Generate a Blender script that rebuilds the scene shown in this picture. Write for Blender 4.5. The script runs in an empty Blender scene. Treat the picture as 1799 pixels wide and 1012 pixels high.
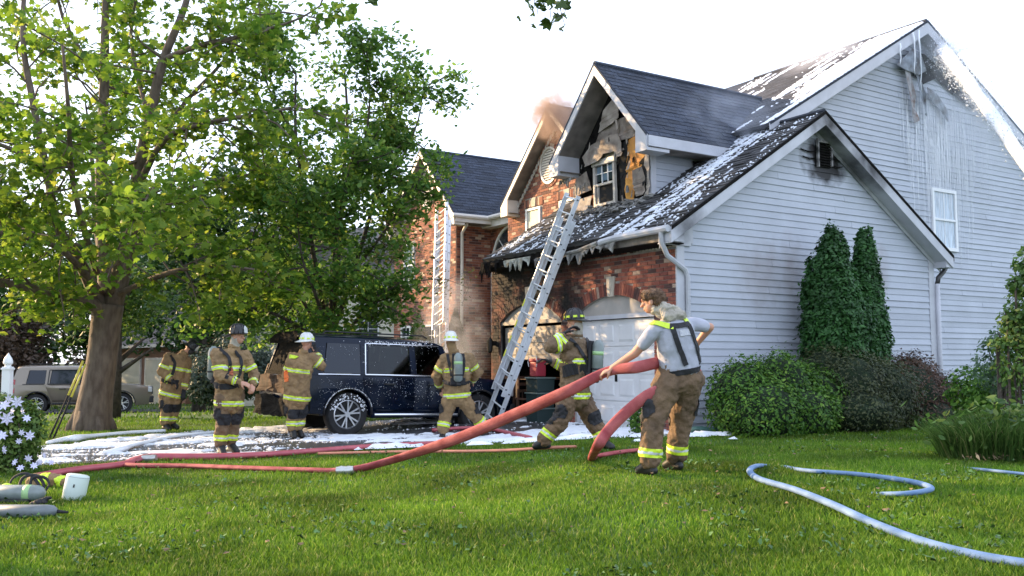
import bpy, bmesh, math, random
import numpy as np
from mathutils import Vector, Matrix, noise as mnoise
random.seed(7); np.random.seed(7)
S = bpy.context.scene
COL = S.collection
R = math.radians

# ------------------------------------------------------------------ camera
PITCH = math.atan(132 / 1650)
cd = bpy.data.cameras.new('camera'); cam = bpy.data.objects.new('camera', cd); COL.objects.link(cam)
cam.location = (0, 0, 1.35); cam.rotation_euler = (R(90) + PITCH, 0, 0)
cd.sensor_width = 36; cd.lens = 1650 / 1799 * 36; cd.clip_start = .05; cd.clip_end = 3000
S.camera = cam
# ------------------------------------------------------------------ sky and sun
SUN_EL = R(17); SUN_V = Vector((-.9 * math.cos(SUN_EL), .436 * math.cos(SUN_EL), math.sin(SUN_EL)))
w = bpy.data.worlds.new('World'); S.world = w; w.use_nodes = True
nt = w.node_tree; nt.nodes.clear()
out = nt.nodes.new('ShaderNodeOutputWorld'); bg = nt.nodes.new('ShaderNodeBackground')
sky = nt.nodes.new('ShaderNodeTexSky'); sky.sky_type = 'NISHITA'; sky.sun_disc = False
sky.sun_elevation = SUN_EL; sky.sun_rotation = R(-64.2); sky.air_density = 1.0; sky.dust_density = 2.5; sky.ozone_density = 1.5
mx = nt.nodes.new('ShaderNodeMixRGB'); mx.inputs[0].default_value = .55
mx.inputs[2].default_value = (8.2, 9.2, 11.6, 1)           # thin bright overcast veil
nt.links.new(sky.outputs[0], mx.inputs[1]); nt.links.new(mx.outputs[0], bg.inputs[0])
bg.inputs[1].default_value = .13
nt.links.new(bg.outputs[0], out.inputs[0])
sl = bpy.data.lights.new('sun', 'SUN'); sl.energy = 4.5; sl.angle = R(.6); sl.color = (1, .68, .36)
so = bpy.data.objects.new('sun', sl); COL.objects.link(so); so.rotation_euler = SUN_V.to_track_quat('Z', 'Y').to_euler()
so.location = (-20, 10, 20)
S.view_settings.view_transform = 'Standard'; S.view_settings.look = 'None'
S.view_settings.exposure = 1.1; S.view_settings.gamma = 1; S.view_settings.use_curve_mapping = False
S.render.engine = 'CYCLES'
S.cycles.max_bounces = 7; S.cycles.transparent_max_bounces = 12; S.cycles.volume_bounces = 1
S.cycles.volume_step_rate = 2.0

# ------------------------------------------------------------------ materials
MATS = {}
def mat(name, col, rough=.7, var=.0, scale=8., bump=0., bscale=60., metal=0., spec=.5, col2=None, island=0., coat=0., detail=4., stretch=None, transl=0.):
    if name in MATS: return MATS[name]
    m = bpy.data.materials.new(name); m.use_nodes = True; t = m.node_tree; b = t.nodes['Principled BSDF']
    b.inputs['Roughness'].default_value = rough; b.inputs['Metallic'].default_value = metal
    b.inputs['Specular IOR Level'].default_value = spec; b.inputs['Coat Weight'].default_value = coat
    N = t.nodes.new; L = t.links.new
    tc = N('ShaderNodeTexCoord'); mp = N('ShaderNodeMapping'); L(tc.outputs['Object'], mp.inputs[0])
    if stretch: mp.inputs['Scale'].default_value = stretch
    c = (*col, 1)
    if var > 0 or col2:
        nz = N('ShaderNodeTexNoise'); nz.inputs['Scale'].default_value = scale; nz.inputs['Detail'].default_value = detail
        L(mp.outputs[0], nz.inputs['Vector'])
        rp = N('ShaderNodeValToRGB'); rp.color_ramp.elements[0].position = .32; rp.color_ramp.elements[1].position = .68
        c2 = col2 if col2 else [min(1, x * (1 + var)) for x in col]
        c1 = col if col2 else [x * (1 - var) for x in col]
        rp.color_ramp.elements[0].color = (*c1, 1); rp.color_ramp.elements[1].color = (*c2, 1)
        L(nz.outputs['Fac'], rp.inputs[0]); src = rp.outputs[0]
    else:
        rg = N('ShaderNodeRGB'); rg.outputs[0].default_value = c; src = rg.outputs[0]
    if island > 0:
        g = N('ShaderNodeNewGeometry'); oi = N('ShaderNodeObjectInfo')
        ad = N('ShaderNodeMath'); ad.operation = 'ADD'; L(g.outputs['Random Per Island'], ad.inputs[0]); L(oi.outputs['Random'], ad.inputs[1])
        fr = N('ShaderNodeMath'); fr.operation = 'FRACT'; L(ad.outputs[0], fr.inputs[0])
        mr = N('ShaderNodeMapRange'); mr.inputs[3].default_value = 1 - island; mr.inputs[4].default_value = 1 + island
        L(fr.outputs[0], mr.inputs[0])
        hs = N('ShaderNodeHueSaturation'); L(src, hs.inputs['Color']); L(mr.outputs[0], hs.inputs['Value']); src = hs.outputs[0]
    L(src, b.inputs['Base Color'])
    if bump > 0:
        n2 = N('ShaderNodeTexNoise'); n2.inputs['Scale'].default_value = bscale; n2.inputs['Detail'].default_value = 5
        L(mp.outputs[0], n2.inputs['Vector'])
        bp = N('ShaderNodeBump'); bp.inputs['Strength'].default_value = bump; bp.inputs['Distance'].default_value = .02
        L(n2.outputs['Fac'], bp.inputs['Height']); L(bp.outputs[0], b.inputs['Normal'])
    if transl > 0:
        tr = N('ShaderNodeBsdfTranslucent'); L(src, tr.inputs[0]); ms = N('ShaderNodeMixShader'); ms.inputs[0].default_value = transl
        L(b.outputs[0], ms.inputs[1]); L(tr.outputs[0], ms.inputs[2]); L(ms.outputs[0], t.nodes['Material Output'].inputs[0])
    MATS[name] = m
    return m

def soot_over(m, blobs, col=(.012, .011, .011), strength=1., nscale=1.6, power=1.3):
    """soot stains: world-space spots (x,y,z,rx,ry,rz) broken up by noise, mixed over the base colour"""
    t = m.node_tree; b = t.nodes['Principled BSDF']; N = t.nodes.new; L = t.links.new
    src = b.inputs['Base Color'].links[0].from_socket
    g = N('ShaderNodeNewGeometry'); nz = N('ShaderNodeTexNoise'); nz.inputs['Scale'].default_value = nscale; nz.inputs['Detail'].default_value = 6
    L(g.outputs['Position'], nz.inputs['Vector'])
    acc = None
    for (x, y, z, rx, ry, rz) in blobs:
        s = N('ShaderNodeVectorMath'); s.operation = 'SUBTRACT'; L(g.outputs['Position'], s.inputs[0]); s.inputs[1].default_value = (x, y, z)
        d = N('ShaderNodeVectorMath'); d.operation = 'DIVIDE'; L(s.outputs[0], d.inputs[0]); d.inputs[1].default_value = (rx, ry, rz)
        ln = N('ShaderNodeVectorMath'); ln.operation = 'LENGTH'; L(d.outputs[0], ln.inputs[0])
        mr = N('ShaderNodeMapRange'); mr.inputs[1].default_value = 1.15; mr.inputs[2].default_value = .2; L(ln.outputs['Value'], mr.inputs[0])
        if acc is None: acc = mr.outputs[0]
        else:
            mm = N('ShaderNodeMath'); mm.operation = 'MAXIMUM'; L(acc, mm.inputs[0]); L(mr.outputs[0], mm.inputs[1]); acc = mm.outputs[0]
    a = N('ShaderNodeMath'); a.operation = 'MULTIPLY_ADD'; L(nz.outputs['Fac'], a.inputs[0]); a.inputs[1].default_value = 1.6; a.inputs[2].default_value = -.75
    c = N('ShaderNodeMath'); c.operation = 'ADD'; L(acc, c.inputs[0]); L(a.outputs[0], c.inputs[1])
    gt = N('ShaderNodeMath'); gt.operation = 'MINIMUM'
    ac2 = N('ShaderNodeMath'); ac2.operation = 'MULTIPLY'; L(acc, ac2.inputs[0]); ac2.inputs[1].default_value = 2.5
    L(c.outputs[0], gt.inputs[0]); L(ac2.outputs[0], gt.inputs[1])
    pw = N('ShaderNodeMath'); pw.operation = 'MULTIPLY'; pw.use_clamp = True; L(gt.outputs[0], pw.inputs[0]); pw.inputs[1].default_value = strength * power
    mx = N('ShaderNodeMixRGB'); L(pw.outputs[0], mx.inputs[0]); L(src, mx.inputs[1]); mx.inputs[2].default_value = (*col, 1)
    L(mx.outputs[0], b.inputs['Base Color'])

def volmat(name, col, dens, scale, centre, rad, thr=.45, dist=1.5):
    m = bpy.data.materials.new(name); m.use_nodes = True; t = m.node_tree; t.nodes.clear(); N = t.nodes.new; L = t.links.new
    o = N('ShaderNodeOutputMaterial'); v = N('ShaderNodeVolumePrincipled'); L(v.outputs[0], o.inputs['Volume'])
    v.inputs['Color'].default_value = (*col, 1); v.inputs['Anisotropy'].default_value = .2
    g = N('ShaderNodeNewGeometry'); nz = N('ShaderNodeTexNoise'); nz.inputs['Scale'].default_value = scale; nz.inputs['Detail'].default_value = 5
    nz.inputs['Distortion'].default_value = dist; L(g.outputs['Position'], nz.inputs['Vector'])
    s = N('ShaderNodeVectorMath'); s.operation = 'SUBTRACT'; L(g.outputs['Position'], s.inputs[0]); s.inputs[1].default_value = centre
    d = N('ShaderNodeVectorMath'); d.operation = 'DIVIDE'; L(s.outputs[0], d.inputs[0]); d.inputs[1].default_value = rad
    ln = N('ShaderNodeVectorMath'); ln.operation = 'LENGTH'; L(d.outputs[0], ln.inputs[0])
    f = N('ShaderNodeMapRange'); f.inputs[1].default_value = 1; f.inputs[2].default_value = .0; L(ln.outputs['Value'], f.inputs[0])
    n2 = N('ShaderNodeMapRange'); n2.inputs[1].default_value = thr; n2.inputs[2].default_value = thr + .3; L(nz.outputs['Fac'], n2.inputs[0])
    p = N('ShaderNodeMath'); p.operation = 'MULTIPLY'; L(f.outputs[0], p.inputs[0]); L(n2.outputs[0], p.inputs[1])
    q = N('ShaderNodeMath'); q.operation = 'MULTIPLY'; L(p.outputs[0], q.inputs[0]); q.inputs[1].default_value = dens
    L(q.outputs[0], v.inputs['Density'])
    return m

# ------------------------------------------------------------------ mesh helpers
def tag(o, label=None, cat=None, group=None, kind=None):
    if label: o['label'] = label
    if cat: o['category'] = cat
    if group: o['group'] = group
    if kind: o['kind'] = kind
    return o
def empty(name, loc, rz=0, label=None, cat=None, group=None):
    o = bpy.data.objects.new(name, None); COL.objects.link(o); o.location = loc; o.rotation_euler = (0, 0, rz); o.empty_display_size = .2
    return tag(o, label, cat, group)
def link(name, me, parent=None, m=None):
    if m is not None and len(me.materials) == 0: me.materials.append(m)
    o = bpy.data.objects.new(name, me); COL.objects.link(o)
    if parent: o.parent = parent
    return o
def copy_tree(o, parent=None):
    c = o.copy(); COL.objects.link(c)
    if parent: c.parent = parent
    for ch in list(o.children): copy_tree(ch, c)
    return c
def from_np(name, V, F, m=None, parent=None, smooth=False):
    """V (n,3) array, F (k,3|4) array"""
    V = np.asarray(V, dtype=np.float32); F = np.asarray(F, dtype=np.int32)
    me = bpy.data.meshes.new(name); k = F.shape[1]
    me.vertices.add(len(V)); me.vertices.foreach_set('co', V.ravel())
    me.loops.add(F.size); me.loops.foreach_set('vertex_index', F.ravel())
    me.polygons.add(len(F)); me.polygons.foreach_set('loop_start', np.arange(0, F.size, k, dtype=np.int32))
    if smooth: me.polygons.foreach_set('use_smooth', np.ones(len(F), dtype=bool))
    me.update(calc_edges=True); me.validate()
    return link(name, me, parent, m)

class MB:
    def __init__(s): s.v = []; s.f = []
    def add(s, vs, fs):
        n = len(s.v); s.v += [tuple(p) for p in vs]; s.f += [[i + n for i in q] for q in fs]
    def box(s, x0, x1, y0, y1, z0, z1):
        if x0 > x1: x0, x1 = x1, x0
        if y0 > y1: y0, y1 = y1, y0
        if z0 > z1: z0, z1 = z1, z0
        s.add([(x0, y0, z0), (x1, y0, z0), (x1, y1, z0), (x0, y1, z0), (x0, y0, z1), (x1, y0, z1), (x1, y1, z1), (x0, y1, z1)],
              [(0, 3, 2, 1), (4, 5, 6, 7), (0, 1, 5, 4), (1, 2, 6, 5), (2, 3, 7, 6), (3, 0, 4, 7)]); return s
    def obox(s, c, ax, ay, az):
        c = Vector(c); ax = Vector(ax); ay = Vector(ay); az = Vector(az)
        P = [c + i * ax + j * ay + k * az for k in (-1, 1) for j in (-1, 1) for i in (-1, 1)]
        fs = [(0, 2, 3, 1), (4, 5, 7, 6), (0, 1, 5, 4), (1, 3, 7, 5), (3, 2, 6, 7), (2, 0, 4, 6)]
        if ax.cross(ay).dot(az) < 0: fs = [f[::-1] for f in fs]
        s.add(P, fs); return s
    def bar(s, a, b, w, h, up=(0, 0, 1)):
        a = Vector(a); b = Vector(b); d = (b - a); l = d.length; d.normalize(); up = Vector(up)
        x = d.cross(up)
        if x.length < 1e-4: x = d.cross(Vector((1, 0, 0)))
        x.normalize(); y = x.cross(d)
        return s.obox((a + b) / 2, d * l / 2, x * w / 2, y * h / 2)
    def tube(s, pts, r, n=8, cap=True, flat=None, up=(0, 0, 1)):
        pts = [Vector(p) for p in pts]; rs = r if hasattr(r, '__len__') else [r] * len(pts)
        rings = []; px = None
        for i, p in enumerate(pts):
            d = (pts[min(i + 1, len(pts) - 1)] - pts[max(i - 1, 0)]).normalized()
            if px is None:
                x = d.cross(Vector(up))
                if x.length < 1e-3: x = d.cross(Vector((1, .1, 0)))
            else: x = px - d * px.dot(d)
            x.normalize(); px = x; y = d.cross(x)
            fl = flat if flat else 1
            rings.append([p + x * rs[i] * math.cos(2 * math.pi * k / n) + y * rs[i] * fl * math.sin(2 * math.pi * k / n) for k in range(n)])
        vs = [q for rr in rings for q in rr]; fs = []
        for i in range(len(pts) - 1):
            for k in range(n): fs.append((i * n + k, i * n + (k + 1) % n, (i + 1) * n + (k + 1) % n, (i + 1) * n + k))
        if cap: fs.append(tuple(range(n))[::-1]); fs.append(tuple((len(pts) - 1) * n + k for k in range(n)))
        s.add(vs, fs); return s
    def lathe(s, prof, c=(0, 0, 0), n=20, axis='z'):
        vs = []; fs = []; c = Vector(c)
        for (r, z) in prof:
            for k in range(n):
                a = 2 * math.pi * k / n; p = (r * math.cos(a), r * math.sin(a), z)
                if axis == 'y': p = (p[0], p[2], p[1])
                if axis == 'x': p = (p[2], p[0], p[1])
                vs.append(c + Vector(p))
        for i in range(len(prof) - 1):
            for k in range(n):
                q = (i * n + k, i * n + (k + 1) % n, (i + 1) * n + (k + 1) % n, (i + 1) * n + k)
                fs.append(q if axis != 'y' else q[::-1])
        fs.append(tuple(range(n))[::-1] if axis != 'y' else tuple(range(n)))
        e = tuple((len(prof) - 1) * n + k for k in range(n)); fs.append(e if axis != 'y' else e[::-1])
        s.add(vs, fs); return s
    def prism(s, poly, off):
        """poly: list of 3d points (planar), off: extrusion vector"""
        poly = [Vector(p) for p in poly]; off = Vector(off); n = len(poly)
        s.add(poly + [p + off for p in poly], [tuple(range(n))[::-1], tuple(range(n, 2 * n))] + [(i, (i + 1) % n, (i + 1) % n + n, i + n) for i in range(n)])
        return s
    def build(s, name, m, parent=None, smooth=False, bevel=0, seg=2, recalc=True, auto=None):
        me = bpy.data.meshes.new(name); me.from_pydata([tuple(p) for p in s.v], [], s.f)
        if recalc or bevel:
            bm = bmesh.new(); bm.from_mesh(me)
            bmesh.ops.recalc_face_normals(bm, faces=bm.faces)
            if bevel:
                es = [e for e in bm.edges if len(e.link_faces) == 2 and e.calc_face_angle(0) > .5]
                bmesh.ops.bevel(bm, geom=es, offset=bevel, segments=seg, affect='EDGES', profile=.5, clamp_overlap=True)
            bm.to_mesh(me); bm.free()
        if smooth:
            me.polygons.foreach_set('use_smooth', [True] * len(me.polygons))
            if auto is not None:
                try: me.set_sharp_from_angle(angle=auto)
                except Exception: pass
        me.update()
        return link(name, me, parent, m)

# ------------------------------------------------------------------ terrain height
TC = np.array([(1.5,8.7,-1.05),(.8,12,-1.12),(4,9,-1.06),(6,11,-1.10),(5,15,-1.17),(9,18,-1.2),(12,20,-1.2),(2.5,15.2,-1.2),(-1,16.3,-1.33),(-4,17,-1.35),
 (-4.3,14,-1.38),(-7,18.5,-1.35),(-5,9,-1.42),(-1.5,9,-1.32),(-1,12,-1.3),(0,5,-1.34),(3,5,-1.16),(-4,5,-1.46),(0,0,-1.45),(4,0,-1.4),(-8,24,-1.4),(-13,35,-1.85),(-17,33,-1.85),
 (-20,45,-1.9),(-12,26,-1.5),(-13,14,-1.5),(0,21.5,-1.2),(2,19,-1.2),(14,15,-1.2),(-3,24,-1.25),(20,40,-1.2),(8,5,-1.2),(-15,5,-1.6),(-8,40,-1.7),(0,40,-1.4)])
def hgt(x, y):
    x = np.asarray(x, dtype=float); y = np.asarray(y, dtype=float); num = 0; den = 0
    for (a, b, z) in TC:
        wgt = 1 / ((x - a) ** 2 + (y - b) ** 2 + 1.2) ** 2; num = num + wgt * (z + 1.35); den = den + wgt
    return num / den
def G(x, y): return float(hgt(x, y))

# pixel helpers used only to derive coordinates of things from the survey of the site
_fw = Vector((0, math.cos(PITCH), math.sin(PITCH))); _up = Vector((0, -math.sin(PITCH), math.cos(PITCH)))
def at(px, py, D):
    r = _fw + Vector((1, 0, 0)) * ((px - 899.5) / 1650) + _up * ((506 - py) / 1650)
    return Vector((0, 0, 1.35)) + r * (D / r.y)
def atg(px, py, dz=0.):
    """ground point seen at (px,py)"""
    r = _fw + Vector((1, 0, 0)) * ((px - 899.5) / 1650) + _up * ((506 - py) / 1650)
    t = 3.
    while t < 80:
        p = Vector((0, 0, 1.35)) + r * t
        if p.z < G(p.x, p.y) + dz: break
        t += .03
    return Vector((p.x, p.y, G(p.x, p.y) + dz))
# ================================================================== THE SETTING
def terrain_patch():
    xs = np.unique(np.concatenate([np.linspace(-600, -40, 18), np.linspace(-40, -14, 27), np.linspace(-14, 16, 121), np.linspace(16, 40, 25), np.linspace(40, 600, 18)]))
    ys = np.unique(np.concatenate([np.linspace(-60, 2, 16), np.linspace(2, 26, 121), np.linspace(26, 60, 30), np.linspace(60, 900, 20)]))
    X, Y = np.meshgrid(xs, ys); Zs = hgt(X, Y)
    V = np.stack([X.ravel(), Y.ravel(), Zs.ravel()], 1); nx = len(xs); ny = len(ys)
    i, j = np.meshgrid(np.arange(nx - 1), np.arange(ny - 1)); a = (j * nx + i).ravel()
    F = np.stack([a, a + 1, a + nx + 1, a + nx], 1)
    return V, F
grass_ground = mat('lawn_soil', (.035, .075, .012), .95, col2=(.06, .12, .02), scale=1.2, bump=.4, bscale=90)
V, F = terrain_patch()
tag(from_np('lawn', V, F, grass_ground, smooth=True), kind='structure')

# driveway and street sheets following the ground
def sheet(name, poly, m, dz, step=.25):
    """polygon filled with a grid draped over the ground"""
    bm = bmesh.new(); vs = [bm.verts.new((x, y, 0)) for x, y in poly]; bm.faces.new(vs)
    xs = [p[0] for p in poly]; ys = [p[1] for p in poly]
    for k in range(int((max(xs) - min(xs)) / step) + 1):
        bmesh.ops.bisect_plane(bm, geom=bm.verts[:] + bm.edges[:] + bm.faces[:], plane_co=(min(xs) + k * step + .01, 0, 0), plane_no=(1, 0, 0))
    for k in range(int((max(ys) - min(ys)) / step) + 1):
        bmesh.ops.bisect_plane(bm, geom=bm.verts[:] + bm.edges[:] + bm.faces[:], plane_co=(0, min(ys) + k * step + .01, 0), plane_no=(0, 1, 0))
    for v in bm.verts: v.co.z = G(v.co.x, v.co.y) + dz
    bmesh.ops.triangulate(bm, faces=bm.faces[:])
    me = bpy.data.meshes.new(name); bm.to_mesh(me); bm.free()
    o = link(name, me, None, m); return o
DRIVE = [(-14, 9.6), (-9, 11.3), (-6.5, 12.6), (-5.1, 13.3), (-3.9, 13.9), (-2.4, 14.9), (-.9, 15.6), (.9, 15.35), (2.1, 15.3), (2.95, 16.1),
         (2.75, 16.5), (-.62, 21.8), (-1.6, 21.5), (-3.0, 20.6), (-4.6, 19.9), (-6.3, 18.6), (-7.1, 16.4), (-7.8, 15.1), (-10, 13.6), (-14, 12.6)]
asphalt = mat('wet_asphalt', (.045, .047, .052), .35, var=.35, scale=2.2, bump=.35, bscale=110, spec=.5)
tag(sheet('driveway', DRIVE, asphalt, .012), kind='structure')
road = mat('street_asphalt', (.06, .06, .063), .8, var=.2, scale=3, bump=.2)
o = MB(); 
tag(sheet('street', [(-45, 31.6), (-13.2, 31.6), (-13.4, 37.5), (-45, 37.5)], road, .02, 1.5), kind='structure')

# lawn grass blades (one mass)
def in_poly(x, y, poly):
    c = np.zeros(len(x), bool); n = len(poly)
    for i in range(n):
        x0, y0 = poly[i]; x1, y1 = poly[(i + 1) % n]
        m = ((y0 > y) != (y1 > y)) & (x < (x1 - x0) * (y - y0) / (y1 - y0 + 1e-12) + x0); c ^= m
    return c
AW = np.array([2.866, 16.3]); DL = np.array([-.5373, .8434]); DR = np.array([.8434, .5373])
HOUSE_POLY = [tuple(AW + DL * u + DR * v) for u, v in ((-.05, -.05), (-.05, 7.5), (1.05, 7.5), (1.05, 14), (16.3, 14), (16.3, 2.4), (12.2, 2.4), (12.2, 3.6), (9.9, 3.6), (9.9, 2.8), (6.3, 2.8), (6.3, -.05))]
def blades(n, y0, y1, hmin, hmax, wd, powr=2.2, xr=.62):
    t = np.random.rand(n); y = y0 * (y1 / y0) ** t if powr >= 2 else y0 + (y1 - y0) * t
    x = (np.random.rand(n) * 2 - 1) * (y * xr + .4)
    k = ~in_poly(x, y, DRIVE) & ~in_poly(x, y, HOUSE_POLY)
    x = x[k]; y = y[k]; n = len(x); z = hgt(x, y)
    patch = .8 + .16 * np.sin(x * 1.3 + 2.3 * np.sin(y * .7 + .4 * x)) * np.sin(y * 1.1 + 1.7 * np.sin(x * .53)) + .12 * np.sin(x * 5.3 + 2 * np.sin(y * 3.1)) * np.sin(y * 6.1 + 2 * np.sin(x * 2.7))
    tr_ = 1 - .5 * np.exp(-(((x - 1.2) / .9) ** 2 + ((y - 9.0) / 1.2) ** 2)) - .45 * np.exp(-(((x - .6) / 1.0) ** 2 + ((y - 12.2) / .9) ** 2)) - .35 * np.exp(-(((y - 13.2 - .55 * (x + 3)) / .5) ** 2))
    h = (hmin + (hmax - hmin) * np.random.rand(n) ** 1.3) * patch * tr_; a = np.random.rand(n) * math.pi * 2; lean = h * (.15 + .75 * np.random.rand(n)); b = np.random.rand(n) * math.pi * 2
    wx = np.cos(a) * wd / 2; wy = np.sin(a) * wd / 2; lx = np.cos(b) * lean; ly = np.sin(b) * lean
    P = np.stack([np.stack([x - wx, y - wy, z - .01], 1), np.stack([x + wx, y + wy, z - .01], 1),
                  np.stack([x + lx * .4 + wx * .8, y + ly * .4 + wy * .8, z + h * .6], 1), np.stack([x + lx * .4 - wx * .8, y + ly * .4 - wy * .8, z + h * .6], 1),
                  np.stack([x + lx, y + ly, z + h], 1)], 1).reshape(-1, 3)
    i = np.arange(n) * 5
    F = np.concatenate([np.stack([i, i + 1, i + 2], 1), np.stack([i, i + 2, i + 3], 1), np.stack([i + 3, i + 2, i + 4], 1)])
    return P, F
def grass_material(name, dark, light, dry, big=.55):
    m = bpy.data.materials.new(name); m.use_nodes = True; t = m.node_tree; b = t.nodes['Principled BSDF']; N = t.nodes.new; L = t.links.new
    g = N('ShaderNodeNewGeometry'); r = N('ShaderNodeValToRGB'); L(g.outputs['Random Per Island'], r.inputs[0])
    e = r.color_ramp.elements; e[0].color = (*dark, 1); e[1].color = (*light, 1); e.new(.93).color = (*light, 1); e[-1].color = (*dry, 1)
    nz = N('ShaderNodeTexNoise'); nz.inputs['Scale'].default_value = big; nz.inputs['Detail'].default_value = 4; L(g.outputs['Position'], nz.inputs['Vector'])
    mr = N('ShaderNodeMapRange'); mr.inputs[1].default_value = .3; mr.inputs[2].default_value = .7; mr.inputs[3].default_value = .5; mr.inputs[4].default_value = 1.6; L(nz.outputs['Fac'], mr.inputs[0])
    hs = N('ShaderNodeHueSaturation'); L(r.outputs[0], hs.inputs['Color']); L(mr.outputs[0], hs.inputs['Value']); L(hs.outputs[0], b.inputs['Base Color'])
    b.inputs['Roughness'].default_value = .6; b.inputs['Specular IOR Level'].default_value = .25
    tr = N('ShaderNodeBsdfTranslucent'); L(hs.outputs[0], tr.inputs[0]); ms = N('ShaderNodeMixShader'); ms.inputs[0].default_value = .4
    L(b.outputs[0], ms.inputs[1]); L(tr.outputs[0], ms.inputs[2]); L(ms.outputs[0], t.nodes['Material Output'].inputs[0])
    return m
gm = grass_material('grass_blades', (.05, .125, .010), (.16, .27, .022), (.36, .34, .12), .8)
P, F = blades(430000, 5.0, 24, .035, .085, .0085)
P2, F2 = blades(20000, 22, 60, .06, .12, .05, 1, .6)
P = np.concatenate([P, P2]); F = np.concatenate([F, F2 + (len(P) - len(P2))])
tag(from_np('lawn_grass', P, F, gm), 'short green lawn grass in front of the house', 'grass', kind='stuff')
# clover and weeds sprinkled through the lawn
n = 5200; cy_ = 5.2 * (16 / 5.2) ** np.random.rand(n); cx_ = (np.random.rand(n) * 2 - 1) * cy_ * .58; kk = np.array([mnoise.noise(Vector((a * .9, b * .9, 4))) + .5 * mnoise.noise(Vector((a * 3, b * 3, 9))) > .12 for a, b in zip(cx_, cy_)]) & ~in_poly(cx_, cy_, DRIVE)
cx_ = cx_[kk]; cy_ = cy_[kk]; n = len(cx_); cz_ = hgt(cx_, cy_) + .035 + .03 * np.random.rand(n); rr_ = .010 + .012 * np.random.rand(n); a0_ = np.random.rand(n) * 6.28
P = np.stack([np.stack([cx_ + rr_ * np.cos(a0_ + k * 1.257), cy_ + rr_ * np.sin(a0_ + k * 1.257), cz_ + .01 * np.random.normal(size=n)], 1) for k in range(5)], 1).reshape(-1, 3); i = np.arange(n) * 5
tag(from_np('clover', P, np.concatenate([np.stack([i, i + 1, i + 2], 1), np.stack([i, i + 2, i + 3], 1), np.stack([i, i + 3, i + 4], 1)]), mat('clover_leaf', (.06, .13, .03), .7, island=.4)), 'small clover and weed leaves sprinkled through the lawn', 'clover', kind='stuff')
# fallen leaves and crumbs of foam scattered on the lawn
m = MB()
for k in range(260):
    y = random.uniform(6.5, 15); x = random.uniform(-.5, .5) * y; z = G(x, y) + random.uniform(.04, .07); r = random.uniform(.012, .03); a = random.random() * 6
    m.add([(x + r * math.cos(a + q * 1.257) * (1 if q % 2 else .6), y + r * math.sin(a + q * 1.257), z + random.uniform(-.008, .01)) for q in range(5)], [(0, 1, 2, 3, 4)])
tag(m.build('fallen_leaves', mat('dead_leaf', (.16, .10, .045), .8, island=.5), recalc=False), 'small fallen leaves and scraps lying in the lawn', 'leaves', kind='stuff')
# ================================================================== THE BURNING HOUSE
A3 = Vector((2.866, 16.3, 0)); HROT = R(32.5)
dL = Vector((-.5373, .8434, 0)); dR = Vector((.8434, .5373, 0))
def PW(u, v, z): return A3 + dL * u + dR * v + Vector((0, 0, z))
def Q(u, v, z): return (v, u, z)
house = empty('suburban_house', A3, HROT, 'two storey brick and pale siding house with burnt dormer and steep gables', 'house')
house.location = A3; house.rotation_euler = (0, 0, HROT)
def FR(v): return lambda s, z, d: Q(s, v - d, z)        # wall facing the drive: s = u
def SD(u): return lambda s, z, d: Q(u - d, s, z)        # wall facing the lawn: s = v
def mbox(m, M, s0, s1, z0, z1, d0, d1):
    P = [M(s, z, d) for d in (d0, d1) for z in (z0, z1) for s in (s0, s1)]
    m.add(P, [(0, 1, 3, 2), (4, 6, 7, 5), (0, 4, 5, 1), (2, 3, 7, 6), (0, 2, 6, 4), (1, 5, 7, 3)]); return m
def mpoly(m, M, pts, d0, d1):
    a = Vector(M(0, 0, d0)); b = Vector(M(0, 0, d1)); m.prism([M(s, z, d0) for s, z in pts], b - a); return m

white = mat('painted_trim', (.50, .505, .54), .5, var=.08, scale=3, bump=.08, bscale=25)
wtrimL = mat('cream_trim', (.66, .62, .56), .5, var=.1, scale=3)
siding = mat('vinyl_siding', (.445, .47, .525), .55, var=.06, scale=1.5, bump=.1, bscale=14, island=.05)
vinyl = mat('white_vinyl', (.8, .8, .8), .35)
mortar = mat('mortar', (.30, .27, .24), .9, var=.2, scale=9, bump=.4)
glass = mat('window_glass', (.03, .04, .05), .05, spec=.9)
curtain = mat('net_curtain', (.62, .64, .62), .8, var=.25, scale=10, stretch=(6, 6, .4))
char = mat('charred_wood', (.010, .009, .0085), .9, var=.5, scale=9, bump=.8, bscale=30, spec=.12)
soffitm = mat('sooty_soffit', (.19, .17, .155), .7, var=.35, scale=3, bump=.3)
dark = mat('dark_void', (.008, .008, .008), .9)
stone = mat('keystone_stone', (.50, .44, .36), .8, var=.15, scale=9, bump=.3)

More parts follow.
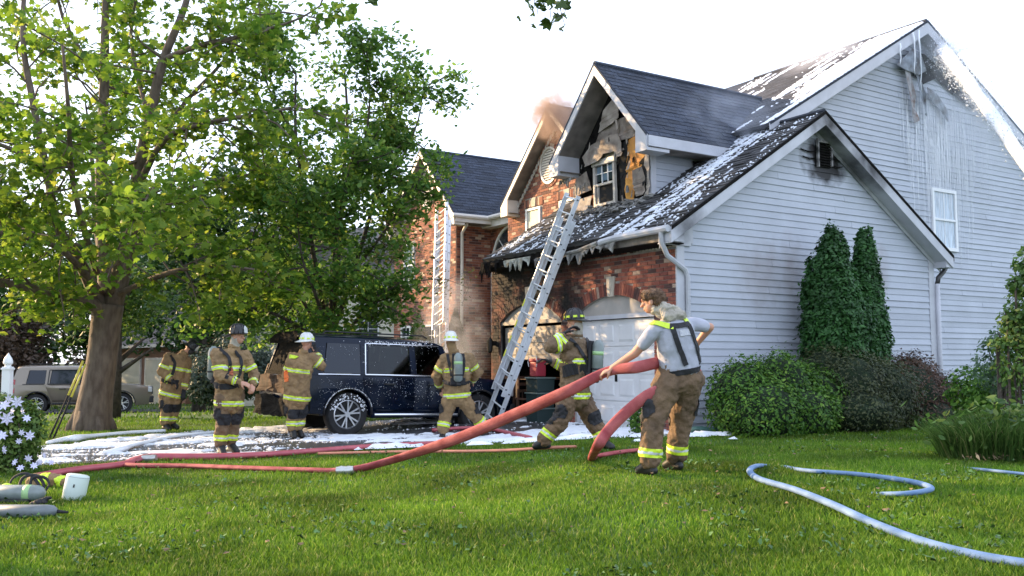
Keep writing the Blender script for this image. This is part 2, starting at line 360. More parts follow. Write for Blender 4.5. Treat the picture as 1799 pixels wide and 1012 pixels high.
def brick_material(name, ramp):
    m = bpy.data.materials.new(name); m.use_nodes = True; t = m.node_tree; b = t.nodes['Principled BSDF']; N = t.nodes.new; L = t.links.new
    g = N('ShaderNodeNewGeometry'); oi = N('ShaderNodeObjectInfo'); ad = N('ShaderNodeMath'); L(g.outputs['Random Per Island'], ad.inputs[0]); L(oi.outputs['Random'], ad.inputs[1])
    fr = N('ShaderNodeMath'); fr.operation = 'FRACT'; L(ad.outputs[0], fr.inputs[0])
    r = N('ShaderNodeValToRGB'); r.color_ramp.interpolation = 'CONSTANT'; L(fr.outputs[0], r.inputs[0]); e = r.color_ramp.elements
    for i, (p, c) in enumerate(ramp):
        if i < 2: e[i].position = p; e[i].color = (*c, 1)
        else: e.new(p).color = (*c, 1)
    nz = N('ShaderNodeTexNoise'); nz.inputs['Scale'].default_value = 25; nz.inputs['Detail'].default_value = 5; L(g.outputs['Position'], nz.inputs['Vector'])
    mr = N('ShaderNodeMapRange'); mr.inputs[3].default_value = .55; mr.inputs[4].default_value = 1.45; L(nz.outputs['Fac'], mr.inputs[0])
    hs = N('ShaderNodeHueSaturation'); L(r.outputs[0], hs.inputs['Color']); L(mr.outputs[0], hs.inputs['Value']); L(hs.outputs[0], b.inputs['Base Color'])
    bp = N('ShaderNodeBump'); bp.inputs['Strength'].default_value = .5; bp.inputs['Distance'].default_value = .01; L(nz.outputs['Fac'], bp.inputs['Height']); L(bp.outputs[0], b.inputs['Normal'])
    b.inputs['Roughness'].default_value = .85
    return m
brick = brick_material('red_brick', [(0, (.25, .075, .05)), (.3, (.19, .055, .04)), (.5, (.33, .11, .07)), (.66, (.085, .04, .035)), (.82, (.28, .10, .065)), (.93, (.40, .28, .21))])
brick2 = brick_material('sun_raised_brick', [(0, (.27, .10, .06)), (.3, (.19, .07, .05)), (.5, (.35, .15, .09)), (.66, (.11, .05, .04)), (.82, (.32, .14, .085)), (.92, (.48, .36, .26))])  # same house brick, colours raised so the sunlit gable glows
sootblobs = [(*PW(5.6, 0, 3.4), 1.8, 1.8, 1.2), (*PW(4.0, 0, 3.5), 1.8, 1.8, .7), (*PW(2.6, 0, 3.62), 1.3, 1.3, .30), (*PW(4.6, 0, 2.75), 1.5, 1.5, .55), (*PW(3.2, 0, 2.6), .5, .5, .8), (*PW(6, 0, 1.9), .5, .5, 1.2)]
for mm in (brick, mortar): soot_over(mm, sootblobs, strength=.85)
soot_over(brick2, [(*PW(7.5, 2.8, 7.7), .7, .7, .5), (*PW(11, 3.6, 1.4), 1.6, 1.6, 2.2)], strength=.8)
soot_over(siding, [(*PW(0, 3.95, 5.35), .75, .55, .50), (*PW(0, 4.3, 5.55), .7, .6, .28)], strength=1.15, nscale=3)
soot_over(siding, [(*PW(0, 2.1, 3.0), .7, .9, .75), (*PW(0, 2.9, 3.1), .35, .4, .8), (*PW(0, 5.6, 3.2), .35, .4, .6)], col=(.20, .15, .13), strength=.3, nscale=4)
soot_over(white, [(*PW(-.3, 3.9, 5.95), .9, .7, .55), (*PW(-.3, 4.9, 5.3), 1.3, .9, .5), (*PW(-.3, 0, 3.75), .45, .4, .4), (*PW(2, 1.6, 5.65), .0001, .0001, .0001)], strength=.6, nscale=3)

# ---- brick bookkeeping: nearest 300 become single objects
BR = []          # (dist, M, s0, s1, z0, z1, d, wall, mat, vertical)
def brick_field(wall, M, zmin, zmax, allowed, m, worldf, bl=.203, bh=.0762, joint=.011, proud=.012):
    nz = int((zmax - zmin) / bh)
    for k in range(nz + 1):
        z0 = zmin + k * bh; z1 = z0 + bh - joint
        if z1 > zmax + .02: break
        for (a, b) in allowed((z0 + z1) / 2):
            s = math.floor(a / (bl + joint)) * (bl + joint) - (.5 * (bl + joint) if k % 2 else 0)
            while s < b:
                e0 = max(s, a); e1 = min(s + bl, b)
                if e1 - e0 > .035: BR.append(((worldf(e0, z0) - Vector((0, 0, 1.35))).length, M, e0, e1, z0, z1, proud + random.uniform(-.002, .003), wall, m, None))
                s += bl + joint
def cut(iv, c0, c1):
    o = []
    for a, b in iv:
        if c1 <= a or c0 >= b: o.append((a, b)); continue
        if c0 > a: o.append((a, c0))
        if c1 < b: o.append((c1, b))
    return o

# ---- garage front wall, v = 0
ARCH = [(.59, 3.0), (3.45, 5.8)]; SPR, RISE, RL = 2.25, .38, .235
def arch_geo(a, b):
    w = (b - a) / 2; Rr = (w * w + RISE * RISE) / (2 * RISE); return (a + b) / 2, SPR + RISE - Rr, Rr, w
def arch_pts(a, b, n=16, extra=0):
    c, zc, Rr, w = arch_geo(a, b); t = math.asin(w / Rr); return [(c + (Rr + extra) * math.sin(-t + 2 * t * i / n), zc + (Rr + extra) * math.cos(-t + 2 * t * i / n)) for i in range(n + 1)]
out2 = [(0, 3.62), (0, -.1), (.59, -.1)] + arch_pts(.59, 3.0) + [(3.0, -.1), (3.45, -.1)] + arch_pts(3.45, 5.8) + [(5.8, -.1), (6.2, -.1), (6.2, 3.62)]
gw = mpoly(MB(), FR(0), out2, -.25, 0).build('garage_front_wall', mortar, house)
def allow_g(z):
    iv = [(0.0, 6.2)]
    for a, b in ARCH:
        c, zc, Rr, w = arch_geo(a, b)
        if z < SPR: iv = cut(iv, a, b)
        ro = Rr + RL
        if z > SPR and z < zc + ro:
            h = math.sqrt(max(0, ro * ro - (z - zc) ** 2)); h = min(h, (w + .09) if z < SPR + .2 else h); iv = cut(iv, c - h, c + h)
        if z > SPR + RISE - .02 and z < SPR + RISE + .37: iv = cut(iv, c - .11, c + .11)
    return iv
brick_field(gw, FR(0), .0, 3.36, allow_g, brick, lambda s, z: PW(s, 0, z))
# dentil course under the eave
s = .02
while s < 6.1:
    BR.append((16 + s * .1, FR(0), s, s + .055, 3.38, 3.52, .03, gw, stone if s < 1.15 else brick, None)); s += .088
for (a, b) in ARCH:      # radiating bricks
    c, zc, Rr, w = arch_geo(a, b); t = math.asin(w / Rr); n = 36
    for i in range(n):
        th = -t + 2 * t * (i + .5) / n
        if abs(th) * Rr < .10: continue
        hw = Rr * 2 * t / n / 2 - .005
        p = [(c + (r_) * math.sin(th) + sg * (hw * (r_ / Rr)) * math.cos(th), zc + r_ * math.cos(th) - sg * hw * math.sin(th)) for r_, sg in ((Rr + .005, -1), (Rr + .005, 1), (Rr + RL - .01, 1), (Rr + RL - .01, -1))]
        o = mpoly(MB(), FR(0), p, 0, .022).build('arch_brick', brick, gw)
    mpoly(MB(), FR(0), [(c - .085, SPR + RISE - .02), (c + .085, SPR + RISE - .02), (c + .125, SPR + RISE + .36), (c - .125, SPR + RISE + .36)], 0, .045).build('keystone', stone, gw)
# ---- garage doors
doorm = mat('garage_door_paint', (.66, .66, .67), .5, var=.07, scale=2.5, bump=.05, bscale=20)
doorsoot = mat('sooty_door_panel', (.42, .38, .33), .6, col2=(.20, .17, .14), scale=2.2, detail=6)
infill = mat('infill_panel', (.40, .37, .34), .6, var=.12, scale=3)
def garage_door(a, b, rows, m, label):
    d = MB(); mbox(d, FR(.12), a, b, rows[0][0], rows[-1][1], -.05, 0); D = d.build('garage_door', m, house)
    if label: D['label'] = label
    for (z0, z1) in rows:
        n = 4; pw = (b - a) / n
        mbox(MB(), FR(.12), a + .01, b - .01, z0 + .008, z1 - .008, 0, .018).build('door_section', m, D, bevel=.004)
        for i in range(n):
            mm = MB(); x0 = a + i * pw + .07; x1 = a + (i + 1) * pw - .07
            P = [FR(.12)(x0, z0 + .09, .019), FR(.12)(x1, z0 + .09, .019), FR(.12)(x1, z1 - .09, .019), FR(.12)(x0, z1 - .09, .019)]
            Pi = [FR(.12)(x0 + .04, z0 + .13, .034), FR(.12)(x1 - .04, z0 + .13, .034), FR(.12)(x1 - .04, z1 - .13, .034), FR(.12)(x0 + .04, z1 - .13, .034)]
            mm.add(P + Pi, [(0, 1, 5, 4), (1, 2, 6, 5), (2, 3, 7, 6), (3, 0, 4, 7), (4, 5, 6, 7)]); mm.build('door_panel', m, D)
    return D
H = (2.18 - .12) / 4
D1 = garage_door(.62, 2.97, [(.12 + i * H, .12 + (i + 1) * H) for i in range(4)], doorm, 'closed white panelled garage door')
hm = MB(); mbox(hm, FR(.12), 1.78, 1.81, 1.0, 1.13, .02, .06); hm.build('handle', mat('black_metal', (.02, .02, .02), .4, metal=.6), D1)
D2 = garage_door(3.47, 5.78, [(1.42, 1.78), (1.78, 2.14)], doorsoot, 'burnt garage door with only its upper sections left')
for (a, b) in ARCH:
    P = arch_pts(a, b); mpoly(MB(), FR(.06), [(a, 2.26)] + [(x, z) for x, z in P] + [(b, 2.26)], -.04, 0).build('arch_infill', infill, house)
    mm = MB(); mbox(mm, FR(.05), a, b, 2.19, 2.27, 0, .03); mm.build('door_header', white if a < 1 else doorsoot, house)
    for x in (a, b - .03): mm = MB(); mbox(mm, FR(.05), x, x + .03, 0, 2.18, -.1, .01); mm.build('door_jamb', white if a < 1 else char, house)
# garage interior
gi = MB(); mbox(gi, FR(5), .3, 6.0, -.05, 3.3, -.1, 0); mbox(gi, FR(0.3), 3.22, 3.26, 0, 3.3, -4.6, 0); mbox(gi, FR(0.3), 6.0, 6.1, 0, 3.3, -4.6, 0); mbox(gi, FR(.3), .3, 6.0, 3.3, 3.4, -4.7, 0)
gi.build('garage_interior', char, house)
fl = MB(); mbox(fl, FR(-.01), .05, 6.15, -.1, .145, -5, 0); fl.build('garage_floor', mat('garage_concrete', (.16, .16, .155), .7, var=.3, scale=3), house)

# ---- siding walls
def siding_wall(name, M, zmin, zmax, span, parent, pitch=.13):
    """span(z) -> (s0,s1)"""
    zs = [zmin + i * (zmax - zmin) / 24 for i in range(25)]
    poly = [(span(z)[0], z) for z in zs] + [(span(z)[1], z) for z in zs[::-1]]
    W = mpoly(MB(), M, poly, -.2, 0).build(name, siding, parent)
    z = zmin
    while z < zmax - .03:
        z1 = min(z + pitch, zmax); a0, b0 = span(z); a1, b1 = span(z1)
        if b0 - a0 > .05:
            b1 = max(b1, a1 + .01); jog = random.uniform(-.003, .003); seam = [s_ for s_ in (2.2 + random.uniform(-1.2, 1.6), ) ]
            seam = a0 + (b0 - a0) * random.uniform(.22, .78) if b0 - a0 > 3.2 else None
            for (a0_, b0_, a1_, b1_, jj) in ([(a0, b0, a1, b1, jog)] if seam is None else [(a0, seam, a1, seam, jog), (seam + .003, b0, seam + .003, b1, jog + random.choice((-.005, .004, .006)))]):
                sag = random.uniform(-.004, .004)
                V = [M(a0_, z + sag, 0), M(b0_, z - sag, 0), M(b0_, z - sag, .026 + jj), M(a0_, z + sag, .026 + jj), M(a1_, z1, 0), M(b1_, z1, 0), M(b1_, z1, .008), M(a1_, z1, .008)]
                me = MB(); me.add(V, [(0, 1, 2, 3), (4, 7, 6, 5), (3, 2, 6, 7), (0, 3, 7, 4), (1, 5, 6, 2)]); me.build('siding_board', siding, W)
        z += pitch
    return W
GA_E, GA_P, GSL = 3.67, 6.235, .638
def gspan(z):
    lo, hi = 0.0, 7.4; zz = z - 3.82
    if zz > 0: lo = zz / GSL; hi = 7.24 - zz / GSL
    return (lo + .0, max(hi, lo + .02)) if z > 3.82 else (0.0, 7.4)
gsw = siding_wall('garage_side_wall', SD(0), .05, 6.10, gspan, house)
def mspan(z):
    lo, hi = 3.4, 14.2
    if z > 5.9: lo = 3.4 + (z - 6.02) / .59 if z > 6.02 else 3.4
    if z > 6.0: hi = 8.76 + (9.2 - z) / .56
    return (lo, max(hi, lo + .02))
msw = siding_wall('main_side_wall', SD(1.1), .0, 9.15, mspan, house)
# corner boards
mm = MB(); mbox(mm, SD(0), -.02, .16, -.05, 3.45, .0, .034); mm.build('corner_board', white, house)
mm = MB(); mbox(mm, SD(0), 7.24, 7.42, .0, 3.6, .0, .034); mm.build('corner_board', white, house)
mm = MB(); mbox(mm, SD(0), -.03, .36, 3.45, 3.74, .03, .05); mbox(mm, FR(0), -.06, .0, 3.4, 3.7, -.3, .25); mm.build('eave_return', white, house)
soot_over(stone, [(*PW(1.2, 0, 3.5), .5, .5, .3)], strength=.6)

# ---- roofs with individual shingles
shm = mat('dark_shingle', (.034, .043, .064), .85, var=.35, scale=18, bump=.5, bscale=120, island=.35)
shb = mat('burnt_shingle', (.022, .022, .024), .85, col2=(.07, .07, .072), scale=2.2, bump=.8, bscale=50, island=.45, detail=7)
shf = mat('foamed_shingle', (.05, .052, .06), .7, var=.3, scale=18, bump=.5, bscale=120, island=.3)
SH = []
def roof(name, o, e, s, poly, m, thick=.06, tab=.31, exp=.142, single=False, keep=1.):
    """o origin, e unit along eave, s unit up slope (house uvz triples), poly [(e,s)] convex"""
    o = Vector(o); e = Vector(e); s = Vector(s); n = e.cross(s)
    if n.z < 0: n = -n
    f = lambda a, b, h: Q(*(o + e * a + s * b + n * h))
    mm = MB(); P = [Vector(f(a, b, -.002)) for a, b in poly]; mm.prism(P, Vector(f(0, 0, -thick)) - Vector(f(0, 0, 0)))
    Rf = mm.build(name, m, house)
    smax = max(p[1] for p in poly); smin = min(p[1] for p in poly)
    def iv(y):
        xs = []
        for i in range(len(poly)):
            (x0, y0), (x1, y1) = poly[i], poly[(i + 1) % len(poly)]
            if (y0 > y) != (y1 > y): xs.append(x0 + (x1 - x0) * (y - y0) / (y1 - y0))
        return (min(xs), max(xs)) if len(xs) >= 2 else None
    y = smin; k = 0; rest = MB()
    while y < smax:
        y1 = min(y + exp, smax); r = iv((y + y1) / 2)
        if r:
            x = math.floor(r[0] / tab) * tab - (tab / 2 if k % 2 else 0) + random.uniform(-.02, .02)
            while x < r[1]:
                a = max(x + .003, r[0]); b = min(x + tab - .003, r[1])
                if b - a > .03:
                    j = random.uniform(-.006, .006); lift = random.uniform(.012, .02)
                    if m is shb and random.random() < .5: lift += random.uniform(0, .03); j -= random.uniform(0, .02)
                    V = [f(a, y + j, 0), f(b, y + j, 0), f(b, y1 + .02, 0), f(a, y1 + .02, 0), f(a, y + j, lift), f(b, y + j, lift), f(b, y1 + .02, .006), f(a, y1 + .02, .006)]
                    if random.random() < keep:
                        wp = house_M @ Vector(V[4]); SH.append(((wp - Vector((0, 0, 1.35))).length if single else 1e9, V, Rf, m))
                x += tab
        y = y1; k += 1
    return Rf
house_M = Matrix.Translation(A3) @ Matrix.Rotation(HROT, 4, 'Z')
def un(*v): v = Vector(v); return tuple(v / v.length)
sg = un(0, 1, GSL); Lg = (GA_P - GA_E) / sg[2]
roof('garage_roof_front', (0, -.4, GA_E), (1, 0, 0), sg, [(-.32, 0), (5.95, .0), (5.86, Lg), (-.32, Lg)], shb, single=True)
sg2 = un(0, -1, GSL)
roof('garage_roof_back', (0, 7.64, GA_E), (1, 0, 0), sg2, [(-.32, 0), (1.2, 0), (1.2, Lg), (-.32, Lg)], shb)
sm = un(0, 1, .59); MRY = 3.3; MRZ = 9.42 - .59 * (8.76 - MRY); Lm = (9.42 - MRZ) / sm[2]
roof('main_roof_front', (0, MRY, MRZ), (1, 0, 0), sm, [(.8, 0), (6.2, 0), (6.2, Lm), (.8, Lm)], shf)
sm2 = un(0, 1, .672)
roof('main_roof_front_left', (0, 3.3, 5.75), (1, 0, 0), sm2, [(6.2, 0), (16.4, 0), (11.5, (9.42 - 5.75) / sm2[2]), (6.2, (9.42 - 5.75) / sm2[2])], shm)
smb = un(0, -1, .56); zb2 = 9.42 - .56 * (14.4 - 8.76)
roof('main_roof_back', (0, 14.4, zb2), (1, 0, 0), smb, [(.8, 0), (11.5, 0), (11.5, (9.42 - zb2) / smb[2]), (.8, (9.42 - zb2) / smb[2])], shm, tab=.6, exp=.3)
mbk = MB(); mbox(mbk, FR(14.2), 1.1, 16.4, 0, 6.0, 0, .1); mbk.build('back_wall', siding, house)

def rake(parent, p0, p1, h, th, out, m, name='rake_board'):
    """board hanging h below the line p0-p1 (uvz), th thick toward out (uvz dir)"""
    p0 = Vector(p0); p1 = Vector(p1); o = Vector(out) * th
    P = [p0, p1, p1 - Vector((0, 0, h)), p0 - Vector((0, 0, h))]
    mm = MB(); mm.prism([Q(*p) for p in P], Vector(Q(*o))); return mm.build(name, m, parent, bevel=.006, seg=1)
def slab(parent, pts, n, m, name):
    mm = MB(); mm.prism([Q(*p) for p in pts], Vector(Q(*n))); return mm.build(name, m, parent)

# garage gable trim (u = -.3)
for (va, za, vb, zb_) in ((-.42, GA_E - .02, 3.62, GA_P - .0), (7.66, GA_E - .02, 3.62, GA_P - .0)):
    rake(house, (-.32, va, za), (-.32, vb, zb_), .27, .03, (-1, 0, 0), white)
    rake(house, (-.345, va, za + .02), (-.345, vb, zb_ + .02), .07, .02, (-1, 0, 0), char, 'drip_edge')
    slab(house, [(-.32, va, za - .26), (-.32, vb, zb_ - .26), (0, vb, zb_ - .26), (0, va, za - .26)], (0, 0, .02), white, 'soffit')
    rake(house, (-.03, va, za - .24), (-.03, vb, zb_ - .25), .10, .02, (-1, 0, 0), white, 'frieze_board')
slab(house, [(-.32, -.42, 3.42), (-.32, -.10, 3.42), (-.32, -.10, 3.62), (-.32, -.42, 3.66)], (.30, 0, 0), white, 'eave_return')
slab(house, [(-.32, 7.44, 3.40), (-.32, 7.70, 3.40), (-.32, 7.70, 3.64), (-.32, 7.44, 3.74)], (.30, 0, 0), white, 'eave_return')
# front eave: good gutter at the right end, charred fascia along the rest
mm = MB(); mbox(mm, FR(-.36), -.3, 1.6, 3.44, 3.62, -.02, 0); mm.build('fascia', mat('scorched_fascia', (.35, .30, .26), .7, col2=(.05, .045, .04), scale=3, detail=6), house)
mm = MB()
for k in range(40):
    a = 1.6 + k * .11
    if a > 5.95: break
    zt = 3.63 + random.uniform(-.02, .02); zb_ = zt - random.uniform(.14, .27)
    mbox(mm, FR(-.36), a, a + .112, zb_, zt, -.03, random.uniform(0, .02))
mm.build('charred_fascia', char, house)
slab(house, [(-.2, -.36, 3.43), (5.95, -.36, 3.43), (5.95, 0, 3.40), (-.2, 0, 3.40)], (0, 0, .02), char, 'burnt_soffit')
gut = MB(); gut.tube([Q(-.32, -.47, 3.63), Q(1.15, -.46, 3.62), Q(1.55, -.47, 3.585)], .062, 8)
gut.build('gutter', white, house, smooth=True, auto=.7)
gut = MB(); gut.tube([Q(1.6, -.48, 3.58), Q(2.2, -.5, 3.50), Q(2.9, -.5, 3.47), Q(3.3, -.53, 3.42)], [.05, .035, .03, .012], 6)
gut.build('melted_gutter', mat('melted_gutter', (.33, .32, .30), .6, col2=(.06, .055, .05), scale=5), house)
def hanging(name, u0, u1, z, m, n=9, dz=.3, parent=None, v=-.47, amp=.06):
    mm = MB(); V = []; r = 5; n = int(n * 1.8); JG = [random.choice((.25, .5, .6, .9, 1.25, .35)) * random.uniform(.7, 1.2) for _ in range(n + 1)]
    for j in range(r):
        for i in range(n + 1):
            a = u0 + (u1 - u0) * i / n; t = j / (r - 1)
            V.append(Q(a + random.uniform(-.01, .01), v - amp * t * random.uniform(.3, 1.2), z - t * dz * JG[i] ))
    F = [(j * (n + 1) + i, j * (n + 1) + i + 1, (j + 1) * (n + 1) + i + 1, (j + 1) * (n + 1) + i) for j in range(r - 1) for i in range(n)]
    mm.add(V, F); o = mm.build(name, m, parent or house, recalc=False); md = o.modifiers.new('s', 'SOLIDIFY'); md.thickness = .012; return o
ash = mat('ash_grey_debris', (.30, .29, .27), .9, col2=(.05, .048, .045), scale=7, bump=.7, bscale=40, detail=7)
wetash = mat('pale_hanging_debris', (.45, .46, .40), .8, col2=(.14, .14, .12), scale=8, bump=.5)
hanging('hanging_debris', 3.9, 4.9, 3.56, wetash, dz=.28); hanging('hanging_debris', 2.0, 3.0, 3.52, ash, dz=.2); hanging('hanging_debris', 3.1, 3.7, 3.5, ash, dz=.14); hanging('hanging_debris', 5.1, 5.9, 3.6, char, dz=.32)
hanging('hanging_debris', 1.1, 2.1, 3.56, ash, dz=.16)
# downspout at the near corner: elbow then down the siding
dsp = MB(); dsp.tube([Q(-.14, -.47, 3.60), Q(-.14, -.46, 3.42), Q(-.10, -.30, 3.20), Q(-.08, .13, 2.98), Q(-.07, .20, 2.86), Q(-.07, .20, 1.5), Q(-.07, .20, .1)], .045, 8); dsp.build('downspout', white, house, smooth=True, auto=.7)
dsp = MB(); dsp.tube([Q(-.1, 7.70, 3.58), Q(-.1, 7.78, 3.44), Q(-.08, 7.68, 3.32), Q(-.07, 7.52, 3.2), Q(-.07, 7.47, 3.05)], .05, 8); dsp.build('downspout_elbow', mat('dark_bronze_gutter', (.05, .048, .05), .4), house, smooth=True)
dsp = MB(); dsp.tube([Q(-.07, 7.47, 3.06), Q(-.07, 7.47, 1.5), Q(-.07, 7.47, .1)], .055, 8); dsp.build('downspout', white, house, smooth=True)
gb = MB(); mbox(gb, SD(-.2), 7.62, 7.74, 3.54, 3.66, -1.2, .12); gb.build('gutter', mat('dark_bronze_gutter', (.05, .048, .05), .4), house)

# gable vent (charred) on the garage gable
vt = MB(); mbox(vt, SD(0), 3.70, 4.10, 5.22, 5.74, .02, .05); Vn = vt.build('gable_vent', char, house)
for k in range(9): mm = MB(); mm.add([SD(0)(3.73, 5.26 + k * .052, .09), SD(0)(4.07, 5.26 + k * .052, .09), SD(0)(4.07, 5.30 + k * .052, .05), SD(0)(3.73, 5.30 + k * .052, .05), SD(0)(3.73, 5.25 + k * .052, .085), SD(0)(4.07, 5.25 + k * .052, .085)], [(0, 1, 2, 3), (4, 5, 1, 0)]); mm.build('louvre_slat', char, Vn, recalc=False)
mm = MB(); mbox(mm, SD(0), 3.68, 3.715, 5.2, 5.77, .05, .10); mbox(mm, SD(0), 4.085, 4.115, 5.25, 5.62, .05, .10); mbox(mm, SD(0), 3.68, 4.1, 5.70, 5.74, .05, .09); mm.build('vent_frame', mat('scorched_frame', (.40, .38, .38), .7, col2=(.03, .03, .03), scale=9), Vn)
# loose sagging siding by the vent
for k, (a, b, z) in enumerate(((4.1, 4.65, 5.42), (4.12, 4.5, 5.28), (3.25, 3.66, 5.5), (3.3, 3.66, 5.36))):
    mm = MB(); mm.add([SD(0)(a, z, .03), SD(0)((a + b) / 2, z - .04, .05), SD(0)(b, z + .01, .03), SD(0)(b, z + .025, .03), SD(0)((a + b) / 2, z - .01, .05), SD(0)(a, z + .03, .03)], [(0, 1, 4, 5), (1, 2, 3, 4)]); mm.build('sagging_siding', char, house, recalc=False)

# ---- generic gable with ridge running back
def gable_roof(nm, uR, uL, zE, uP, zP, v0, v1, m, rakem, wallv, single=False, h=.2, fr=True, clipback=None):
    for side, uE in (('right', uR), ('left', uL)):
        du = uP - uE; s = un(du, 0, zP - zE); L = math.hypot(du, zP - zE)
        vb = v1 if clipback is None else clipback
        poly = [(0, 0), (vb - v0, 0), (v1 - v0, L), (0, L)]
        roof(nm + '_roof', (uE, v0, zE), (0, 1, 0), s, poly, m)
        rake(house, (uE, v0, zE), (uP, v0, zP), h / abs(s[0]) if False else h, .035, (0, -1, 0), rakem)
        rake(house, (uE, v0 - .02, zE + .03), (uP, v0 - .02, zP + .03), .06, .025, (0, -1, 0), shm, 'drip_edge')
        hh = h
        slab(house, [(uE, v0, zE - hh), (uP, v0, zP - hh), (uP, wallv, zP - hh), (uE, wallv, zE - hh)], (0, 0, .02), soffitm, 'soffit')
        # return box at the foot of the rake
        sgn = 1 if uE < uP else -1
        slab(house, [(uE, v0 - .03, zE - .30), (uE + sgn * .34, v0 - .03, zE - .30), (uE + sgn * .34, v0 - .03, zE - .10 + .34 * abs(s[2] / s[0])), (uE, v0 - .03, zE - .05)], (0, wallv - v0 + .02, 0), rakem, 'eave_return')
        if fr:
            d = Vector((uP - uE, 0, zP - zE)).normalized()
            for k in range(int(L / .16)):
                p = Vector((uE, wallv, zE - h - .10)) + d * (k * .16 + .3)
                if k * .16 + .3 > L - .1: break
                slab(house, [tuple(p), tuple(p + d * .09), tuple(p + d * .09 - Vector((0, 0, .12))), tuple(p - Vector((0, 0, .12)))], (0, -.045, 0), rakem, 'dentil')
        # side eave fascia
        slab(house, [(uE, v0, zE - .22), (uE, vb, zE - .22), (uE, vb, zE - .01), (uE, v0, zE - .01)], (-.03 * sgn, 0, 0), rakem, 'eave_fascia')
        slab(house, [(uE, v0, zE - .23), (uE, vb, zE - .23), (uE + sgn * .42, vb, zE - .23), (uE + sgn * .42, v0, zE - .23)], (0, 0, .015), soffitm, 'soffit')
DU, DZ = 3.1, 7.60
gable_roof('dormer', 1.45, 4.75, 5.76, DU, DZ, .64, 5.6, shm, white, 1.2, clipback=3.1, h=.24, fr=False)
gable_roof('entry_gable', 5.1, 9.72, 5.68, 7.42, 7.99, 2.45, 6.8, shm, wtrimL, 2.8, clipback=3.6)
gable_roof('left_gable', 11.75, 16.5, 5.72, 14.0, 8.06, 2.1, 6.8, shm, wtrimL, 2.45, clipback=3.4)

# main gable trim on the lawn side (u=.8)
for (va, za, vb, zb_) in ((3.3, 6.2, 8.76, 9.42), (14.4, zb2, 8.76, 9.42)):
    rake(house, (.8, va, za), (.8, vb, zb_), .30, .03, (-1, 0, 0), white)
    rake(house, (.775, va, za + .03), (.775, vb, zb_ + .03), .06, .02, (-1, 0, 0), shm, 'drip_edge')
    slab(house, [(.8, va, za - .28), (.8, vb, zb_ - .28), (1.1, vb, zb_ - .28), (1.1, va, za - .28)], (0, 0, .02), white, 'soffit')

# ---- dormer
sh0, sh1 = 2.0, 4.42
rz = lambda v: GA_E + GSL * (v + .4)
def dspan(z): return (sh0, sh1)
P = [(sh0, 4.5), (sh0, 6.05), (DU, 7.32), (sh1, 5.98), (sh1, 4.5)]
dface = mpoly(MB(), FR(1.2), P, -.1, 0).build('dormer_front_wall', char, house)
sidew = MB()
W = mpoly(MB(), SD(2.0), [(1.2, rz(1.2) - .1), (3.5, rz(3.5) - .1), (3.5, 5.6), (1.2, 5.6)], -.1, 0).build('dormer_side_wall', siding, house)
z = 4.62
while z < 5.52:
    vmax = min(3.45, (z + .13 - GA_E) / GSL - .4)
    mm = MB(); M_ = SD(2.0); a, b = 1.2, max(1.25, vmax)
    mm.add([M_(a, z, 0), M_(b, z, 0), M_(b, z, .024), M_(a, z, .024), M_(a, z + .13, 0), M_(b, z + .13, 0), M_(b, z + .13, .008), M_(a, z + .13, .008)], [(0, 1, 2, 3), (4, 7, 6, 5), (3, 2, 6, 7), (0, 3, 7, 4), (1, 5, 6, 2)]); mm.build('siding_board', siding, W); z += .13
mm = MB(); mbox(mm, FR(1.2), 2.0, 2.12, 4.66, 5.52, 0, .03); mbox(mm, SD(2.0), 1.17, 1.30, 4.66, 5.6, 0, .03); mm.build('corner_board', white, house)
# sheathing and torn house wrap
wrap = mat('torn_house_wrap', (.33, .285, .245), .75, col2=(.14, .11, .09), scale=4, bump=.8, bscale=9, detail=6)
wrap2 = mat('pale_house_wrap', (.44, .39, .34), .75, col2=(.20, .165, .14), scale=4, bump=.8, bscale=9, detail=6)
osb = mat('bare_orange_sheathing', (.66, .33, .07), .75, col2=(.42, .17, .045), scale=3.5, bump=.4, bscale=70, detail=6)
def torn(name, pts, m, d=.05, wob=.05, parent=None, M=None, nsub=14):
    """ragged draped patch: outline in (u,z); becomes a wrinkled sheet off the wall"""
    M = M or FR(1.2); bm = bmesh.new(); vs = [bm.verts.new((x, z, 0)) for x, z in pts]; bm.faces.new(vs)
    x0 = min(p[0] for p in pts); x1 = max(p[0] for p in pts); z0 = min(p[1] for p in pts); z1 = max(p[1] for p in pts)
    for k in range(1, nsub):
        bmesh.ops.bisect_plane(bm, geom=bm.verts[:] + bm.edges[:] + bm.faces[:], plane_co=(x0 + (x1 - x0) * k / nsub, 0, 0), plane_no=(1, .15, 0))
        bmesh.ops.bisect_plane(bm, geom=bm.verts[:] + bm.edges[:] + bm.faces[:], plane_co=(0, z0 + (z1 - z0) * k / nsub, 0), plane_no=(.1, 1, 0))
    for v in bm.verts:
        x, z, _ = v.co; n = mnoise.noise(Vector((x * 4, z * 2.2, len(name) + x0))); n2 = mnoise.noise(Vector((x * 14, z * 14, 3)))
        edge = v.is_boundary
        x += (n2 * .035 if edge else 0); z += (mnoise.noise(Vector((z * 13, x * 17, 9))) * .045 if edge else 0)
        v.co = M(x, z, d + wob * 1.5 * n + .03 * n2 + .018 * abs(mnoise.noise(Vector((x * 9 + z * 5, z * 3, 5)))) + (.03 * max(0, (z1 - z) / (z1 - z0) - .4)))
    bmesh.ops.recalc_face_normals(bm, faces=bm.faces[:])
    me = bpy.data.meshes.new(name); bm.to_mesh(me); bm.free(); o = link(name, me, parent or dface, m)
    md = o.modifiers.new('s', 'SOLIDIFY'); md.thickness = .008; return o
torn('house_wrap', [(3.02, 7.05), (3.38, 6.72), (3.62, 6.32), (3.30, 6.36), (3.10, 6.42), (2.92, 6.48), (2.86, 6.95)], wrap2, .08, .07)
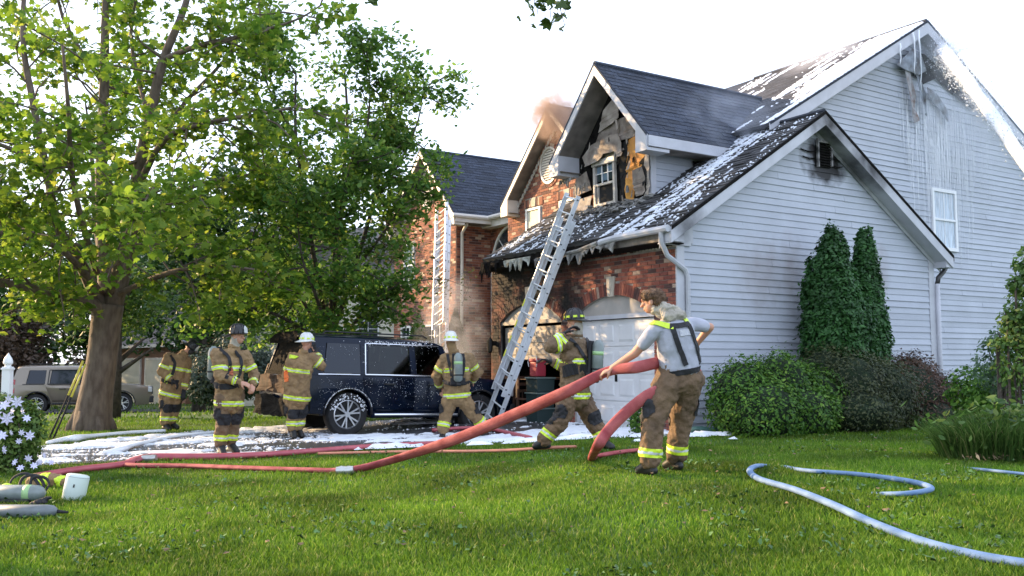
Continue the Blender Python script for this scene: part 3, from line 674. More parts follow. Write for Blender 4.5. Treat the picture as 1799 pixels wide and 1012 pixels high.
torn('scorched_underlayment', [(2.62, 6.45), (3.5, 6.45), (3.8, 6.1), (3.0, 5.98), (2.35, 6.0)], wrap, .03, .04)
torn('house_wrap', [(2.82, 6.12), (3.75, 6.06), (4.05, 5.82), (3.95, 5.62), (3.5, 5.66), (3.3, 5.78), (3.0, 5.78), (2.86, 5.6), (2.75, 5.7)], wrap, .15, .06)
torn('orange_sheathing', [(2.32, 6.02), (2.62, 5.98), (2.74, 5.7), (2.78, 5.0), (2.72, 4.72), (2.5, 4.66), (2.42, 5.1), (2.30, 5.3), (2.22, 5.45), (2.12, 5.6)], osb, .03, .01)
torn('house_wrap', [(2.42, 5.28), (2.2, 5.32), (2.12, 5.1), (2.14, 4.75), (2.42, 4.72), (2.46, 5.0)], wrap, .09, .05)
torn('house_wrap', [(2.12, 5.55), (2.0, 5.6), (1.98, 4.66), (2.22, 4.62), (2.16, 4.75), (2.06, 5.1)], wrap2, .06, .04)
torn('house_wrap', [(3.92, 5.5), (4.42, 5.42), (4.52, 5.12), (4.45, 5.02), (4.1, 5.06), (3.86, 5.12)], wrap2, .10, .08)
torn('house_wrap', [(3.84, 4.98), (4.42, 4.96), (4.55, 4.86), (4.45, 4.74), (4.0, 4.66), (3.92, 4.74)], wrap2, .12, .08)
torn('scorched_stud', [(3.78, 5.0), (3.9, 5.0), (3.92, 4.7), (3.76, 4.7)], mat('burnt_red_wood', (.25, .08, .03), .8, col2=(.08, .03, .015), scale=6), .02, .01)
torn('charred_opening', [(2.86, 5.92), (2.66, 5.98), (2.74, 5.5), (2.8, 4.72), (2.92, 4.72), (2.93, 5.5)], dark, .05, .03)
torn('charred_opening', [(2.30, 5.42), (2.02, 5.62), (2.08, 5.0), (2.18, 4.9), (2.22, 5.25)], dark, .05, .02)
hanging('soffit_debris', 4.3, 4.75, 5.44, ash, n=5, dz=.18, v=.9)
torn('burnt_wall_hole', [(1.95, 5.55), (2.65, 5.6), (2.95, 5.5), (2.9, 5.28), (2.5, 5.2), (2.2, 5.1), (2.0, 5.2)], char, .05, .04, W, lambda s, z, d: Q(2.0 - d, s + .3, z - .02))
torn('torn_insulation', [(2.55, 5.55), (3.1, 5.6), (3.3, 5.5), (3.1, 5.36), (2.8, 5.28)], wrap2, .12, .08, W, lambda s, z, d: Q(2.0 - d, s + .05, z + .02))

def window(M, s0, s1, z0, z1, parent, name='window', rows=2, cols=2, fm=None, gm_=None, fw=.055, arch=0, curt=False):
    fm = fm or vinyl; gm_ = gm_ or glass
    mm = MB(); mbox(mm, M, s0, s0 + fw, z0, z1, 0, .05); mbox(mm, M, s1 - fw, s1, z0, z1, 0, .05); mbox(mm, M, s0 + fw, s1 - fw, z1 - fw, z1, 0, .05); mbox(mm, M, s0 + fw, s1 - fw, z0, z0 + fw, 0, .06)
    Wn = mm.build(name, fm, parent)
    zm = (z0 + z1) / 2
    for (a, b) in ((z0 + fw, zm - .02), (zm + .02, z1 - fw)):
        for i in range(cols):
            for j in range(rows):
                w_ = (s1 - s0 - 2 * fw) / cols; h_ = (b - a) / rows
                mm = MB(); mbox(mm, M, s0 + fw + i * w_ + .008, s0 + fw + (i + 1) * w_ - .008, a + j * h_ + .008, a + (j + 1) * h_ - .008, .005, .012)
                mm.build('pane', gm_, Wn)
        mm = MB()
        for i in range(1, cols): x = s0 + fw + i * (s1 - s0 - 2 * fw) / cols; mbox(mm, M, x - .01, x + .01, a, b, .0, .025)
        for j in range(1, rows): y = a + j * (b - a) / rows; mbox(mm, M, s0 + fw, s1 - fw, y - .01, y + .01, .0, .024)
        if mm.v: mm.build('muntin', fm, Wn)
    mm = MB(); mbox(mm, M, s0 + fw, s1 - fw, zm - .025, zm + .025, 0, .045); mm.build('meeting_rail', fm, Wn)
    return Wn
# dormer window: sagging vinyl, grid sash above, black sheet painted as the open hole below
Md = lambda s, z, d: Q(s + (z - 5.2) * .035, 1.2 - .04 - d, z)
hotv = mat('heat_stained_vinyl', (.62, .58, .52), .5, col2=(.36, .32, .28), scale=4)
mm = MB(); mbox(mm, Md, 3.05, 3.11, 4.70, 5.60, 0, .07); mbox(mm, Md, 3.72, 3.78, 4.70, 5.60, 0, .07); mbox(mm, Md, 3.11, 3.72, 4.70, 4.75, 0, .08); mbox(mm, Md, 3.02, 3.80, 5.58, 5.70, 0, .09); mbox(mm, Md, 3.11, 3.72, 5.14, 5.19, 0, .06); mbox(mm, Md, 3.64, 3.68, 4.75, 5.14, 0, .04)
dwn = mm.build('dormer_window', hotv, dface)
skyg = mat('painted_sky_glass', (.14, .20, .26), .08, spec=.9)  # pale sky reflection painted into the pane colour
for i in range(3):
    for j in range(2): mm = MB(); mbox(mm, Md, 3.12 + i * .2, 3.30 + i * .2, 5.24 + j * .17, 5.39 + j * .17, .01, .02); mm.build('pane', skyg if (i + j) % 2 else glass, dwn)
mm = MB(); mbox(mm, Md, 3.305, 3.32, 5.19, 5.58, .01, .04); mbox(mm, Md, 3.505, 3.52, 5.19, 5.58, .01, .04); mbox(mm, Md, 3.11, 3.72, 5.395, 5.41, .01, .035); mm.build('muntin', vinyl, dwn)
mm = MB(); mbox(mm, Md, 3.11, 3.63, 4.76, 5.13, .0, .01); mm.build('dark_sash_sheet', dark, dwn)  # black sheet painting the darkness of the open lower half
# half round light over it
cx = 3.41
arcp = [(cx + .37 * math.cos(t), 5.70 + .36 * math.sin(t)) for t in np.linspace(0, math.pi, 13)]
mpoly(MB(), Md, arcp, .0, .02).build('fanlight', mat('crazed_fanlight', (.60, .54, .44), .35, col2=(.06, .05, .045), scale=9, detail=7), dwn)
mm = MB(); mm.tube([Md(x, z, .04) for x, z in arcp], .022, 6); mm.build('fanlight_frame', hotv, dwn, smooth=True)
# charred studs, scraps and curled strips over the torn front
for k in range(46):
    u = random.uniform(2.05, 4.35); z = random.uniform(4.75, 6.5)
    if 2.98 < u < 3.82 and 4.7 < z < 6.05: continue
    if z > 5.9 + 1.05 * (1 - abs(u - 3.1) / 1.3): continue
    L_ = random.uniform(.06, .22); w_ = random.uniform(.015, .06); a = random.uniform(-.5, .5)
    torn('wrap_scrap', [(u, z), (u + w_, z + .01), (u + w_ + a * L_ * .6, z - L_), (u + a * L_ * .6 - .01, z - L_ * .9)], random.choice((wrap, wrap2, char, char, ash)), random.uniform(.06, .17), .06, nsub=5)
for u in (2.3, 2.7, 3.93, 4.3): mm = MB(); mbox(mm, FR(1.2), u, u + .04, 4.6, 5.95, .0, .03); mm.build('stud', char, dface)
# debris on the roof under the dormer
db = MB()
for k in range(160):
    u = random.uniform(1.9, 4.6); v = 1.15 - abs(random.gauss(0, .22)); r = random.uniform(.02, .07); c = Q(u, v, rz(v) + r * .5 + .01)
    a = Vector((random.uniform(-1, 1), random.uniform(-1, 1), random.uniform(-.5, .5))).normalized(); b = a.cross(Vector((.3, .2, 1))).normalized(); d = a.cross(b)
    db.obox(c, a * r * random.uniform(.5, 2), b * r * .7, d * r * .3)
tag(db.build('roof_debris', ash, house), kind='stuff')

# ---- entry gable wall (brick), v = 2.8
def gspan2(uR, uL, zE, uP, zP):
    def f(z):
        if z < zE: return (uR, uL)
        t = (z - zE) / (zP - zE); return (uR + (uP - uR) * t, uL + (uP - uL) * t)
    return f
e1 = gspan2(5.4, 9.92, 5.55, 7.42, 7.72)
def oval(m, M, c, z, a, b, d0, d1, n=24): return mpoly(m, M, [(c + a * math.cos(t), z + b * math.sin(t)) for t in np.linspace(0, 2 * math.pi, n, endpoint=False)], d0, d1)
ew = mpoly(MB(), FR(2.8), [(5.4, 0), (5.4, 5.55), (7.42, 7.72), (9.92, 5.55), (9.92, 0)], -.25, 0).build('entry_gable_wall', mortar, house)
def allow_e(z):
    a, b = e1(z); iv = [(a + .05, b)] if b - a > .1 else []
    if 5.98 < z < 7.12:
        h = .50 * math.sqrt(max(0, 1 - ((z - 6.55) / .57) ** 2)); iv = cut(iv, 7.87 - h, 7.87 + h)
    if 4.35 < z < 5.56: iv = cut(iv, 8.2, 9.05); iv = cut(iv, 6.7, 7.45)
    if 5.56 <= z < 5.8: iv = cut(iv, 8.2, 9.05); iv = cut(iv, 6.7, 7.45)
    return iv
brick_field(ew, FR(2.8), 3.0, 7.6, allow_e, brick2, lambda s, z: PW(s, 2.8, z))
brick_field(ew, FR(2.8), 0.0, 3.0, lambda z: [(9.0, 9.92)], brick2, lambda s, z: PW(s, 2.8, z))
Mv = FR(2.8)
def louvre(M, c, z, a, b, parent, m=wtrimL, n=13):
    ring = MB(); n_ = 28
    P = [(c + (a + k) * math.cos(t), z + (b + k) * math.sin(t), d) for t in np.linspace(0, 2 * math.pi, n_, endpoint=False) for k, d in ((0, .05), (.06, .05), (.06, 0), (0, 0))]
    ring.add([M(*p) for p in P], [(4 * i + q, 4 * i + (q + 1) % 4, 4 * ((i + 1) % n_) + (q + 1) % 4, 4 * ((i + 1) % n_) + q) for i in range(n_) for q in range(4)])
    Vt = oval(MB(), M, c, z, a, b, 0, .006).build('round_vent', char, parent); ring.build('vent_ring', m, Vt)
    for k in range(n):
        y = z - b + 2 * b * (k + .5) / n; h = a * math.sqrt(max(0, 1 - ((y - z) / b) ** 2)) - .01; q = b / n
        if h > .03: mm = MB(); mm.add([M(c - h, y - q, .04), M(c + h, y - q, .04), M(c + h, y + q * .7, .01), M(c - h, y + q * .7, .01), M(c - h, y - q * 1.25, .035), M(c + h, y - q * 1.25, .035)], [(0, 1, 2, 3), (4, 5, 1, 0)]); mm.build('louvre_slat', m, Vt, recalc=False)
    return Vt
def ringbricks(M, c, z, a, b, parent, m, n=30, t0=0, t1=2 * math.pi, L=.13):
    for k in range(n):
        t = t0 + (t1 - t0) * (k + .08) / n; t2 = t0 + (t1 - t0) * (k + .92) / n
        P = [(c + (a + r_) * math.cos(q), z + (b + r_) * math.sin(q)) for q, r_ in ((t, 0), (t2, 0), (t2, L), (t, L))]
        mpoly(MB(), M, P, 0, .03).build('ring_brick', m, parent)
louvre(Mv, 7.87, 6.55, .36, .44, ew); ringbricks(Mv, 7.87, 6.55, .42, .5, ew, brick2, 30, L=.09)
warmcurtain = mat('warm_blind', (.55, .53, .42), .6, var=.1, scale=3)
wn = window(Mv, 8.28, 8.97, 4.40, 5.52, ew, 'window', 1, 1, gm_=warmcurtain)
window(Mv, 6.75, 7.4, 4.40, 5.52, ew, 'window', 1, 1)
for c in (8.62, 7.08):
    mpoly(MB(), Mv, [(c - .09, 5.56), (c + .09, 5.56), (c + .13, 5.80), (c - .13, 5.80)], 0, .04).build('keystone', stone, ew)
    for sgn in (-1, 1):
        for k in range(4): x = c + sgn * (.17 + k * .08); mbox2 = MB(); mbox(mbox2, Mv, x - .033, x + .033, 5.56, 5.77, 0, .03); mbox2.build('lintel_brick', brick2, ew)
# ---- recessed entry wall v = 3.65 with round-headed window
rw = mpoly(MB(), FR(3.65), [(9.9, 0), (9.9, 5.6), (12.3, 5.6), (12.3, 0)], -.25, 0).build('entry_recess_wall', mortar, house)
AC, AZ, AR_ = 11.0, 4.32, 1.12
def allow_r(z):
    iv = [(9.92, 12.3)]
    if z < AZ and z > 2.3: iv = cut(iv, AC - AR_ - .08, AC + AR_ + .08)
    if z >= AZ and z < AZ + AR_ + .22: h = math.sqrt(max(0, (AR_ + .22) ** 2 - (z - AZ) ** 2)); iv = cut(iv, AC - h, AC + h)
    return iv
brick_field(rw, FR(3.65), 0, 5.5, allow_r, brick2, lambda s, z: PW(s, 3.65, z))
Mr = FR(3.65)
ringbricks(Mr, AC, AZ, AR_ + .02, AR_ + .02, rw, brick2, 34, 0, math.pi, L=.19)
wa = MB(); mpoly(wa, Mr, [(AC + AR_ * math.cos(t), AZ + AR_ * math.sin(t)) for t in np.linspace(0, math.pi, 20)] + [(AC - AR_, 2.3), (AC + AR_, 2.3)], .0, .01); Wa = wa.build('arched_window', glass, rw)
mm = MB(); mm.tube([Mr(AC + AR_ * math.cos(t), AZ + AR_ * math.sin(t), .03) for t in np.linspace(0, math.pi, 20)], .045, 6)
mm.tube([Mr(AC + .55 * math.cos(t), AZ + .55 * math.sin(t), .03) for t in np.linspace(0, math.pi, 14)], .018, 5)
for t in (math.pi / 4, math.pi / 2, 3 * math.pi / 4): mm.tube([Mr(AC, AZ, .03), Mr(AC + AR_ * math.cos(t), AZ + AR_ * math.sin(t), .03)], .016, 5)
mbox(mm, Mr, AC - AR_ - .04, AC - AR_ + .05, 2.3, AZ, 0, .06); mbox(mm, Mr, AC + AR_ - .05, AC + AR_ + .04, 2.3, AZ, 0, .06); mbox(mm, Mr, AC - AR_, AC + AR_, AZ - .06, AZ + .04, 0, .06); mbox(mm, Mr, AC - AR_, AC + AR_, 2.26, 2.36, 0, .06)
for x in (AC - .37, AC + .37): mbox(mm, Mr, x - .02, x + .02, 2.36, AZ - .06, .01, .04)
mbox(mm, Mr, AC - AR_ + .05, AC + AR_ - .05, 3.3, 3.34, .01, .04); mm.build('window_frame', vinyl, Wa)
# front door below, in shade
mm = MB(); mbox(mm, Mr, 10.4, 11.5, .1, 2.15, 0, .06); FD = mm.build('front_door', mat('dark_door', (.10, .04, .03), .5), rw)
# gutter of the recess and the left wing side wall
mm = MB(); mm.tube([Q(9.75, 3.25, 5.70), Q(12.25, 3.25, 5.70)], .07, 8); mm.build('gutter', wtrimL, house)
mm = MB(); mbox(mm, FR(3.33), 9.8, 12.3, 5.45, 5.68, -.03, 0); mbox(mm, FR(3.33), 9.8, 12.3, 5.43, 5.45, -.33, 0); mm.build('fascia', wtrimL, house)
mm = MB(); mm.tube([Q(11.72, 2.0, 5.68), Q(11.72, 3.3, 5.68)], .07, 8); mm.build('gutter', wtrimL, house)
lsw = mpoly(MB(), SD(12.28), [(2.45, 0), (3.65, 0), (3.65, 5.6), (2.45, 5.6)], -.2, 0).build('left_wing_side_wall', mortar, house)
brick_field(lsw, SD(12.28), 0, 5.5, lambda z: [(2.45, 3.65)], brick2, lambda s, z: PW(12.28, s, z))
mm = MB(); mm.tube([Q(11.78, 2.55, 5.62), Q(11.9, 2.58, 5.45), Q(12.2, 2.6, 5.25), Q(12.2, 2.6, 4.), Q(12.2, 2.6, .1)], .05, 7); mm.build('downspout', wtrimL, house, smooth=True)
# ---- left wing gable wall v = 2.45
l1 = gspan2(12.28, 16.55, 5.5, 14.0, 7.78)
lw = mpoly(MB(), FR(2.45), [(12.28, 0), (12.28, 5.5), (14.0, 7.78), (16.55, 5.5), (16.55, 0)], -.25, 0).build('left_wing_wall', mortar, house)
def allow_l(z):
    a, b = l1(z); iv = [(a + .02, b)] if b - a > .1 else []
    if 6.1 < z < 7.2: h = .47 * math.sqrt(max(0, 1 - ((z - 6.68) / .56) ** 2)); iv = cut(iv, 14.1 - h, 14.1 + h)
    if 3.75 < z < 5.3: iv = cut(iv, 15.0, 15.85)
    if 1.2 < z < 2.6: iv = cut(iv, 15.2, 16.0); iv = cut(iv, 13.2, 14.4)
    return iv
brick_field(lw, FR(2.45), 0, 7.6, allow_l, brick2, lambda s, z: PW(s, 2.45, z))
louvre(FR(2.45), 14.1, 6.68, .34, .43, lw); ringbricks(FR(2.45), 14.1, 6.68, .4, .49, lw, brick2, 28, L=.08)
greenglass = mat('green_tinted_glass', (.10, .17, .15), .1, spec=.8)
window(FR(2.45), 15.05, 15.8, 3.80, 5.26, lw, 'window', 2, 2, gm_=greenglass)
window(FR(2.45), 15.25, 15.95, 1.25, 2.55, lw, 'window', 2, 2); window(FR(2.45), 13.2, 14.4, 1.25, 2.55, lw, 'window', 2, 2)
# main window on the lawn side
mc = mat('curtained_glass', (.50, .58, .66), .25, var=.3, scale=7, stretch=(7, 7, .5), spec=.8)
window(SD(1.1 - .02), 9.10, 10.08, 4.03, 5.52, msw, 'window', 1, 2, gm_=mc, fw=.08)
# wall lamp by garage left pier
lm = MB(); mbox(lm, FR(0), 5.98, 6.04, 1.75, 1.85, 0, .12); lm.lathe([(.03, 1.58), (.06, 1.62), (.07, 1.85), (.02, 1.93)], (-.16, 6.01, 0), 8); lm.build('wall_lantern', mat('black_metal', (.02, .02, .02), .4), house)

# torn siding and soffit at the peak of the lawn-side gable
Ms = SD(1.1); wetv = mat('torn_wet_siding', (.36, .40, .46), .6, col2=(.10, .09, .09), scale=5, detail=6)
torn('peak_opening', [(8.3, 8.62), (9.0, 8.75), (9.55, 8.5), (10.2, 8.0), (10.1, 7.9), (9.4, 8.2), (8.9, 7.98), (8.6, 8.1), (8.2, 8.3)], char, .05, .03, msw, Ms)
torn('torn_siding_piece', [(7.7, 8.22), (8.35, 8.72), (8.75, 8.7), (8.9, 8.3), (8.6, 8.12), (8.1, 8.15)], wetv, .14, .08, msw, Ms)
torn('hanging_strip', [(8.05, 8.2), (8.25, 8.25), (8.42, 7.6), (8.5, 7.0), (8.40, 6.95), (8.25, 7.5)], mat('brown_hanging_strip', (.20, .12, .09), .8, col2=(.4, .4, .42), scale=7), .14, .08, msw, Ms)
torn('hanging_strip', [(8.45, 8.3), (8.55, 8.3), (8.75, 7.7), (8.9, 7.2), (8.82, 7.2), (8.6, 7.6)], wetv, .16, .1, msw, Ms)
torn('hanging_strip', [(8.9, 7.9), (9.3, 7.8), (9.65, 7.45), (9.7, 7.15), (9.6, 7.15), (9.5, 7.4), (9.2, 7.6), (8.9, 7.7)], wetv, .14, .06, msw, Ms)
torn('hanging_strip', [(9.35, 8.85), (9.5, 8.8), (10.3, 8.05), (10.9, 7.72), (10.85, 7.62), (10.2, 7.9)], char, .12, .06, msw, Ms)
for (a, z_, L_) in ((8.12, 9.0, 1.0), (8.35, 9.1, 1.5), (7.6, 8.65, .5)):
    mm = MB(); mm.tube([Q(.72, a + random.uniform(-.03, .03), z_ - L_ * t) for t in np.linspace(0, 1, 7)], [.018, .024, .012, .018, .010, .014, .004], 6)
    mm.build('foam_drip', mat('hanging_foam', (.85, .87, .9), .6), house, smooth=True)

# ---- turn bricks and shingles into objects: the nearest as single parts, the rest joined per wall
BR.sort(key=lambda b: b[0])
single = BR[:250]; rest = BR[250:]
ubm = {}
for (d, M, s0, s1, z0, z1, pr, wall, m, _) in single:
    isf = (M(1, 0, 0)[1] - M(0, 0, 0)[1]) > .5
    key = (isf, m.name)
    if key not in ubm:
        mm = MB(); 
        if isf: mm.box(-1, 0, 0, 1, 0, 1)
        else: mm.box(0, 1, -1, 0, 0, 1)
        o0 = mm.build('brick', m, wall); ubm[key] = o0.data; ob = o0
    else: ob = link('brick', ubm[key], wall)
    p = M(s0, z0, 0); ob.location = p
    ob.scale = (pr, s1 - s0, z1 - z0) if isf else (s1 - s0, pr, z1 - z0)
groups = {}
for b in rest: groups.setdefault((b[7], b[8]), []).append(b)
for (wall, m), lst in groups.items():
    mm = MB()
    for (d, M, s0, s1, z0, z1, pr, *_r) in lst:
        P = [M(s, z, dd) for dd in (0, pr) for z in (z0, z1) for s in (s0, s1)]
        mm.add(P, [(4, 6, 7, 5), (0, 4, 5, 1), (2, 3, 7, 6), (0, 2, 6, 4), (1, 5, 7, 3)])
    tag(mm.build('brick_courses', m, wall), kind='stuff')
SH.sort(key=lambda b: b[0])
FC = [(0, 1, 5, 4), (4, 5, 6, 7), (0, 4, 7, 3), (1, 2, 6, 5), (2, 3, 7, 6)]
for (d, V, Rf, m) in SH[:250]: mm = MB(); mm.add(V, FC); mm.build('shingle', m, Rf)
groups = {}
for b in SH[250:]: groups.setdefault((b[2], b[3]), []).append(b[1])
for (Rf, m), lst in groups.items():
    mm = MB()
    for V in lst: mm.add(V, FC)
    tag(mm.build('shingle_courses', m, Rf), kind='stuff')
# ridge caps
for (a, b) in (((.8, 8.76, 9.44), (6.2, 8.76, 9.44)), ((-.32, 3.62, 6.255), (1.2, 3.62, 6.255)), ((DU, .62, DZ + .02), (DU, 5.6, DZ + .02)), ((7.42, 2.43, 8.01), (7.42, 6.5, 8.01)), ((14, 2.08, 8.08), (14, 6.5, 8.08))):
    mm = MB(); mm.tube([Q(*a), Q(*b)], .05, 6); mm.build('ridge_cap', shm, house)
# ================================================================== TREES, SHRUBS, NEIGHBOURS
def leafmat(name, dark, light, transl=.45, yellow=None):
    m = bpy.data.materials.new(name); m.use_nodes = True; t = m.node_tree; b = t.nodes['Principled BSDF']; N = t.nodes.new; L = t.links.new
    g = N('ShaderNodeNewGeometry'); r = N('ShaderNodeValToRGB'); L(g.outputs['Random Per Island'], r.inputs[0]); e = r.color_ramp.elements
    e[0].color = (*dark, 1); e[1].color = (*light, 1)
    if yellow: e.new(.85).color = (*light, 1); e[-1].color = (*yellow, 1)
    nz = N('ShaderNodeTexNoise'); nz.inputs['Scale'].default_value = .9; nz.inputs['Detail'].default_value = 3; L(g.outputs['Position'], nz.inputs['Vector'])
    mr = N('ShaderNodeMapRange'); mr.inputs[1].default_value = .3; mr.inputs[2].default_value = .7; mr.inputs[3].default_value = .7; mr.inputs[4].default_value = 1.3; L(nz.outputs['Fac'], mr.inputs[0])
    hs = N('ShaderNodeHueSaturation'); L(r.outputs[0], hs.inputs['Color']); L(mr.outputs[0], hs.inputs['Value']); L(hs.outputs[0], b.inputs['Base Color'])
    b.inputs['Roughness'].default_value = .5; b.inputs['Specular IOR Level'].default_value = .35
    tr = N('ShaderNodeBsdfTranslucent'); L(hs.outputs[0], tr.inputs[0]); ms = N('ShaderNodeMixShader'); ms.inputs[0].default_value = transl
    L(b.outputs[0], ms.inputs[1]); L(tr.outputs[0], ms.inputs[2]); L(ms.outputs[0], t.nodes['Material Output'].inputs[0])
    return m
bark = mat('grey_brown_bark', (.085, .06, .045), .9, col2=(.17, .13, .10), scale=11, bump=1., bscale=15, detail=8, stretch=(1, 1, .35))
bark2 = mat('dark_bark', (.07, .055, .045), .9, var=.4, scale=9, bump=.8, bscale=30)
MAPLE = np.array([(0, 0), (.30, .02), (.52, .22), (.30, .40), (.34, .72), (.12, .62), (0, 1.0), (-.12, .62), (-.34, .72), (-.30, .40), (-.52, .22), (-.30, .02)]) - np.array([0, .4])
OVAL = np.array([(0, -.5), (.26, -.15), (.24, .2), (0, .55), (-.24, .2), (-.26, -.15)])
LANCE = np.array([(0, -.5), (.14, 0), (0, .55), (-.14, 0)])
def leaves(P, size, shape=OVAL, flat=.5, szvar=.4, Nrm=None):
    """P (n,3) centres -> verts, tri faces"""
    n = len(P); k = len(shape)
    nv = np.random.normal(size=(n, 3)); nv[:, 2] = np.abs(nv[:, 2]) + flat
    if Nrm is not None: nv = nv * .6 + Nrm
    nv /= np.linalg.norm(nv, axis=1, keepdims=True)
    t = np.random.normal(size=(n, 3)); t -= nv * (t * nv).sum(1, keepdims=True); t /= np.linalg.norm(t, axis=1, keepdims=True); b = np.cross(nv, t)
    s = size * (1 + szvar * (np.random.rand(n) * 2 - 1)); V = []
    for (x, y) in shape: V.append(P + t * (x * s)[:, None] + b * (y * s)[:, None] - nv * (abs(x) * .35 * s)[:, None])
    V = np.stack(V, 1).reshape(-1, 3); i = np.arange(n) * k
    F = np.concatenate([np.stack([i, i + j, i + j + 1], 1) for j in range(1, k - 1)])
    return V, F
def ellip_(mb, c, r, n=16):
    c = Vector(c); vs = []; fs = []; m_ = 10
    for j in range(m_ + 1):
        t = -math.pi / 2 + math.pi * j / m_; q = max(.02, math.cos(t))
        for i in range(n): vs.append(c + Vector((r[0] * q * math.cos(2 * math.pi * i / n), r[1] * q * math.sin(2 * math.pi * i / n), r[2] * math.sin(t))))
    for j in range(m_):
        for i in range(n): fs.append((j * n + i, j * n + (i + 1) % n, (j + 1) * n + (i + 1) % n, (j + 1) * n + i))
    mb.add(vs, fs)
def rv(s=1): return Vector((random.gauss(0, s), random.gauss(0, s), random.gauss(0, s)))
def smoothpath(pts, n=4):
    out = []
    for i in range(len(pts) - 1):
        p0 = pts[max(i - 1, 0)]; p1 = pts[i]; p2 = pts[i + 1]; p3 = pts[min(i + 2, len(pts) - 1)]
        for k in range(n):
            t = k / n; out.append(tuple(.5 * ((2 * b) + (-a + c) * t + (2 * a - 5 * b + 4 * c - d) * t * t + (-a + 3 * b - 3 * c + d) * t ** 3) for a, b, c, d in zip(p0, p1, p2, p3)))
    out.append(tuple(pts[-1])); return out
def tree(name, label, trunk, limbs, leafm, barkm, lsize, shape, nt=10, tl=(.8, 1.9), nsub=4, per=22, spread=.17, t0=.25, group=None, wood_twigs=True, droop=-.15, zmin=None):
    root = empty(name, (trunk[0][0], trunk[0][1], trunk[0][2]), 0, label, 'tree', group)
    o = Vector(trunk[0][:3])
    wd = MB(); tp = smoothpath(trunk, 4)
    wd.tube([Vector(p[:3]) - o for p in tp], [p[3] for p in tp], 12)
    for k in range(6):      # root flare
        a = k * 1.05 + .3; r = trunk[0][3]
        wd.tube([Vector((math.cos(a) * r * .45, math.sin(a) * r * .45, r * 1.3)), Vector((math.cos(a) * r * .95, math.sin(a) * r * .95, r * .3)), Vector((math.cos(a) * r * 1.25, math.sin(a) * r * 1.25, -.12))], [r * .32, r * .26, r * .1], 6)
    wd.build('trunk', barkm, root, smooth=True)
    br = MB(); pts = []
    for lb in limbs:
        sp = smoothpath(lb, 4); br2 = MB(); br2.tube([Vector(p[:3]) - o for p in sp], [p[3] for p in sp], 7)
        L_ = len(sp); br2.build('limb', barkm, root, smooth=True)
        for k in range(nt):
            i = int(L_ * (t0 + (1 - t0) * random.random())); i = min(max(i, 1), L_ - 1)
            p = Vector(sp[i][:3]); d = (p - Vector(sp[i - 1][:3])).normalized()
            dirv = (d * .5 + rv(.75)); dirv.z = dirv.z * .7 + droop * .4; dirv.normalize(); ln = random.uniform(*tl)
            q = [p]; 
            for j in range(3): dirv = (dirv + rv(.2) + Vector((0, 0, droop * .3))).normalized(); q.append(q[-1] + dirv * ln / 3)
            br.tube([v - o for v in q], [max(.012, sp[i][3] * .35), .02, .014, .007], 4, cap=False)
            for s in range(nsub):
                b0 = q[1].lerp(q[3], random.random()); d2 = (dirv + rv(.8)).normalized(); l2 = random.uniform(.25, .7) * ln * .5; e = b0 + d2 * l2
                if wood_twigs: br.tube([b0 - o, e - o], [.008, .004], 3, cap=False)
                t = np.random.rand(per, 1); c = np.array(b0) * (1 - t) + np.array(e) * t + np.random.normal(size=(per, 3)) * spread * np.array([1, 1, .75])
                pts.append(c)
            t = np.random.rand(per // 2, 1); pts.append(np.array(q[2]) * (1 - t) + np.array(q[3]) * t + np.random.normal(size=(per // 2, 3)) * spread)
    br.build('twigs', barkm, root, recalc=False)['kind'] = 'stuff'
    P = np.concatenate(pts)
    if zmin is not None: P = P[P[:, 2] > zmin(P) if callable(zmin) else P[:, 2] > zmin]
    V, F = leaves(P - np.array(o), lsize, shape)
    c = from_np('crown', V, F, leafm, root); c['kind'] = 'stuff'
    return root
def T(*pts): return [(*at(px, py, D), r * .74) for px, py, D, r in pts]

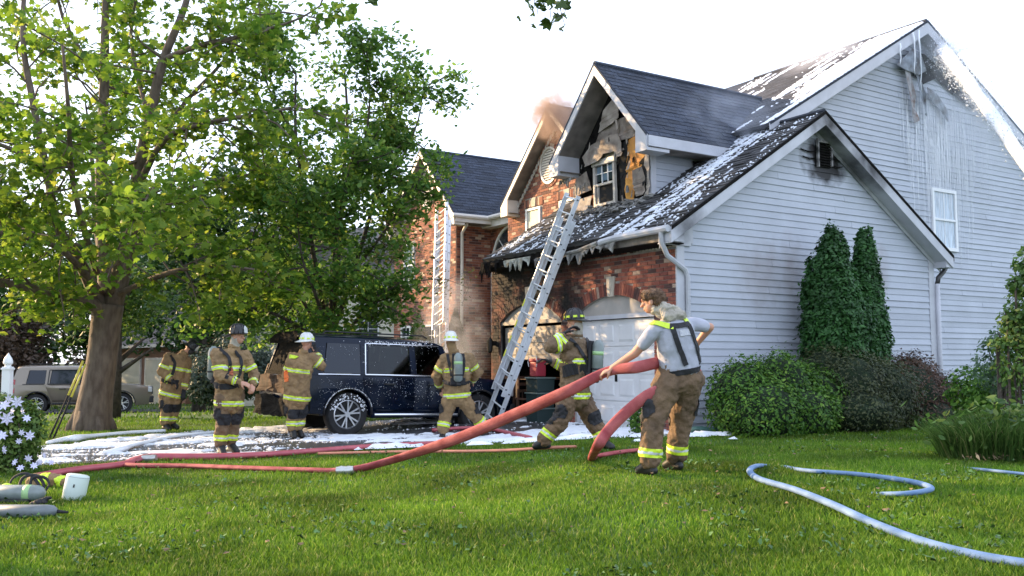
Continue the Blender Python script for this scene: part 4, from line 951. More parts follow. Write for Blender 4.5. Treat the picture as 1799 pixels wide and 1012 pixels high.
g1 = leafmat('maple_leaves', (.07, .16, .016), (.22, .33, .035), .6, (.40, .44, .07))
b_ = atg(160, 757)
tb = [(b_.x, b_.y, b_.z - .05, .40), (*at(168, 700, b_.y), .33), (*at(178, 640, b_.y), .295), (*at(184, 590, b_.y), .29), (*at(190, 535, b_.y), .30)]
D0 = b_.y
limbs = [T((188, 550, D0, .2), (140, 525, D0 - .6, .17), (60, 508, D0 - 1, .13), (-20, 490, D0 - 1.3, .08), (-120, 470, D0 - 1.5, .04)),
 T((183, 550, D0, .22), (140, 460, D0 - .4, .15), (102, 395, D0 - .8, .12), (82, 300, D0 - 1, .10), (58, 180, D0 - 1.2, .09), (40, 60, D0 - 1.2, .07), (50, -120, D0 - 1, .04)),
 T((190, 545, D0, .26), (183, 440, D0 + .5, .2), (178, 300, D0 + .8, .17), (183, 150, D0 + 1, .14), (186, 10, D0 + 1, .11), (200, -150, D0 + 1, .05)),
 T((196, 545, D0, .26), (224, 440, D0, .22), (234, 350, D0 - .2, .18), (262, 210, D0 - .4, .15), (287, 105, D0 - .5, .12), (325, 10, D0 - .5, .09), (360, -130, D0 - .5, .04)),
 T((236, 340, D0 - .2, .09), (290, 245, D0 - .8, .08), (370, 215, D0 - 1.1, .065), (450, 202, D0 - 1.3, .05), (530, 185, D0 - 1.4, .03)),
 T((287, 105, D0 - .5, .08), (350, 80, D0 - .9, .07), (430, 62, D0 - 1.1, .05), (520, 35, D0 - 1.2, .03), (570, 5, D0 - 1.2, .02)),
 T((228, 400, D0, .09), (320, 335, D0 + .6, .07), (420, 310, D0 + 1, .05), (500, 300, D0 + 1.2, .03)),
 T((82, 300, D0 - 1, .07), (20, 262, D0 - 1.2, .06), (-90, 225, D0 - 1.2, .03)),
 T((200, 520, D0, .09), (300, 478, D0 - .8, .07), (390, 468, D0 - 1.2, .05), (470, 478, D0 - 1.4, .025)),
 T((180, 520, D0, .11), (110, 440, D0 - 1.6, .08), (30, 415, D0 - 2.4, .05), (-60, 400, D0 - 2.6, .03)),
 T((192, 520, D0, .11), (215, 430, D0 - 2, .08), (240, 370, D0 - 3.2, .05), (270, 330, D0 - 4, .03)),
 T((190, 520, D0, .11), (170, 400, D0 + 2, .09), (160, 260, D0 + 3.4, .06), (150, 180, D0 + 4, .03)),
 T((170, 480, D0, .10), (130, 330, D0 - 2, .07), (120, 190, D0 - 3, .05), (110, 80, D0 - 3.2, .03)),
 T((234, 350, D0, .09), (310, 200, D0 + 1.5, .07), (390, 110, D0 + 2.2, .05), (450, 20, D0 + 2.5, .03), (480, -60, D0 + 2.5, .02)),
 T((262, 210, D0, .07), (230, 60, D0 + 1, .05), (260, -80, D0 + 1, .03)),
 T((183, 150, D0 + 1, .07), (110, 30, D0 + 1, .05), (90, -100, D0 + 1, .03))]
tree('maple_tree', 'large spreading maple with thick grey trunk beside the foam covered drive', tb, limbs, g1, bark, .15, MAPLE, nt=14, tl=(.8, 1.8), nsub=4, per=15, spread=.2)

g2 = leafmat('second_tree_leaves', (.05, .14, .025), (.17, .30, .05), .55, (.28, .38, .07))
b2 = Vector((-4.12, 21.2, G(-4.12, 21.2)))
D2 = 21.2
tb2 = [(b2.x, b2.y, b2.z - .05, .2), (*at(578, 640, D2), .17), (*at(580, 600, D2), .16)]
l2 = [T((580, 605, D2, .09), (560, 500, D2, .08), (540, 380, D2 - .3, .06), (520, 240, D2 - .5, .05), (520, 130, D2 - .5, .03)),
 T((580, 605, D2, .09), (592, 480, D2, .08), (600, 350, D2 + .3, .06), (610, 220, D2 + .5, .05), (605, 120, D2 + .5, .03)),
 T((580, 600, D2, .08), (620, 480, D2, .07), (655, 360, D2, .06), (680, 240, D2, .04), (690, 140, D2, .025)),
 T((655, 360, D2, .04), (700, 290, D2 + .3, .035), (735, 210, D2 + .3, .025), (745, 140, D2 + .3, .015)),
 T((620, 480, D2, .05), (680, 400, D2 - .5, .04), (725, 330, D2 - .5, .025), (750, 290, D2 - .5, .015)),
 T((578, 600, D2, .07), (520, 510, D2 - .8, .05), (470, 430, D2 - 1.2, .04), (450, 350, D2 - 1.2, .02)),
 T((578, 610, D2, .06), (500, 560, D2 - 1, .05), (440, 540, D2 - 1.6, .03), (400, 545, D2 - 1.8, .02)),
 T((582, 610, D2, .06), (630, 560, D2 - 1, .04), (665, 520, D2 - 1.4, .03)),
 T((580, 590, D2, .06), (560, 470, D2 + 1, .05), (500, 330, D2 + 1.5, .04), (470, 200, D2 + 1.5, .02)),
 T((580, 590, D2, .07), (585, 470, D2 - 1.4, .05), (600, 360, D2 - 2, .03), (620, 270, D2 - 2, .02)),
 T((580, 600, D2, .07), (555, 520, D2 - 1.6, .05), (530, 450, D2 - 2.2, .03), (520, 350, D2 - 2.4, .02)),
 T((600, 350, D2, .05), (640, 250, D2 - .6, .04), (650, 150, D2 - .8, .02), (640, 90, D2 - .8, .01)),
 T((520, 240, D2, .05), (470, 150, D2 - .4, .03), (460, 60, D2 - .4, .02))]
tree('shade_tree', 'dense green tree behind the dark suv with leaves reaching the left gable', tb2, l2, g2, bark2, .13, OVAL, nt=16, tl=(.4, 1.15), nsub=4, per=26, spread=.18, t0=.2,
     zmin=lambda P: 1.6 + 0 * P[:, 0])
# bare twiggy branch in front of the left gable
tb3 = MB(); base_b = at(640, 560, D2)
rt = empty('twiggy_branch', base_b, 0, 'thin half bare branch hanging in front of the left brick gable', 'branch')
pts = []
for (x0, y0, x1, y1) in ((640, 540, 770, 505), (640, 540, 735, 420), (660, 520, 820, 495), (650, 530, 745, 465), (680, 470, 750, 400), (650, 500, 715, 375)):
    a = at(x0, y0, D2 + .4); b = at(x1, y1, D2 + 1.6); q = [a.lerp(b, t) + Vector((0, 0, .25 * math.sin(t * 3.1) - .1 * t)) + rv(.04) * t for t in np.linspace(0, 1, 6)]
    tb3.tube([v - base_b for v in q], [.022, .018, .014, .011, .008, .004], 4, cap=False)
    for k in range(9):
        p = q[random.randint(1, 5)]; e = p + rv(.28); tb3.tube([p - base_b, e - base_b], [.006, .003], 3, cap=False); pts.append(np.array(p.lerp(e, .7)) + np.random.normal(size=(13, 3)) * .13)
tb3.build('branch', bark2, rt, recalc=False)
V, F = leaves(np.concatenate(pts) - np.array(base_b), .085, OVAL); from_np('leaves', V, F, leafmat('dull_leaves', (.06, .075, .03), (.12, .13, .05), .3), rt)['kind'] = 'stuff'

# off-camera tree that the overhanging sprig at the top belongs to, and sprigs
g3 = leafmat('sprig_leaves', (.03, .06, .012), (.06, .11, .02), .35)
sp_o = at(960, -160, 9)
sp = empty('overhanging_sprig', sp_o, 0, 'small leafy sprig hanging in from the top of the view against the sky', 'branch')
mm = MB(); pts = []
limbp = [at(-300, -900, 9), at(300, -500, 9), at(700, -260, 9), at(960, -160, 9)]
mm.tube([p - sp_o for p in smoothpath(limbp, 4) and [Vector(q) for q in smoothpath(limbp, 4)]], np.linspace(.09, .02, 13), 6)
for (x, y) in ((945, 12), (968, 40), (990, 45), (935, 25), (985, 20), (955, 8), (655, 2)):
    a = sp_o if x > 700 else at(700, -260, 9); e = at(x, y, 9); q = [a.lerp(e, t) + Vector((.05 * math.sin(3 * t + x), 0, 0)) for t in np.linspace(0, 1, 6)]
    mm.tube([v - sp_o for v in q], [.012, .009, .007, .005, .004, .003], 4, cap=False)
    pts.append(np.array(e) + np.random.normal(size=(4, 3)) * .045)
    pts.append(np.array(q[4]) + np.random.normal(size=(3, 3)) * .05)
mm.build('branch', bark2, sp, recalc=False)
V, F = leaves(np.concatenate(pts) - np.array(sp_o), .11, MAPLE, flat=0); from_np('leaves', V, F, g3, sp)['kind'] = 'stuff'
# unseen tree added on the left to dapple the light and carry the limb
tt = [(-9.5, 9.2, G(-9.5, 9.2) - .1, .35), (-9.4, 9.2, 3, .28), (-9.2, 9.1, 5, .25)]
tl_ = [[(-9.2, 9.1, 4.6, .12), (-8.2 + 3 * math.cos(a) * .0, 9.1, 6, .1), (-9.2 + 3.0 * math.cos(a), 9.1 + 3.0 * math.sin(a), 6.3 + 1.2 * math.sin(a * 2), .06), (-9.2 + 4.2 * math.cos(a), 9.1 + 4.2 * math.sin(a), 7.2, .03)] for a in np.linspace(.4, 6.0, 7)]
tl_.append([(-9.2, 9.1, 4.8, .14), (-8, 9.1, 7, .12), tuple(limbp[0]) + (.09,)])
tree('added_yard_tree', 'unseen tree added left of the view to dapple the lawn and carry the sprig', tt, tl_, g1, bark, .18, OVAL, nt=9, tl=(1, 2.2), nsub=3, per=14, spread=.3)

# ---- background trees
gb_ = leafmat('background_leaves', (.018, .05, .012), (.05, .11, .025), .3)
gb2 = leafmat('reddish_background_leaves', (.06, .045, .03), (.11, .07, .045), .3)
def bigtree(name, label, x, y, h, r, m, n=9000, size=.3, group='trees behind the neighbouring houses', low=.15):
    z = G(x, y); root = empty(name, (x, y, z), 0, label, 'tree', group)
    tm = MB(); tm.tube([(0, 0, -.1), (.05, 0, h * .3), (.1, .05, h * .75)], [.28, .2, .06], 8)
    for k in range(6): a = k * 1.1; tm.tube([(0.05, 0, h * (.25 + .06 * k)), (math.cos(a) * r * .6, math.sin(a) * r * .6, h * (.4 + .07 * k))], [.09, .03], 5)
    tm.build('trunk', bark2, root, smooth=True)
    cl = [(random.gauss(0, .42) * r, random.gauss(0, .42) * r, h * random.uniform(low + .1, .92), r * random.uniform(.25, .5)) for _ in range(26)]
    P = []
    for (a, b, c, q) in cl:
        sc = 1.15 - .75 * max(0, (c / h - .45)) ; v = np.random.normal(size=(n // 26, 3)); v /= np.linalg.norm(v, axis=1, keepdims=True); v *= (np.random.rand(len(v), 1) ** .4) * q
        P.append(v + np.array([a * sc, b * sc, c]))
    P = np.concatenate(P); P = P[P[:, 2] > h * low]
    V, F = leaves(P, size, OVAL, szvar=.5); from_np('crown', V, F, m, root)['kind'] = 'stuff'
bigtree('background_tree', 'tall dark tree added to shade the left brick gable, behind the cream house wall', -10.2, 39.5, 11, 3.4, gb_, 9000, .26)  # tree added to cast shade on the left wing
bigtree('background_tree', 'mid sized tree added to shade the left brick gable, between the maple and the cream house', -12.0, 36.2, 8.6, 2.5, gb_, 8000, .2, low=.2)  # another tree added to keep sun off the left wing
bigtree('background_tree', 'dark tree standing above the silver suv on the far left', -22.5, 40, 9.5, 4.2, gb_, 9000, .3, low=.05)
bigtree('background_tree', 'broad dark tree at the far left edge behind the silver suv', -29, 44, 10.5, 5, gb_, 9000, .34, low=.03)
bigtree('background_tree', 'dark tree beyond the brick garage to the left of the maple trunk', -19, 52, 11, 4.6, gb_, 8000, .34, low=.05)
bigtree('background_tree', 'low reddish tree behind the silver suv tailgate', -19.8, 37.8, 3.6, 2.2, gb2, 4000, .2, low=.05)
bigtree('background_tree', 'mid green tree between the brick garage and the cream house', -12.2, 46, 9, 3.4, gb_, 7000, .3)
bigtree('background_tree', 'wide dark tree closing the far end of the street', -37, 55, 13, 6.5, gb_, 8000, .45, low=.02)
bigtree('background_tree', 'dark tree far behind the neighbouring roofs', -27, 64, 13, 6, gb_, 8000, .45, low=.02)
bigtree('slender_tree', 'slim young street tree with dark stem behind the maple trunk', -10.6, 25, 4.6, 1.7, leafmat('light_tree_leaves', (.05, .11, .02), (.13, .22, .04), .45), 5000, .12, None, low=.42)

# ---- shrubs
def shrub(name, label, clumps, m, n, size, shape=OVAL, cat='shrub', stems=8, fill=.5, group=None, origin=None, flat=.1, solid=False):
    """clumps: list of (x,y,z,rx,ry,rz) world ellipsoids covered in leaves"""
    o = Vector(origin) if origin else Vector((clumps[0][0], clumps[0][1], G(clumps[0][0], clumps[0][1])))
    root = empty(name, o, 0, label, cat, group); P = []; NN = []
    tot = sum(c[3] * c[5] for c in clumps)
    for (x, y, z, a, b, c) in clumps:
        k = int(n * a * c / tot); v = np.random.normal(size=(k, 3)); v /= np.linalg.norm(v, axis=1, keepdims=True)
        f = np.array([1 + .18 * mnoise.noise(Vector(q) * 2.3 + Vector((x, y, z))) + .17 * mnoise.noise(Vector(q) * 6.5 + Vector((x, 5, z))) for q in v]) * np.where(np.random.rand(k) < .05, 1.05 + .12 * np.random.rand(k), 1)
        rr = (1 - fill * np.random.rand(k) ** 2.2) * f
        P.append(v * rr[:, None] * np.array([a, b, c]) + np.array([x, y, z])); NN.append(v / np.array([a, b, c]) * min(a, b, c))
    P = np.concatenate(P); NN = np.concatenate(NN); gz = hgt(P[:, 0], P[:, 1]); k = P[:, 2] > gz + .01; P = P[k]; NN = NN[k]
    NN /= np.linalg.norm(NN, axis=1, keepdims=True)
    V, F = leaves(P - np.array(o), size, shape, flat=flat, Nrm=NN); from_np('foliage', V, F, m, root)['kind'] = 'stuff'
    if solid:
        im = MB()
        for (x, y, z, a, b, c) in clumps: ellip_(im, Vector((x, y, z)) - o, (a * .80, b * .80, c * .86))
        im.build('dark_core', mat('dark_core_green', (.012, .026, .008), .95, var=.4, scale=14, bump=.6), root, smooth=True)['kind'] = 'stuff'  # solid core added, coloured dark for the dim inside of the shrub
    core = MB()
    for (x, y, z, a, b, c) in clumps:
        for s in range(max(2, stems // len(clumps))):
            an = random.random() * 6.28; core.tube([Vector((x + .1 * math.cos(an), y + .1 * math.sin(an), G(x, y) - .05)) - o, Vector((x + .5 * a * math.cos(an), y + .5 * b * math.sin(an), z)) - o, Vector((x + .75 * a * math.cos(an), y + .75 * b * math.sin(an), z + c * .5)) - o], [.02, .014, .006], 5, cap=False)
    core.build('stems', bark2, root, recalc=False)
    return root
def wallpt(px, py, off):  # world point in front of the lawn-side wall by off metres
    n = dL; r = _fw + Vector((1, 0, 0)) * ((px - 899.5) / 1650) + _up * ((506 - py) / 1650); c = Vector((0, 0, 1.35)); d = n.dot(A3) + n.dot(-dL) * off
    return c + r * ((d - n.dot(c)) / n.dot(r))
box = leafmat('boxwood_leaves', (.025, .085, .01), (.10, .22, .022), .35, (.20, .32, .04))
thu = leafmat('arborvitae_leaves', (.016, .062, .014), (.045, .135, .028), .25)
bar_ = leafmat('barberry_leaves', (.03, .05, .018), (.09, .10, .036), .3)
bar2 = leafmat('red_barberry_leaves', (.045, .028, .016), (.13, .065, .036), .3)
def cl(px, py, off, rx, rz, ry=None): p = wallpt(px, py, off); return (p.x, p.y, p.z, rx, ry or rx, rz)
shrub('boxwood_shrub', 'rounded bright green boxwood shrub against the siding, nearest the garage corner',
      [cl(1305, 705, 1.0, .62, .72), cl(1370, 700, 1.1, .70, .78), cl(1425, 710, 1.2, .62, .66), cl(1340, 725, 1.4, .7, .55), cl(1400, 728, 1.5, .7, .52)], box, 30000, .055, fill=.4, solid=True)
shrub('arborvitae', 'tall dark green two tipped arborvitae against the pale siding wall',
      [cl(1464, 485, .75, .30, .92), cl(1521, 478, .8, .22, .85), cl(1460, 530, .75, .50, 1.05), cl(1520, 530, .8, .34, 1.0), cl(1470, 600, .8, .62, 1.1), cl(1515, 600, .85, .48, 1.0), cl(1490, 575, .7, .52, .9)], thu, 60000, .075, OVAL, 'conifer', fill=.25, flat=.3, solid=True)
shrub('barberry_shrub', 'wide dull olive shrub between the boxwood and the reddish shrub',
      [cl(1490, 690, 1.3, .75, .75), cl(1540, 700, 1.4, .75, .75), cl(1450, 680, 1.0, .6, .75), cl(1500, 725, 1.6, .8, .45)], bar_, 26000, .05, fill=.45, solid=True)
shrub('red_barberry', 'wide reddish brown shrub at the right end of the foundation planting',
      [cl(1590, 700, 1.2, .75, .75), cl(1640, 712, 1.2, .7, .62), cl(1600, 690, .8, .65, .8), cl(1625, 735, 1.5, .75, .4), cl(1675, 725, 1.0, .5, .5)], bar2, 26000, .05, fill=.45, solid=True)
sg_ = leafmat('pale_shrub_leaves', (.04, .10, .02), (.12, .22, .04), .4, (.28, .34, .08))
def cg(px, py, D, rx, rz): p = at(px, py, D); return (p.x, p.y, p.z, rx, rx, rz)
shrub('loose_shrub', 'airy light green shrub cut off by the right edge of the view', [cg(1808, 480, 13, .22, .42), cg(1800, 580, 13, .33, .34), cg(1838, 560, 13, .5, .8), cg(1775, 560, 13, .17, .15), cg(1800, 650, 13, .36, .38), cg(1752, 606, 13, .15, .10), cg(1785, 500, 13, .13, .12)], sg_, 5200, .075, fill=1.)
shrub('low_shrub', 'dark green low shrub between the red shrub and the right edge', [cg(1720, 690, 15.5, .5, .45), cg(1760, 705, 15, .5, .4)], box, 5000, .07, fill=.8)
bl = leafmat('bluish_small_leaves', (.05, .10, .05), (.11, .18, .10), .35)
shrub('sparse_shrub', 'sparse grey green sapling in front of the pale siding at right', [cg(1750, 640, 14.5, .35, .45), cg(1770, 600, 14.5, .3, .3)], bl, 900, .07, fill=1)
# tall grass clump on the right
cgx = at(1745, 795, 10.8); cgx.z = G(cgx.x, cgx.y)
n = 4200; a = np.random.rand(n) * 6.28; r = np.sqrt(np.random.rand(n)); bx = cgx.x + .15 + r * np.cos(a) * .72; by = cgx.y + r * np.sin(a) * .4; bz = hgt(bx, by)
h = .26 + .40 * np.random.rand(n) * (1.15 - r * .5); th = a + np.random.normal(size=n) * .6; ln = h * (.2 + .5 * np.random.rand(n)) * (.4 + r); wv = .006
ox = np.cos(th) * ln; oy = np.sin(th) * ln; wa_ = np.random.rand(n) * 6.28; wx = np.cos(wa_) * wv; wy = np.sin(wa_) * wv
P = np.stack([np.stack([bx - wx, by - wy, bz], 1), np.stack([bx + wx, by + wy, bz], 1), np.stack([bx + ox * .4 + wx, by + oy * .4 + wy, bz + h * .65], 1), np.stack([bx + ox * .4 - wx, by + oy * .4 - wy, bz + h * .65], 1), np.stack([bx + ox, by + oy, bz + h * .95], 1)], 1).reshape(-1, 3)
i = np.arange(n) * 5; F = np.concatenate([np.stack([i, i + 1, i + 2], 1), np.stack([i, i + 2, i + 3], 1), np.stack([i + 3, i + 2, i + 4], 1)])
gc = empty('ornamental_grass', cgx, 0, 'clump of long unmown grass and weeds at the right edge of the lawn', 'plant')
from_np('blades', P - np.array(cgx), F, grass_material('clump_blades', (.04, .10, .02), (.13, .22, .05), (.34, .30, .14)), gc)['kind'] = 'stuff'
V, F = leaves(np.stack([cgx.x + .25 + np.random.normal(size=1300) * .36, cgx.y + .0 + np.random.normal(size=1300) * .25, cgx.z + .36 + .15 * np.random.normal(size=1300)], 1) - np.array(cgx), .09, OVAL); from_np('leaves', V, F, sg_, gc)['kind'] = 'stuff'
V, F = leaves(np.stack([cgx.x - .05 + np.random.normal(size=160) * .16, cgx.y - .30 + np.random.normal(size=160) * .05, cgx.z + .05 + .04 * np.random.rand(160)], 1) - np.array(cgx), .09, LANCE); from_np('dead_grass', V, F, mat('dead_grass', (.36, .26, .15), .9, island=.4), gc)['kind'] = 'stuff'
# shrubs by the neighbour and by the left gable
shrub('grey_shrub', 'loose grey green shrub in front of the cream siding behind the firefighters', [cg(420, 640, 30, 1.0, 1.1), cg(370, 660, 30, .9, .9), cg(460, 655, 30, .7, .8)], leafmat('grey_leaves', (.04, .065, .045), (.09, .13, .09), .3), 7000, .12, fill=.8)
shrub('dark_shrub', 'dark shrub beside the brick garage behind the bending firefighter', [cg(360, 670, 31, .8, .7), cg(400, 680, 31, .9, .5)], gb_, 4000, .14, fill=.6)
def cone(name, label, px, py0, py1, D, r):
    b = at(px, py1, D); t = at(px, py0, D); root = empty(name, (b.x, b.y, G(b.x, b.y)), 0, label, 'conifer', None); n = 9000
    h = t.z - G(b.x, b.y); u_ = np.random.rand(n); a = np.random.rand(n) * 6.28; rr = r * (1 - u_ ** 1.5) * (.75 + .3 * np.random.rand(n)) * (1 + .12 * np.sin(a * 5 + u_ * 20)); P = np.stack([rr * np.cos(a), rr * np.sin(a), u_ * h + .05], 1)
    V, F = leaves(P, .10, LANCE); from_np('foliage', V, F, thu, root)['kind'] = 'stuff'
    mm = MB(); mm.tube([(0, 0, -.05), (0, 0, h * .9)], [.06, .02], 6); mm.build('trunk', bark2, root)
cone('cone_conifer', 'small pointed conifer left of the roof ladder at the brick wall', 735, 555, 640, 26, .75)
cone('cone_conifer', 'small pointed conifer right of the roof ladder by the smoke', 800, 545, 640, 26.2, .62)

# ---- the neighbouring houses
cream = mat('cream_siding', (.62, .58, .46), .6, var=.05, scale=2)
greyroof = mat('grey_neighbour_shingle', (.14, .125, .115), .9, var=.25, scale=8, bump=.4)
def simple_house(name, label, origin, ang, w_, d_, eave, ridge, wallm, roofm, wins=(), doors=(), gable_front=False, boards=True):
    root = empty(name, origin, ang, label, 'house')
    mm = MB(); mm.box(0, w_, 0, d_, -.3, eave).build('wall', wallm, root)
    oh = .3
    if gable_front:
        mm = MB(); mm.prism([(0, 0.002, eave), (w_, 0.002, eave), (w_ / 2, 0.002, ridge)], (0, d_ - .004, 0)); mm.build('gable', wallm, root)
        for s in (-1, 1):
            x = -oh if s < 0 else w_ + oh; zz = eave - oh * (ridge - eave) / (w_ / 2); mm = MB(); mm.prism([(x, -oh, zz), (w_ / 2, -oh, ridge), (w_ / 2, -oh, ridge + .15), (x, -oh, zz + .15)], (0, d_ + 2 * oh, 0)); mm.build('roof', roofm, root)
            mm = MB(); mm.prism([(x, -oh - .04, zz - .12), (w_ / 2, -oh - .04, ridge - .12), (w_ / 2, -oh - .04, ridge + .12), (x, -oh - .04, zz + .12)], (0, .035, 0)); mm.build('rake_board', wtrimL, root)
    else:
        for s in (0, 1):
            y = -oh if s == 0 else d_ + oh; zz = eave - oh * (ridge - eave) / (d_ / 2); mm = MB(); mm.prism([(-oh, y, zz), (-oh, d_ / 2, ridge), (-oh, d_ / 2, ridge + .15), (-oh, y, zz + .15)], (w_ + 2 * oh, 0, 0)); mm.build('roof', roofm, root)
        mm = MB(); mm.prism([(0.002, 0, eave), (0.002, d_, eave), (0.002, d_ / 2, ridge)], (w_ - .004, 0, 0)); mm.build('gable', wallm, root)
        mm = MB(); mm.box(-oh, w_ + oh, -oh - .1, -oh, eave - .22, eave - .08).build('gutter', wtrimL, root)
    if boards:
        z = -.1
        while z < eave - .1:
            mm = MB(); mm.add([(0, 0, z), (w_, 0, z), (w_, -.03, z), (0, -.03, z), (0, 0, z + .15), (w_, 0, z + .15), (w_, -.008, z + .15), (0, -.008, z + .15)], [(3, 2, 6, 7), (0, 1, 2, 3)]); mm.build('siding_board', wallm, root, recalc=False); z += .15
    for (x0, x1, z0, z1) in wins: window(lambda s, z, d: (s, -d - .03, z), x0, x1, z0, z1, root, 'window', 2, 2)
    for (x0, x1, z0, z1, mt) in doors:
        mm = MB(); mm.box(x0, x1, -.05, -.002, z0, z1); D = mm.build('garage_door', mt, root)
        for k in range(4): mm = MB(); h = (z1 - z0) / 4; mm.box(x0 + .02, x1 - .02, -.075, -.05, z0 + k * h + .02, z0 + (k + 1) * h - .02); mm.build('door_section', mt, D)
        mm = MB(); mm.box(x0 - .1, x0, -.08, 0, z0, z1 + .1); mm.box(x1, x1 + .1, -.08, 0, z0, z1 + .1); mm.box(x0, x1, -.08, 0, z1, z1 + .1); mm.build('door_frame', wtrimL, root)
    return root
p = at(400, 680, 37); nb1 = simple_house('neighbour_house', 'cream sided neighbouring house seen between the trees', (-11.3, 38.5, -.5), R(6), 8.6, 9, 5.2, 8.0, cream, greyroof, [(4.9, 5.8, 2.9, 4.3), (2.0, 2.9, 2.9, 4.3), (1.2, 2.2, .7, 2.1)])
warmbrick = mat('tan_brick', (.34, .19, .12), .85, col2=(.22, .11, .07), scale=30, bump=.3)
nb2 = simple_house('neighbour_garage_house', 'brick neighbouring house with pale garage doors catching warm light', (-20.6, 48.6, -.6), math.atan2(-.75, .66) , 9.5, 7, 2.9, 5.6, warmbrick, greyroof, [], [(1.6, 4.0, -.1, 2.1, cream), (4.8, 7.2, -.1, 2.1, cream)], boards=False)
nb3 = simple_house('far_house', 'distant pale house with dark roof seen through the maple leaves', (-21, 60, -.5), R(-10), 9, 8, 5.6, 8.6, cream, greyroof, [(1, 2, 3.6, 4.9), (4, 5, 3.6, 4.9), (6.8, 7.8, 3.6, 4.9)], gable_front=True, boards=False)
# ================================================================== VEHICLES
tyrem = mat('tyre_rubber', (.018, .018, .019), .85, var=.3, scale=10, bump=.2)
alloy = mat('alloy_wheel', (.62, .63, .65), .3, metal=.8)
plast = mat('black_plastic', (.02, .02, .022), .6)
chrome = mat('chrome_trim', (.75, .77, .8), .15, metal=1)
tint = mat('tinted_glass', (.004, .009, .018), .05, spec=.5)
clear = bpy.data.materials.new('clear_window'); clear.use_nodes = True
_t = clear.node_tree; _g = _t.nodes.new('ShaderNodeBsdfGlossy'); _g.inputs['Roughness'].default_value = .03; _tr = _t.nodes.new('ShaderNodeBsdfTransparent'); _tr.inputs[0].default_value = (.28, .32, .33, 1)
_f = _t.nodes.new('ShaderNodeFresnel'); _mx = _t.nodes.new('ShaderNodeMixShader'); _t.links.new(_f.outputs[0], _mx.inputs[0]); _t.links.new(_tr.outputs[0], _mx.inputs[1]); _t.links.new(_g.outputs[0], _mx.inputs[2]); _t.links.new(_mx.outputs[0], _t.nodes['Material Output'].inputs[0])

